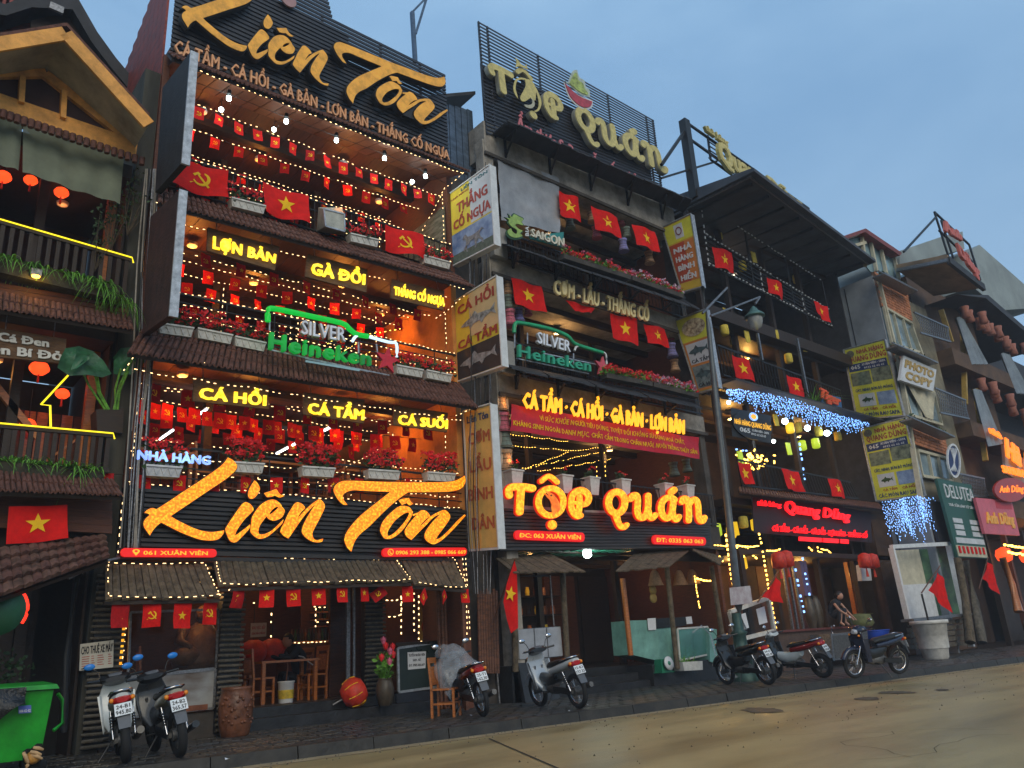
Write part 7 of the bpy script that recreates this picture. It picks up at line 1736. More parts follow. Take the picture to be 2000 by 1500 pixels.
# street side wall of grey panels, haze put into their colour, belonging to the brick house
BK=thing('brick_house','narrow brick and cream house with photo copy sign and glazed roof room','building',(29,-2.4,.15))
boxpart('side_wall',mat('grey wall with painted haze',(.23,.255,.285),.9,var=.35,scale=.6,bump=.2),BK,28.95,29.1,-2.35,3.5,.15,13.9)
for y in(-1.2,0.1):boxpart('wall_joint',BLACK,BK,28.935,28.949,y,y+.03,3,13.8)
# yellow square lanterns
GY='yellow lanterns hanging in the dark timber restaurant'
LN=[(1403,460,0),(1473,502,0),(1555,545,0),(1450,520,0),(1418,612,0),(1415,645,0),(1446,634,0),(1460,657,0),(1434,665,0),(1472,637,0),(1492,648,0),(1513,655,0),(1545,680,0),(1571,676,0),(1597,682,0),(1540,700,0),
      (1516,820,0),(1543,836,1),(1558,835,0),(1541,876,2),(1567,870,2),(1593,866,2),(1620,860,1),(1599,842,0),(1636,852,0),(1447,894,2),(1470,894,1),(1400,1035,2),(1437,1032,1),(1452,1020,0),(1475,1025,1),(1497,1022,0),(1450,1100,1),(1520,1018,1),(1680,1042,1),(1692,1038,1),(1428,1040,1)]
for i,(px,py,k)in enumerate(LN):
    p=PY(px,py,-.4-.5*(i%2));r=.17;m=(LANY,E_LANY,E_LANYG)[k];kn=('unlit tan','glowing amber','glowing yellow green')[k]
    fl='top gallery' if py<560 else 'middle gallery' if py<720 else 'lowest gallery' if py<960 else 'space behind the red neon'
    nb=sorted(q_[0]for q_ in LN if q_[2]==k and((q_[1]<560)==(py<560))and((q_[1]<720)==(py<720))and((q_[1]<960)==(py<960))).index(px)
    t=thing('paper_lantern','%s paper lantern, %s of its colour in the %s'%(kn,['first','second','third','fourth','fifth','sixth','seventh','eighth','ninth','tenth','eleventh','twelfth'][nb],fl),'lantern',p,GY)
    if i%3==1:b=MB();b.prism([p+V(v)for v in((-r*.8,0,r*1.1),(r*.7,0,r*1.2),(r*.9,0,-r*1.1),(-r*.6,0,-r*1.3))],(0,.03,0));b.build('shade',m,t)
    else:MB().lathe([(r*.6,-r),(r*.78,-r*.8),(r*.8,0),(r*.74,r*.9),(r*.5,r)],p,12).build('shade',m,t)
    MB().tube([p+V((0,0,r)),p+V((0,0,r+.35))],.006,3).build('cord',BLACK,t)
for i,(px,py)in enumerate(((1533,823),(1577,836),(1615,846),(1423,786),(1511,862))):
    p=PY(px,py,-1.2);t=thing('hanging_lamp','bright white bulb under the blue icicle lights, '+['left of three','middle of three','right of three','small one at the lamp post','small one over the amber cluster'][i],'lamp',p,'white bulbs under the blue icicle lights')
    MB().ball(p,.10 if i<3 else .06).build('bulb',E_BULB,t);MB().tube([p,p+V((0,0,.3))],.008,4).build('cord',BLACK,t)
    if i<3:lamp(p-V((0,.1,.15)),9,(.95,.95,.9),.08,t)
# blue icicle curtain
def icicles(lab,poly,Y,m,n,seed,ln=.05,dy=.25):
    rg=random.Random(seed);t=thing('icicle_lights',lab,'string lights',PY(*poly[0][:2],Y));b=MB();w_=MB()
    for i in range(n):
        s=(i+.5)/n*(len(poly)-1);k=int(s);f=s-k;x=poly[k][0]*(1-f)+poly[k+1][0]*f;y0=poly[k][1]*(1-f)+poly[k+1][1]*f;y1=poly[k][2]*(1-f)+poly[k+1][2]*f;y1=y0+(y1-y0)*rg.uniform(.55,1)
        a,c=PY(x,y0,Y+rg.uniform(-dy,dy)),PY(x+rg.uniform(-1.5,1.5),y1,Y);c.x=a.x;c.y=a.y;w_.tube([a,c],.004,3,False)
        for p,d_ in path_pts([a,c],.075):p=p+V((rg.uniform(-.035,.035),rg.uniform(-.03,.03),rg.uniform(-.03,.03)));q_=V((rg.uniform(-1,1),0,rg.uniform(-1,1))).normalized()*ln/2;b.beam(p-q_,p+q_,.012,.012)
    w_.build('wires',BLACK,t,kind='stuff');b.build('bulbs',m,t,kind='stuff')
icicles('dense blue icicle lights along the canopy over the three white bulbs',[(1419,763,772),(1447,762,792),(1500,770,805),(1555,782,822),(1614,804,842),(1660,818,842),(1698,828,834)],-1.5,E_LEDB,150,3)
icicles('icy white icicle lights hanging over the tea shop opening',[(1722,982,1060),(1752,978,1064),(1762,976,1040),(1768,974,1058),(1792,970,1062),(1796,972,1010),(1802,974,1030),(1830,974,1064)],-2.5,E_LEDC,60,5)
boxpart('icicle_canopy',ROOFD,B3,X4,X5,-1.7,-1.0,PY(1500,768,-1.5).z+.04,PY(1500,768,-1.5).z+.1)
# lights on the ground floor and in the gallery
string_lights([[PY(1417,1046,-1),PY(1424,1100,-1),PY(1431,1146,-1)],[PY(1482,1043,-.8),PY(1487,1065,-.8)],[PY(1489,1078,-1),PY(1500,1145,-1),PY(1515,1228,-1)],[PY(1395,1065,-1),PY(1483,1066,-1)],[PY(1400,1080,-1),PY(1413,1099,-1)],[PY(1438,1068,-.8),PY(1456,1091,-.8)],[PY(1456,1068,-.8),PY(1478,1092,-.8)],[PY(1362,1130,-.8),PY(1390,1134,-.8)],[PY(1498,1076,-1),PY(1524,1072,-1)]],'amber lights outlining the ground floor posts of the dark timber restaurant',GLR,sp=.13,ln=.07,th=.035,m=E_LEDY)
string_lights([[PY(1355,1120,-1.1),PY(1366,1190,-1.1)]],'amber light strip on the pole beside the fish tank',GLR,sp=.07,ln=.05,th=.018,m=E_LEDY)
string_lights([[PY(x,y,-.5)for x,y in pp]for pp in(((1580,1070),(1592,1080),(1602,1092)),((1588,1070),(1605,1080),(1618,1092)),((1596,1069),(1615,1074),(1630,1086)))],'three arcs of amber lights below the red neon',GLR,sp=.12,ln=.08,th=.03,m=E_LEDY)
string_lights([[PY(1536,1080,-.9),PY(1566,1082,-.9)],[PY(1548,1084,-.9),PY(1560,1150,-.9),PY(1572,1206,-.9)],[PY(1566,1082,-.9),PY(1574,1130,-.9),PY(1582,1172,-.9)]],'icy blue lights round the purple door post',GLR,sp=.15,ln=.07,th=.04,m=E_LEDC)
string_lights([[PY(1561,868,-.6),PY(1566,900,-.6),PY(1571,936,-.6)],[PY(1438,878,-.7),PY(1470,879,-.7)]],'icy blue lights dangling in the lowest gallery',GLR,sp=.17,ln=.09,th=.04,m=E_LEDC)
b=MB();t=thing('string_light','tangled cluster of amber lights in the lowest gallery','string lights',PY(1475,900,-.6))
for k in range(46):p=PY(RR.gauss(1475,14),RR.gauss(901,13),-.6);q_=V((RR.uniform(-1,1),0,RR.uniform(-1,1))).normalized()*.05;b.beam(p-q_,p+q_,.035,.035)
b.build('bulbs',E_LEDY,t,kind='stuff')
for x,y,z,e,l_ in((21,.3,3.2,80,'added amber lamp behind the left posts of the ground floor under the red neon'),(25,.5,3.2,50,'added amber lamp over the washing place under the red neon'),(22,.3,7.9,90,'added amber lamp in the lowest gallery behind the amber cluster'),(26.5,.5,7.9,44,'added amber lamp at the right end of the lowest gallery with the picture'),(24,.5,10.5,60,'added faint lamp in the middle gallery of the dark timber restaurant')):warmfill(x,y,z,e,l_,(1,.52,.12))
# signs
t,q=board('sign_board','black oval board with a line of gold capitals and the number 065','sign',[(1427,796),(1506,812),(1506,866),(1430,852)],-1.25,BLACK,.001)
MB().slab(q.sub(.3,.3,.7,.7),.02).build('bracket',BLACK,t);shape_on(q,[circ(.5,.5,.5,.5,28)],BLACK,t,.05,0,'disc')
letters(q.sub(.04,.44,.96,.62),'NHÀ HÀNG QUANG DŨNG',E_PILLT,t,.004,.052,bold=.03);letters(q.sub(.16,.2,.42,.36),'065',WHITE,t,.004,.052,bold=.03);letters(q.sub(.46,.28,.90,.36),'XUÂN VIÊN - SAPA',WHITE,t,.004,.052);letters(q.sub(.44,.15,.82,.23),'0912 62 62 65',WHITE,t,.004,.052)
shape_on(q.sub(.40,.66,.62,.96),[circ(.5,.5,.5)],E_BLUE,t,.004,.052,'logo_disc');shape_on(q.sub(.44,.72,.58,.90),[circ(.5,.5,.5)],E_PILLT,t,.004,.058,'logo_bowl')
t,q=board('lit_sign','red neon script sign over a line of red dish names','sign',[(1468,962),(1700,1000),(1704,1060),(1474,1040)],-1.15,mat('dark purple board',(.03,.018,.024),.7,var=.3,scale=3,bump=.1),.03)
letters(QY([(1530,976),(1659,1000),(1659,1017),(1532,1000)],-1.25),'Quang Dũng',E_RED,t,.05,0,bold=.04,shear=.15);letters(QY([(1478,975),(1524,982),(1524,991),(1479,987)],-1.25),'nhà hàng',E_RED,t,.05,0,bold=.03);letters(QY([(1507,1026),(1692,1042),(1692,1051),(1507,1037)],-1.25),'CÁ TẦM - CÁ HỒI - GÀ ĐỒI - LỢN BẢN - THẮNG CỐ',E_RED,t,.05,0,bold=.025,res=1)
for u in((1561,1607),(1608,1640),(1642,1660)):MB().slab(QY([(u[0],1048+(u[0]-1561)*.06),(u[1]-2,1048+(u[1]-1561)*.06),(u[1]-2,1056+(u[1]-1561)*.06),(u[0],1056+(u[0]-1561)*.06)],-1.22),.03).build('lit_bar',E_RED,t)
eave(B3,PY(1442,952,-1.0),PY(1716,984,-1.0),PY(1444,962,-1.5),PY(1724,994,-1.5),60,1,TILE,.05)
t,q=board('beer_sign','blue and orange beer sign with palm leaves on the middle railing','sign',[(1604,768),(1642,776),(1646,806),(1606,796)],-1.3,mat('blue sign face',(.03,.12,.28),.5,var=.3,scale=4,bump=0),.04)
letters(QY([(1600,757),(1640,776),(1640,794),(1600,776)],-1.35),'Tiger',mat('orange red letter face',(.75,.09,.02),.5,var=.1,scale=4,bump=0),t,.05,0,bold=.06,shear=.15)
b=MB();blades(b,PY(1590,790,-1.3),40,(.15,.1),1.2,.4,.03);b.build('palm_leaves',LEAF,t,kind='stuff')
# yellow menu boards square to the street
PH=mat('printed dish photo',(.10,.16,.10),.6,var=.8,scale=4,bump=0,col2=(.30,.34,.22))
for px,n_ in(([(1647,683),(1728,662),(1766,812),(1673,820)],'upper'),([(1680,837),(1768,815),(1806,967),(1711,979)],'lower')):
    t,q=sbox(px,28.7,'%s of two yellow menu boards with dish photographs'%n_,YG)
    paint(q,.05,.66,.93,.765,NAVY,t,'navy_bar')
    for s,u0,v0,u1,v1,m in(('NHÀ HÀNG',.30,.89,.93,.95,REDINK),('QUANG DŨNG',.08,.79,.95,.87,REDINK),('065',.10,.69,.32,.745,WHITE),('XUÂN VIÊN - SAPA',.36,.72,.9,.75,WHITE),('0912 62 62 65',.40,.675,.86,.70,WHITE),('CÁY, NINH, BÚN BÒ MÓNG',.10,.375,.92,.415,NAVY),('CÁ TẦM',.20,.115,.5,.145,REDINK),('CÁ HỒI',.6,.115,.88,.145,REDINK),('CÁC MÓN RAU SAPA',.08,.035,.94,.085,NAVY)):letters(q.sub(u0,v0,u1,v1),s,m,t,.004,.009,bold=.03,res=1)
    for u0,v0,u1,v1,m in((.06,.46,.5,.64,PH),(.53,.48,.96,.66,PH),(.14,.17,.5,.34,WBRD),(.55,.17,.93,.34,SKYB)):paint(q,u0,v0,u1,v1,m,t,'dish_photo')
    shape_on(q.sub(.2,.2,.46,.31),[fish],LEAFD,t,.004,.012,'fish_picture');shape_on(q.sub(.05,.86,.24,.96),[circ(.5,.5,.5)],mat('olive logo',(.14,.13,.08),.6,var=.5,scale=9,bump=0),t,.004,.009,'logo')
# street lamp with a crooked arm, notice and ornate foot
SP=PZ(1452,1296,.15);SP.y=-2.2;SP=PY(1452,1296,-2.6);SP.z=.15
t=thing('street_lamp','tall grey street lamp post with green lantern head, crooked arm and ornate green foot','street lamp',SP);Yl=SP.y
MB().tube([PY(x,y,Yl)for x,y in((1450,1230),(1442,1180),(1420,975),(1400,800),(1384,640),(1372,560))],[.11,.10,.085,.075,.06,.05],10).build('post',mat('grey galvanised post',(.10,.11,.115),.5,.4,var=.3,scale=5,bump=.1),t)
GC=mat('dark green cast iron',(.03,.07,.06),.5,.3,var=.3,scale=8,bump=.2);MB().lathe([(.30,0),(.30,.12),(.20,.2),(.22,.5),(.26,.62),(.16,.7),(.15,1.0),(.2,1.06),(.12,1.12),(.11,1.5)],SP,14).build('foot',GC,t)
for a,c in(((1388,617),(1484,580)),((1372,612),(1420,562)),((1484,580),(1475,594))):MB().tube([PY(*a,Yl),PY(*c,Yl)],.035,6).build('arm',IRON,t)
p=PY(1474,618,Yl);MB().lathe([(.03,.32),(.10,.24),(.12,.18),(.28,.04),(.30,-.02),(.14,-.02)],p,16).build('lamp_cap',mat('weathered green lamp cap',(.08,.17,.16),.5,.2,var=.3,scale=6,bump=.1),t);MB().lathe([(.20,-.03),(.22,-.1),(.16,-.34),(.06,-.40)],p,16).build('lamp_glass',mat('frosted lamp glass',(.45,.46,.45),.2,var=.2,scale=6,bump=0,alpha=.6),t)
for x in((1480,650,1510,688),(1557,660,1582,780)):boxpart('gallery_pipe',IRON,B3,xx(x[0],x[1],-1.2),xx(x[0],x[1],-1.2)+.08,-1.2,-1.12,zz(x[2],x[3],-1.2)-.4,zz(x[0],x[1],-1.2))
t,q=board('notice_plate','faded pink white notice plate strapped to the street lamp post','notice',[(1425,1148),(1465,1144),(1470,1178),(1428,1182)],Yl-.15,mat('faded pink notice',(.50,.30,.32),.7,var=.5,scale=2.2,bump=0,col2=(.55,.53,.55)),.01)
# ground floor: doorways, brick wall, jars, washing place
boxpart('door_leaf',mat('purple door post',(.10,.07,.14),.6,var=.2,scale=4,bump=0),B3,xx(1571,1150,-.8),xx(1584,1150,-.8),-.8,-.6,.6,3.2)
for x in(1536,1546,1556):boxpart('folding_rail',IRON,B3,xx(x,1150,-.9),xx(x,1150,-.9)+.07,-.9,-.84,.6,3.1)
for k in range(9):boxpart('wall_plank',RUSTWOOD if k%2 else BRN,B3,21.4+k*.8,22.16+k*.8,1.4,1.46,.5,3.3)
boxpart('door_frame',ORWOOD,B3,xx(1655,1100,-.3),xx(1663,1100,-.3),-.3,-.15,.6,3.3)
boxpart('side_pier',BRN,B3,27.6,28.9,-1.0,-.6,.15,4.7)
t=thing('glass_case','white framed glass case with menu papers behind the street lamp','cabinet',PY(1430,1250,-1.2));q=QY([(1425,1195),(1500,1168),(1512,1232),(1440,1250)],-1.2);f=MB()
for a,c in((q.a,q.b),(q.b,q.c),(q.c,q.d),(q.d,q.a)):f.beam(a,c,.1,.1)
f.build('frame',WPLAS,t);MB().slab(q,.02).build('pane',GLASS,t)
for u in(.12,.62):MB().slab(q.sub(u,.3,u+.22,.8),.01,.03).build('menu_paper',PAPER,t)
BW=thing('brick_wall','low dark red brick wall in front of the dark timber restaurant','wall',PY(1530,1285,-1.3));x0,x1=xx(1520,1230,-1.3),xx(1700,1225,-1.3);MB().box(x0,x1,-1.27,-1.0,.15,1.15).build('mortar_core',mat('brick mortar',(.08,.05,.04),.9,var=.3,scale=5,bump=.2),BW)
me_=MB().box(0,.235,-.02,0,0,.088).build('brick',mat('dark red brick',(.26,.045,.03),.85,var=.4,scale=4,bump=.4),BW);bm_=me_.data;bpy.data.objects.remove(me_);n_=0
for r in range(10):
    x=x0+.01-(.12 if r%2 else 0)
    while x+.235<x1:
        if x>x0 and n_<300:put('brick',bm_,BW,(x,-1.27+RR.uniform(-.006,.004),.16+r*.099));n_+=1
        x+=.247
boxpart('coping',mat('dark red coping',(.12,.03,.025),.7,var=.3,scale=4,bump=.2),BW,x0,x1,-1.34,-.98,1.15,1.21)
for i,px in enumerate((1588,1601)):p=PY(px,1228,-.9);p.z=1.2;tag(MB().lathe([(.10,0),(.17,.25),(.18,.5),(.13,.8),(.08,.9),(.11,.95)],p,16).build('tall_jar',POTG),('tall ochre jar beside the purple door post','tall ochre jar next to the washing person')[i],'jar','tall jars on the brick wall')
for i,(px,py)in enumerate(((1521,1094),(1536,1092),(1689,1095),(1704,1096))):
    p=PY(px,py,-1.6);t=thing('round_lantern',['red lantern at the street lamp post, left of the pair','red lantern at the street lamp post, right of the pair','red lantern above the white meter box, left of the pair','red lantern above the white meter box, right of the pair'][i],'lantern',p,'pairs of red festival lanterns');MB().lathe([(.05,-.24),(.2,-.2),(.21,0),(.18,.18),(.06,.24)],p,18,ribs=.05).build('shade',LANT,t);MB().tube([p-V((0,0,.24)),p-V((0,0,.5))],[.02,.05],6).build('tassel',LANT,t);MB().tube([p+V((0,0,.22)),p+V((0,0,.7))],.008,4).build('cord',BLACK,t)
t,q=board('meter_box','small white electricity meter box on the brown pier','box',[(1680,1103),(1700,1108),(1703,1134),(1684,1134)],-1.1,WHITE,.15)
t=thing('steel_sink','grubby steel washing tank at the pavement with a tap','tank',PY(1625,1289,-1.9));q=QY([(1622,1238),(1694,1232),(1698,1284),(1628,1290)],-1.9);MB().slab(q,.7).build('tank_body',IRON,t);MB().slab(q.sub(.05,.08,.6,.92),.02,.01).build('tank_door',ENGINE,t);MB().tube([q.at(.3,1,-.3),q.at(.3,1.3,-.3),q.at(.2,1.3,-.1)],.025,5).build('tap',CHROME,t)
for px,m,lab in(([(1695,1232),(1721,1230),(1723,1246),(1697,1249)],mat('blue plastic tub',(.015,.07,.5),.5,var=.15,scale=4,bump=0),'bright blue plastic tub beside the steel washing tank'),([(1664,1200),(1688,1192),(1694,1222),(1668,1226)],mat('olive green sack',(.12,.13,.05),.8,var=.4,scale=6,bump=.5),'olive green sack behind the washing tank')):
    p=QY(px,-1.5);t=thing('tub' if 'tub' in lab else 'sack',lab,'tub' if 'tub' in lab else 'sack',p.d);c=(p.a+p.c)/2;r=(p.b-p.a).length/2;h=(p.a-p.d).length
    MB().lathe([(r*.75,-h/2),(r,h*.3),(r*.95,h/2),(r*.8,h*.5),(r*.7,-h*.2)]if 'tub' in lab else[(r*.8,-h/2),(r,-.1),(r*.8,h*.4),(.05,h/2)],c,16).build('body',m,t);MB().tube([c+V((r*math.cos(a),r*math.sin(a),h*.42))for a in[j*math.pi/8 for j in range(17)]],.02 if 'tub' in lab else .004,5).build('rim' if 'tub' in lab else 'cord',m,t)
pb=PY(1628,1232,-1.2);pb.z=1.2;t=thing('person','person in dark shirt squatting and bending over the washing tank','person',pb)
skin_body('body',CLOTHD,t,pb,[(0,0,.25,.15),(-.05,-.06,.5,.15),(-.02,-.22,.72,.16),(.02,-.30,.80,.07),(-.10,-.2,.38,.10),(-.14,-.42,.50,.09),(-.14,-.30,.08,.06),(.10,-.2,.38,.10),(.16,-.42,.50,.09),(.14,-.30,.08,.06),(-.18,-.26,.70,.06),(.20,-.26,.70,.06)],[(0,1),(1,2),(2,3),(0,4),(4,5),(5,6),(0,7),(7,8),(8,9),(2,10),(2,11)])
for s_ in(-1,1):
    skin_body('arm',SKIN,t,pb,[(s_*.18,-.27,.68,.045),(s_*.20,-.42,.46,.035),(s_*.08,-.62,.28,.028),(s_*.07,-.68,.22,.03),(s_*.06,-.74,.16,.010),(s_*.085,-.74,.15,.010)],[(0,1),(1,2),(2,3),(3,4),(3,5)]);skin_body('shin',SKIN,t,pb,[(s_*.14,-.42,.44,.06),(s_*.14,-.34,.12,.045),(s_*.14,-.46,.03,.04)],[(0,1),(1,2)])
MB().ball(V(pb)+V((.03,-.38,.88)),.10,sz=1.15).build('head',SKIN,t);MB().ball(V(pb)+V((.03,-.35,.92)),.112).build('hair',HAIR,t)
# ================================================================ brick house, tea shop and what lies beyond
Yk=-2.42
BI=(mat('orange brick',(.44,.17,.08),.9,var=.4,scale=5,bump=.4),mat('brick joint',(.16,.10,.07),.9,var=.3,scale=6,bump=.2));nb_=[0]
def brickfield(px,Y,rows,cols):
    q=QY(px,Y);MB().slab(q,.12).build('brick_bed',BI[1],BK)
    for r in range(rows):
        for c in range(cols):
            u0=(c+(.5 if r%2 else 0))/cols;u1=min(1,u0+.94/cols)
            if u0>=.99 or nb_[0]>290:continue
            MB().slab(q.sub(u0,(r+.08)/rows,u1,(r+.92)/rows),.03,.02+RR.uniform(0,.008)).build('brick',BI[0],BK);nb_[0]+=1
boxpart('core_wall',mat('grubby cream render',(.20,.175,.12),.8,var=.4,scale=1.5,bump=.2),BK,29.1,33.6,-2.3,3,5.2,13.6);boxpart('core_wall',BRN,BK,29.1,33.6,-1.2,3,.15,5.2)
brickfield([(1707,530),(1772,572),(1782,628),(1722,598)],Yk,11,7);brickfield([(1741,674),(1800,692),(1808,720),(1748,706)],Yk,5,7);brickfield([(1774,818),(1845,850),(1852,890),(1786,868)],Yk,7,8)
for px,lab in(([(1724,600),(1779,632),(1797,690),(1740,672)],'window'),([(1762,748),(1822,766),(1838,830),(1778,812)],'window'),([(1790,880),(1850,896),(1858,940),(1800,930)],'window')):
    q=QY(px,Yk);w_=MB().slab(q,.05,-.02).build('window',mat('sky lit window pane',(.22,.30,.34),.08,var=.5,scale=1.5,bump=0,spec=.8),BK);f=MB()
    for u in(0,.33,.66,1):f.beam(q.at(u,0,.03),q.at(u,1,.03),.09,.06)
    for v in(0,1):f.beam(q.at(0,v,.03),q.at(1,v,.03),.1,.1)
    f.build('frame',CREAMP,w_)
q=QY([(1765,752),(1822,768),(1836,828),(1780,810)],Yk);vs,fs=cloth_pts(10,6,lambda u,v:q.at(.5+(u-.5)*(.25+.75*v),v,.12+.05*math.sin(u*16)));MB().add(vs,fs,True).build('drape',CREAMP,BK)
for a,c in(((1715,545),(1763,745)),((1780,640),(1800,695)),((1762,745),(1800,985))):MB().beam(PY(*a,Yk-.05),PY(*c,Yk-.05),.16,.1).build('cream_pilaster',CREAMP,BK)
for a,c in(((1716,538),(1780,572)),((1742,678),(1820,712)),((1770,820),(1852,856))):
    t=thing('window_ledge','iron balcony ledge with withered plants on the brick house, '+{538:'highest',678:'middle',820:'lowest'}[a[1]],'ledge',PY(*a,Yk-.3));MB().beam(PY(*a,Yk-.35),PY(*c,Yk-.35),.5,.06).build('shelf',IRON,t);MB().beam(PY(a[0],a[1]-9,Yk-.6),PY(c[0],c[1]-9,Yk-.6),.04,.04).build('rail',IRON,t);b=MB()
    for k in range(7):leafy(b,PY(*a,Yk-.35).lerp(PY(*c,Yk-.35),(k+.5)/7)+V((0,0,.12)),22,(.2,.15,.16),.09)
    b.build('leaves',LEAFD,t,kind='stuff')
t,q=board('shop_sign','white sign PHOTO COPY in tan capitals on the brick house','sign',[(1765,694),(1829,722),(1823,764),(1758,742)],Yk-.35,WBRD,.1)
letters(q.sub(.06,.56,.94,.88),'PHOTO',GOLDP,t,.02,.002,bold=.05);letters(q.sub(.12,.12,.92,.44),'COPY',GOLDP,t,.02,.002,bold=.05)
# glazed roof room
for a,c in(((1652,466),(1692,452)),((1692,452),(1758,498)),((1683,460),(1690,520)),((1700,470),(1712,530)),((1720,482),(1732,540)),((1745,496),(1756,545)),((1668,480),(1690,474))):MB().beam(PY(*a,-2.1),PY(*c,-2.1),.12,.12).build('roof_room_frame',CREAMP,BK)
MB().prism([PY(*p,-2.0)for p in((1655,470),(1690,458),(1756,502),(1760,548),(1700,530),(1680,505))],(0,.05,0)).build('roof_room_glass',mat('pale roof room glass',(.22,.34,.38),.15,var=.4,scale=1,bump=0),BK);MB().prism([PY(*p,-2.4)for p in((1646,462),(1691,446),(1762,494),(1758,499),(1690,453),(1650,468))],(0,3,.3)).build('roof_sheet',REDMET,BK)
# tea shop
TS=thing('tea_shop','small white fronted tea shop with a landscape mural inside','shop',(29.3,-2.5,.15));Yt=-2.6
for a,c,w_ in(((1741,1070),(1774,1213),.16),((1853,1063),(1897,1263),.2),((1741,1068),(1853,1062),.12)):MB().beam(PY(*a,Yt),PY(*c,Yt),w_,.12).build('white_frame',WHITE,TS)
qi=QY([(1748,1075),(1852,1070),(1886,1205),(1776,1212)],Yt+.5);MB().slab(qi.sub(0,.5,.42,1),.03).build('inner_wall',CREAMP,TS);MB().slab(qi.sub(0,0,.5,.5),.03,.02).build('inner_counter',WHITE,TS);MB().slab(qi.sub(.42,.05,1,1),.04).build('landscape_mural',mat('landscape mural',(.03,.10,.22),.6,var=.9,scale=.9,bump=0,stretch=(1,1,2),col2=(.10,.22,.10)),TS)
for k in range(5):MB().beam(PY(1774,1220+k*11,Yt),PY(1893,1212+k*11,Yt),.1,.13).build('base_plank',LOGEND,TS)
MB().beam(PY(1772,1212,Yt-.1),PY(1888,1200,Yt-.1),.4,.08).build('counter_ledge',IRON,TS);boxpart('upper_front',mat('dark shop front',(.02,.022,.03),.7,var=.3,scale=3,bump=.1),TS,29.1,33.2,-2.5,-2.4,3.7,5.2);lamp((29.5,-2.2,3.0),10,(.9,.95,1),.2,TS)
t,q=board('shop_sign','green sign board with white capitals, price panels and small red flags','sign',[(1830,934),(1897,947),(1930,1091),(1871,1088)],-2.9,mat('dark green board',(.015,.085,.06),.5,var=.2,scale=3,bump=0),.1)
letters(q.sub(.12,.76,.98,.95),'DELUTEA',WHITE,t,.03,0,bold=.01);letters(q.sub(.14,.655,.92,.69),'TRÀ SỮA LÀM TỪ TÂM',WHITE,t,.01,0,bold=.02)
for u0,u1 in((.14,.42),(.66,.98)):
    for k in range(3):MB().slab(q.sub(u0,.44-k*.08,u1,.50-k*.08),.02,.02).build('price_panel',WBRD,t)
MB().slab(q.sub(.08,.18,.98,.25),.02,.02).build('price_panel',WBRD,t);MB().slab(q.sub(.02,.01,.98,.15),.02,.02).build('price_panel',CREAMP,t)
for k in range(7):MB().slab(q.sub(.06+k*.13,.05,.12+k*.13,.14),.01,.045).build('small_flag',RED,t)
t=thing('round_logo_sign','round white tea logo standing on top of the green board','sign',PY(1860,900,-2.9));q=QY([(1846,864),(1872,870),(1875,936),(1850,932)],-2.9);shape_on(q,[circ(.5,.5,.5,.5,24),circ(.5,.5,.44,.44,24)],WHITE,t,.06,0,'ring');shape_on(q,[circ(.5,.5,.40,.42,24)],NAVY,t,.03,.0,'disc')
for k in range(5):shape_on(q,[stroke([(.2+k*.12,.2),(.5,.45),(.5+(k-2)*.12,.85)],.035)[0]],WHITE,t,.02,.035+.002*k,'leaf_line')
# brown gallery house with rooftop sign board
GH=thing('gallery_house','brown house with arched soffits and lattice balconies','building',(34,-2.3,.15));BRW=mat('brown side wall',(.10,.055,.03),.8,var=.4,scale=2,bump=.2)
boxpart('core_wall',BRW,GH,33.7,40.5,-1.8,4,4.9,15.4);boxpart('ground_floor_back',DK,GH,33.7,40.5,.6,4,.15,4.9)
for z0,z1 in((4.9,5.6),(8.0,8.6),(11.0,11.7)):boxpart('floor_slab',BRW,GH,33.6,40.5,-2.9,-1.8,z0,z1)
for a,c in(((1838,605),(1858,668)),((1880,640),(1885,790)),((1905,760),(1925,900))):MB().beam(PY(*a,-2.6),PY(*c,-2.6),.2,.1).build('corner_strip',GOLDP,GH)
for px,n_ in(([(1785,610),(1852,640),(1857,668),(1798,650)],'highest'),([(1826,758),(1886,782),(1893,818),(1836,806)],'middle'),([(1872,925),(1922,935),(1932,972),(1882,966)],'lowest')):
    t=thing('lattice_railing','%s iron lattice balcony railing on the brown house'%n_,'railing',PY(*px[3],-2.8));q=QY(px,-2.8);b=MB()
    for k in range(16):b.beam(q.at(k/16,0),q.at(min(1,k/16+.18),1),.02,.02);b.beam(q.at(min(1,k/16+.18),0),q.at(k/16,1),.02,.02)
    b.build('lattice',IRON,t,kind='stuff');f=MB();f.beam(q.a,q.b,.06,.06);f.beam(q.d,q.c,.06,.06);f.build('rail',IRON,t)
boxpart('shop_floor_back',DK,GH,33.7,60,1.2,1.3,.15,5)
for k in range(9):boxpart('shop_post',RUSTWOOD if k%2 else DKWOOD,GH,34.2+k*2.1,34.4+k*2.1,-2.2,-2.0,.15,4.6)
for k in range(6):p=V((35.4+k*2.6,-2.3,3.5));t=thing('round_lantern','glowing red lantern in the row above the far shops, %s from the left'%ORDS[k],'lantern',p,'red lanterns above the far shops');MB().lathe([(.05,-.3),(.26,-.2),(.32,0),(.26,.2),(.05,.3)],p,14,ribs=.05).build('shade',E_LANT,t);MB().tube([p+V((0,0,.28)),p+V((0,0,1))],.01,4).build('cord',BLACK,t)
CN=thing('roof_canopy','flat jutting roof canopy with brown soffit carrying a red script sign','canopy',PY(1853,505,-4))
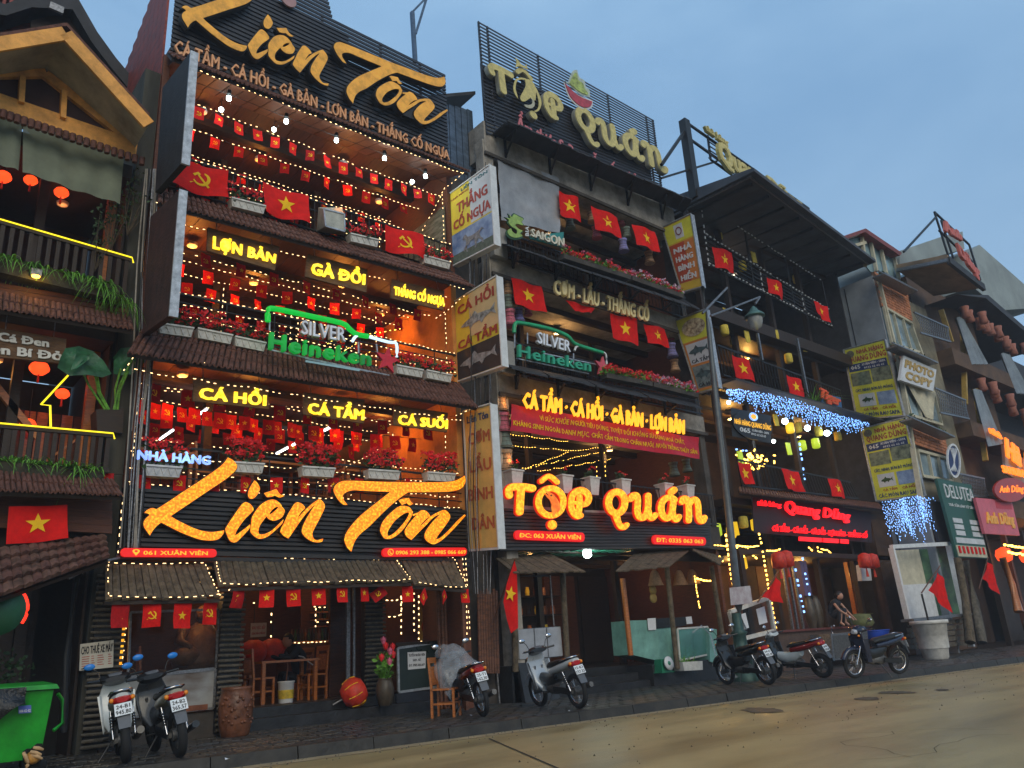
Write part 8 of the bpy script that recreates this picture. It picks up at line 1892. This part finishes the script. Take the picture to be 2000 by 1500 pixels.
q=[PY(1752,528,-2.2),PY(1852,508,-4.2),PY(1921,562,-4.2),PY(1860,580,-2.2)];q[3]=q[0]+(q[2]-q[1]);MB().hexa(q,[p+V((0,0,.25))for p in q]).build('canopy_slab',mat('brown soffit',(.26,.17,.10),.7,var=.4,scale=1.5,bump=.1),CN);MB().beam(q[0],q[1],.12,.14).build('pale_edge',IRON,CN);MB().beam(q[1],q[2],.14,.3).build('dark_edge',ROOFD,CN)
t=thing('rooftop_sign','red pink script sign on a tilted steel frame above the flat canopy','sign',PY(1853,505,-4.1))
for a,c in(((1825,414),(1853,503)),((1765,492),(1828,424)),((1825,414),(1893,478)),((1893,478),(1915,548)),((1834,450),(1900,512)),((1838,430),(1862,505))):MB().beam(PY(*a,-4.1),PY(*c,-4.1),.07,.07).build('steel_bar',BLACK,t)
PR=mat('faded red script letter',(.55,.12,.08),.5,var=.2,scale=6,bump=0);letters(QY([(1832,424),(1872,456),(1876,472),(1842,452)],-4.2),'Anh',PR,t,.1,0,bold=.06,shear=.2);letters(QY([(1862,472),(1908,524),(1910,546),(1872,500)],-4.2),'Dũng',PR,t,.1,0,bold=.06,shear=.2)
BG=thing('grey_building','large plain grey building with flat roof overhang behind the brown house','building',(48,2,.15));GR_=mat('grey weathered concrete',(.26,.30,.30),.9,var=.25,scale=.5,bump=.1);Yg2=0
MB().prism([PY(*p,-2.2)for p in((1757,490),(1840,462),(1880,452),(1884,486),(1790,512),(1757,520))],(0,3,0)).build('penthouse',GR_,BG)
MB().prism([PY(*p,-2.5)for p in((1893,492),(1913,478),(2040,590),(2040,600),(1955,606),(1900,560))],(0,8,0)).build('roof_overhang',GR_,BG);boxpart('tower_wall',GR_,BG,50,75,.5,9,.15,15.5)
# last house with curtains and terracotta lamp pots
LH=thing('curtained_house','dark open galleried house with pale curtains and rows of terracotta pots','building',(41,-2.5,.15));boxpart('back_wall',ROOFD,LH,40.5,62,0,.2,.15,15.5)
MB().prism([PY(*p,-3.2)for p in((1870,575),(1925,582),(2040,680),(2040,672),(1930,576))],(0,4,0)).build('roof_sheet',ROOFD,LH)
for z0 in(4.6,8.3,11.6):boxpart('floor_slab',ROOFD,LH,40.5,62,-2.6,.2,z0,z0+.35)
for i,px in enumerate(([(1868,620),(1876,624),(1926,712),(1898,712)],[(1955,690),(1968,694),(2010,770),(1985,768)],[(1900,760),(1912,764),(1955,868),(1930,872)])):
    q=QY(px,-2.9);t=thing('curtain','pale blue grey gathered curtain in the galleries of the last house, '+['highest left','highest right','lowest'][i],'curtain',q.d,'pale curtains of the last house');vs,fs=cloth_pts(14,6,lambda u,v:q.at(u,v,.12*math.sin(u*22)));MB().add(vs,fs,True).build('cloth',mat('pale curtain cloth',(.22,.27,.33),.8,var=.25,scale=2,bump=.1),t)
TP=mat('terracotta lamp pot',(.34,.13,.09),.8,var=.3,scale=6,bump=.2)
for j,(x0,y0,x1,y1,n)in enumerate(((1888,608,1990,686,12),(1920,748,2000,822,9))):
    for i in range(n):
        s=i/(n-1);p=PY(x0+(x1-x0)*s,y0+(y1-y0)*s,-2.9);t=tag(MB().lathe([(.10,-.32),(.19,-.28),(.15,.02),(.20,.22),(.05,.26)],p+V((0,RR.uniform(-.3,.1),RR.uniform(-.12,.12))),10).build('hanging_pot',TP),'terracotta pot lamp in the %s row of the last house, %s from the left'%(('upper','lower')[j],ORDS[i]),'pot','terracotta pot lamps, %s row'%('upper','lower')[j])
t=thing('lit_sign','orange neon script sign on a grey board beyond the tea shop','sign',PY(1930,840,-3));MB().slab(QY([(1960,868),(2040,925),(2040,965),(1965,925)],-2.95),.1).build('board',GR_,t)
letters(QY([(1958,852),(2040,912),(2040,945),(1964,890)],-3.1),'Hà Lâm',E_ORN,t,.06,0,bold=.06,shear=.15);letters(QY([(1928,832),(1952,846),(1956,858),(1932,845)],-3.1),'nhà',E_ORN,t,.06,0,bold=.06);letters(QY([(1954,908),(2040,928),(2040,942),(1958,922)],-3.1),'SAMURAI COFFEE',E_ORN,t,.05,0,bold=.05)
t=thing('shop_sign','oval red sign above the pink sign board','sign',PY(1968,957,-3.2));q=QY([(1936,934),(2000,934),(2002,980),(1940,982)],-3.2);shape_on(q,[circ(.5,.5,.5,.5,24)],mat('red oval sign',(.42,.03,.02),.4,var=.2,scale=2,bump=0),t,.08,0,'disc');letters(q.sub(.14,.4,.9,.68),'Anh Dũng',E_ORN,t,.01,.082,bold=.03,shear=.15)
t,q=board('shop_sign','pink sign board with orange script words','sign',[(1905,972),(1976,978),(1992,1046),(1924,1042)],-3.1,mat('pink sign face',(.60,.12,.16),.5,var=.2,scale=1.5,bump=0),.1);letters(q.sub(.12,.3,.92,.62),'Anh Dũng',ORSIGN,t,.03,0,bold=.05,shear=.15);paint(q,.5,.74,.95,.95,mat('red print',(.5,.03,.04),.5,var=.1,scale=5,bump=0),t)
warmfill(24,.5,13.8,10,'added faint lamp in the top gallery under the dark roof',(1,.7,.45));warmfill(40,-2.2,4.0,60,'added orange lamp under the pink sign board',(1,.45,.12));warmfill(47,-2.2,4.2,60,'added orange lamp at the far end of the pavement',(1,.4,.1))
string_lights([[PY(1955,1062,-3),PY(2010,1072,-3)],[PY(1970,1078,-3),PY(2010,1084,-3)]],'amber lights under the far shop signs','string lights of the far shops',sp=.35,ln=.16,th=.07,m=E_LEDY)
for i,(px,lab)in enumerate((([(1832,1113),(1845,1140),(1857,1198),(1813,1153)],'red triangular drooping flag on the pole in the white tub'),([(1928,1093),(1940,1110),(1950,1162),(1918,1130)],'red drooping flag in front of the brown posts beyond the tea shop'),([(1518,1121),(1524,1150),(1526,1178),(1487,1166)],'red folded flag hanging from a slanting pole beside the street lamp'))):
    t=thing('flag',lab,'flag',PY(*px[0],-3.4));q=Quad(*[PY(*p,(-3.4,-3.2,-1.8)[i])for p in px]);q.n=V((0,-1,0));vs,fs=cloth_pts(6,6,lambda u,v:q.at(u,v,.06*math.sin(u*8+v*3)));MB().add(vs,fs,True).build('cloth',RED,t);k=(((1800,1158),(1836,1105)),((1912,1150),(1930,1088)),((1480,1176),(1520,1116)))[i];MB().tube([PY(*k[0],q.a.y),PY(*k[1],q.a.y)],.02,5).build('pole',BAMB,t)
p=PZ(1828,1281,.15);p=PY(1828,1281,-3.4);p.z=.15;t=thing('planter_tub','large white grey square tub holding a flag pole in front of the tea shop','tub',p)
MB().lathe([(.30,0),(.34,.05),(.47,.98),(.50,1.0),(.50,1.05),(.45,1.05),(.40,.3)],p,24).build('tub_body',WPLAS,t);MB().lathe([(.49,.96),(.52,.98),(.52,1.06),(.49,1.07)],p,24).build('rim',WPLAS,t);MB().tube([PY(1818,1232,-3.4),PY(1800,1160,-3.4)],.03,6).build('pole',BLACK,t)
# trunks and bamboo props in front of the far shops
for i,(a,c)in enumerate((((1885,1095),(1918,1255)),((1870,1090),(1895,1255)),((1958,1090),(1990,1195)))):tag(MB().tube([PY(*a,-3.0),PY((a[0]+c[0])/2+3,(a[1]+c[1])/2,-3.0),PY(*c,-3.1)],[.13,.12,.16],8).build('timber_post',(LOGEND,BARK,ORWOOD)[i]),('thick mossy timber post right of the tea shop','thin timber post touching the tea shop frame','orange bamboo post at the far right shops')[i],'post','timber posts at the far shops')
tag(MB().box(36,60,-2.9,-2.2,.15,1.0).build('stone_bench',GR_),'long grey stone counter in front of the far shops','bench')
HO=thing('hose','pale coiled water hose beside the fish tank','hose',PY(1400,1330,-2));MB().tube([PY(x,y,Yh)for x,y,Yh in((1352,1236,-1.2),(1370,1222,-1.3),(1388,1240,-1.4),(1400,1290,-1.8),(1420,1312,-2.2),(1440,1322,-2.6),(1425,1326,-2.7),(1402,1322,-2.5),(1410,1300,-2.2),(1430,1310,-2.4))],.022,6).build('tube',CLEAR,HO)

# ================================================================ motorbikes (built facing +X, wheels on z = 0, then placed)
def loft(b,secs,n=14,cap=True):
    """secs: (x, z, half width, half height[, lean along x])"""
    rings=[]
    for s in secs:
        x,z,hw,hh=s[:4];lx=s[4]if len(s)>4 else 0
        rings.append([V((x+lx*math.sin(t),hw*math.copysign(abs(math.cos(t))**.8,math.cos(t)),z+hh*math.copysign(abs(math.sin(t))**.8,math.sin(t))))for t in[2*math.pi*k/n for k in range(n)]])
    b.add([p for r in rings for p in r],[(i*n+k,i*n+(k+1)%n,(i+1)*n+(k+1)%n,(i+1)*n+k)for i in range(len(rings)-1)for k in range(n)],True)
    if cap:b.add(rings[0],[tuple(range(n))[::-1]]);b.add(rings[-1],[tuple(range(n))])
    return b
def ringx(b,c,R_,r,n=26,m=8,a0=0,a1=6.2832,sq=1):
    full=a1-a0>6.2;N_=n if full else n+1;vs=[]
    for i in range(N_):
        a=a0+(a1-a0)*i/n
        for j in range(m):t=6.2832*j/m;rr=R_+r*math.cos(t);vs.append(V(c)+V((rr*math.cos(a),r*sq*math.sin(t),rr*math.sin(a))))
    b.add(vs,[(i*m+j,i*m+(j+1)%m,((i+1)%N_)*m+(j+1)%m,((i+1)%N_)*m+j)for i in range(n if full else n)for j in range(m)],True)
    return b
def motorbike(label,loc,yaw,lean,body,panel,plate,spoked=True,mir=CHROME,scoot=False,steer=0,accent=None,seat_up=0):
    t=thing('motorbike',label,'motorbike',(0,0,0),'parked motorbikes');W_=.62;R_=.285 if not scoot else .265;tr=.042 if spoked else .055
    P=lambda nm,m,b,par=None:b.build(nm,m,par or t)
    for x in(W_,-W_):
        w_=P('wheel',RUBBER,ringx(MB(),(x,0,R_),R_-tr,tr,28,8));P('rim',CHROME if spoked else ENGINE,ringx(MB(),(x,0,R_),R_-tr*1.9,.018,28,6),w_)
        b=MB()
        for k in range(18 if spoked else 5):a=k*6.2832/(18 if spoked else 5);b.tube([(x,.02*(-1)**k,R_),(x+(R_-tr*1.9)*math.cos(a),0,R_+(R_-tr*1.9)*math.sin(a))],.0035 if spoked else .018,4,False)
        P('spokes',CHROME if spoked else ENGINE,b,w_);P('hub',ENGINE,MB().tube([(x,-.07,R_),(x,.07,R_)],.055 if x>0 else .075,12),w_)
    hx,hz=W_-.20,.86
    for s_ in(-1,1):P('fork',CHROME if spoked else ENGINE,MB().tube([(W_,s_*.075,R_),(hx+.03,s_*.075,.72)],.018,8))
    P('front_mudguard',panel,ringx(MB(),(W_,0,R_),R_+.025,.05,12,8,math.radians(20),math.radians(150),1.3))
    P('leg_shield',panel,loft(MB(),[(hx+.07,.92,.15,.03),(hx+.10,.80,.20,.05),(hx+.05,.62,.21,.07),(hx-.03,.45,.19,.08),(hx-.14,.33,.12,.05)],16));
    for s_ in(-1,1):P('side_shield',panel,MB().hexa([(hx+.10,s_*.17,.80),(hx-.02,s_*.20,.80),(hx-.10,s_*.17,.36),(hx-.02,s_*.15,.36)],[(hx+.10,s_*.19,.80),(hx-.02,s_*.225,.80),(hx-.12,s_*.19,.33),(hx-.02,s_*.17,.33)]))
    P('handlebar_cover',body,loft(MB(),[(hx+.13,.93,.06,.05),(hx+.06,.97,.15,.075),(hx-.04,.99,.20,.06),(hx-.10,.98,.12,.03)],16));P('headlight',mat('headlamp glass',(.5,.52,.55),.08,var=0,spec=.8,coat=.5),loft(MB(),[(hx+.165,.92,.05,.035),(hx+.12,.93,.085,.055)],14));P('dashboard',GREYPLAS,loft(MB(),[(hx-.03,1.045,.09,.012),(hx-.09,1.03,.08,.012)],12))
    for s_ in(-1,1):
        P('handle_grip',BLKPLAS,MB().tube([(hx-.04,s_*.18,.99),(hx-.10,s_*.33,1.0)],.017,8));P('brake_lever',CHROME,MB().tube([(hx-.01,s_*.2,.98),(hx-.03,s_*.32,.985)],.007,5))
        P('mirror_stem',BLKPLAS,MB().tube([(hx-.03,s_*.17,1.02),(hx-.02,s_*.21,1.12),(hx-.02,s_*.27,1.17)],.007,5));P('mirror',mir,MB().ball((0,0,0),.06,12,6,.35,1.15,.7).xf(Matrix.Translation((hx-.03,s_*.29,1.19))))
        P('front_indicator',AMBER,MB().ball((hx+.14,s_*.13,.86),.025,8,5))
    P('centre_body',BLKPLAS if not scoot else body,loft(MB(),[(hx-.06,.50,.08,.10),(.12,.46,.10,.12),(-.08,.50,.11,.13),(-.22,.58,.10,.10)],14));P('engine',ENGINE,loft(MB(),[(.24,.33,.05,.06),(.10,.33,.09,.10),(-.12,.34,.10,.11),(-.22,.34,.07,.07)],12))
    P('seat',SEATM,loft(MB(),[(.08,.70,.07,.03),(-.02,.735,.11,.045),(-.25,.755,.125,.05),(-.50,.79,.12,.05),(-.66,.82,.09,.035),(-.70,.825,.05,.02)],16))
    P('tail_panel',panel if not accent else accent,loft(MB(),[(.02,.62,.09,.06),(-.2,.65,.135,.075),(-.45,.70,.145,.075),(-.66,.755,.12,.06),(-.77,.78,.07,.04)],16));P('grab_rail',CHROME,MB().tube([(-.45,.13,.80),(-.70,.115,.84),(-.76,0,.85),(-.70,-.115,.84),(-.45,-.13,.80)],.012,6))
    P('tail_light',TAILR,loft(MB(),[(-.66,.73,.11,.05),(-.76,.735,.105,.052),(-.80,.74,.06,.03)],14))
    for s_ in(-1,1):P('rear_indicator',AMBER,MB().ball((-.745,s_*.115,.745),.03,8,5))
    P('rear_mudguard',GREYPLAS,MB().hexa([(-.80,-.07,.60),(-.74,-.07,.60),(-.74,.07,.60),(-.80,.07,.60)],[(-.72,-.09,.70),(-.60,-.09,.70),(-.60,.09,.70),(-.72,.09,.70)]));P('mud_flap',GREYPLAS,MB().hexa([(-.90,-.065,.42),(-.88,-.065,.42),(-.88,.065,.42),(-.90,.065,.42)],[(-.80,-.075,.62),(-.77,-.075,.62),(-.77,.075,.62),(-.80,.075,.62)]))
    q=Quad((-.80,.095,.70),(-.80,-.095,.70),(-.86,-.095,.565),(-.86,.095,.565));q.n=V((-.91,0,-.3)).normalized()if False else V((-.92,0,.38)).normalized()
    pl=MB().slab(q,.006,.004).build('number_plate',PLATEM,t);letters(q.sub(.10,.56,.90,.88),plate[0],INK,pl,.002,.005,bold=.02);letters(q.sub(.06,.10,.94,.44),plate[1],INK,pl,.002,.005,bold=.02)
    P('exhaust',ENGINE if spoked else BLKPLAS,MB().tube([(.15,-.10,.26),(-.2,-.14,.23),(-.40,-.155,.27),(-.85,-.165,.36)],[.018,.02,.042,.045],10));P('swing_arm',ENGINE,MB().beam((-.1,.10,.32),(-W_,.09,R_),.04,.06));P('chain_case',BLKPLAS,MB().beam((-.1,.125,.34),(-W_+.02,.115,R_+.01),.02,.10))
    for s_ in(-1,1):
        P('shock_absorber',CHROME,MB().tube([(-W_,s_*.12,R_+.02),(-.48,s_*.125,.62)],.014,6));b=MB()
        for k in range(5):p=V((-W_,s_*.12,R_+.02)).lerp(V((-.48,s_*.125,.62)),.35+k*.1);ringx(b,p,.001,.024,4,6)
        P('spring',BLKPLAS,b)
    P('kick_stand',BLKPLAS,MB().tube([(.0,.1,.26),(-.08,.30,.02+(.0 if lean==0 else math.tan(lean)*.0))],.012,6));P('foot_peg',RUBBER,MB().tube([(.12,-.2,.28),(.12,.2,.28)],.016,6))
    if scoot:P('floor_board',BLKPLAS,MB().box(-.05,.36,-.16,.16,.30,.35))
    t.matrix_world=Matrix.Translation(loc)@Matrix.Rotation(yaw,4,'Z')@Matrix.Rotation(lean,4,'X');return t
def at_rear(px,py,yaw,back=.62,z=.15):
    p=PZ(px,py,z);return p+V((math.cos(yaw),math.sin(yaw),0))*back
WB_=mat('white scooter paint',(.52,.56,.57),.25,var=.1,scale=4,bump=0,coat=.5);SV=mat('silver scooter paint',(.40,.43,.46),.3,.3,var=.12,scale=4,bump=0,coat=.4);CR_=mat('champagne scooter paint',(.38,.36,.28),.3,.2,var=.15,scale=4,bump=0,coat=.4);NV=mat('dark blue scooter paint',(.015,.02,.045),.2,var=.2,scale=4,bump=0,coat=.6);RD=mat('dark red scooter paint',(.22,.012,.016),.25,var=.2,scale=4,bump=0,coat=.5)
y_=math.radians(78);motorbike('white motorbike seen from behind, leftmost on the pavement',at_rear(247,1492,y_),y_,math.radians(-9),BLKPLAS,WB_,('24-B1','945.80'),False,BLUEMIR)
y_=math.radians(86);motorbike('black motorbike with champagne tail seen from behind, next to the white one',at_rear(352,1480,y_),y_,math.radians(-10),BLKPLAS,BLKPLAS,('24-B2','365.57'),False,BLUEMIR,accent=CR_)
y_=math.radians(74);t_b=motorbike('dark motorbike under a crumpled clear rain cover behind the orange chair',at_rear(945,1400,y_),y_,math.radians(-8),BLKPLAS,BLKPLAS,('25-T1','162.30'),True,accent=RD)
y_=math.radians(80);motorbike('silver white motorbike beside the metal cabinet with both mirrors up',at_rear(1133,1384,y_),y_,math.radians(-8),BLKPLAS,SV,('15-K1','157.33'),True,CHROME,accent=WB_)
def far(px,py,Yp):
    p=PY(px,py,Yp);p.z=.15;return p
motorbike('black motorbike by the street lamp foot with its plate toward the road',far(1460,1330,-3.5),math.radians(76),math.radians(-8),BLKPLAS,BLKPLAS,('24-S1','055.38'),True)
motorbike('black and red scooter with white leg shield between the street lamp and the steel tank',far(1560,1322,-3.6),math.radians(90),math.radians(-8),WB_,BLKPLAS,('24-B1','120.66'),False,CHROME,True,accent=RD)
motorbike('dark blue motorbike with its headlamp facing the road, rightmost at the kerb',far(1718,1338,-5.3),math.radians(162),math.radians(-8),NV,NV,('24-Y1','063.21'),True)
# rain cover draped over the third motorbike
M=t_b.matrix_world.copy();cv=thing('rain_cover','crumpled clear plastic rain cover thrown over the front of the dark motorbike','cover',M@V((.3,0,1.0)))
rg=random.Random(4);nu,nv=44,26;ph_=[rg.uniform(0,6.28)for _ in range(12)]
def cf(u,v):
    a=(u-.5)*2.2;x=.62-v*.78;w_=.34+.1*math.sin(v*3);h=1.20-.45*v**1.6
    n_=sum(math.sin(u*(7+5*k)+v*(11-4*k)*(1 if k%2 else-1)+ph_[k])*.016/(1+k*.35)for k in range(6))+rg.uniform(-.004,.004)
    return M@V((x+n_,(w_+n_)*math.sin(a*1.25),h-.62*(1-math.cos(a*1.15))+n_))
vs,fs=cloth_pts(nu,nv,cf);MB().add(vs,fs,True).build('sheet',CLEAR,cv)

# ================================================================ evening mist
hz=tag(MB().box(-60,420,-70,160,-1.9,26).build('haze',bpy.data.materials.new('mist')),kind='stuff')
hm=hz.data.materials[0];hm.use_nodes=True;hm.node_tree.nodes.clear();ho=hm.node_tree.nodes.new('ShaderNodeOutputMaterial');hv=hm.node_tree.nodes.new('ShaderNodeVolumePrincipled')
hv.inputs['Color'].default_value=(.80,.88,1,1);hv.inputs['Density'].default_value=.0016;hm.node_tree.links.new(hv.outputs[0],ho.inputs['Volume'])
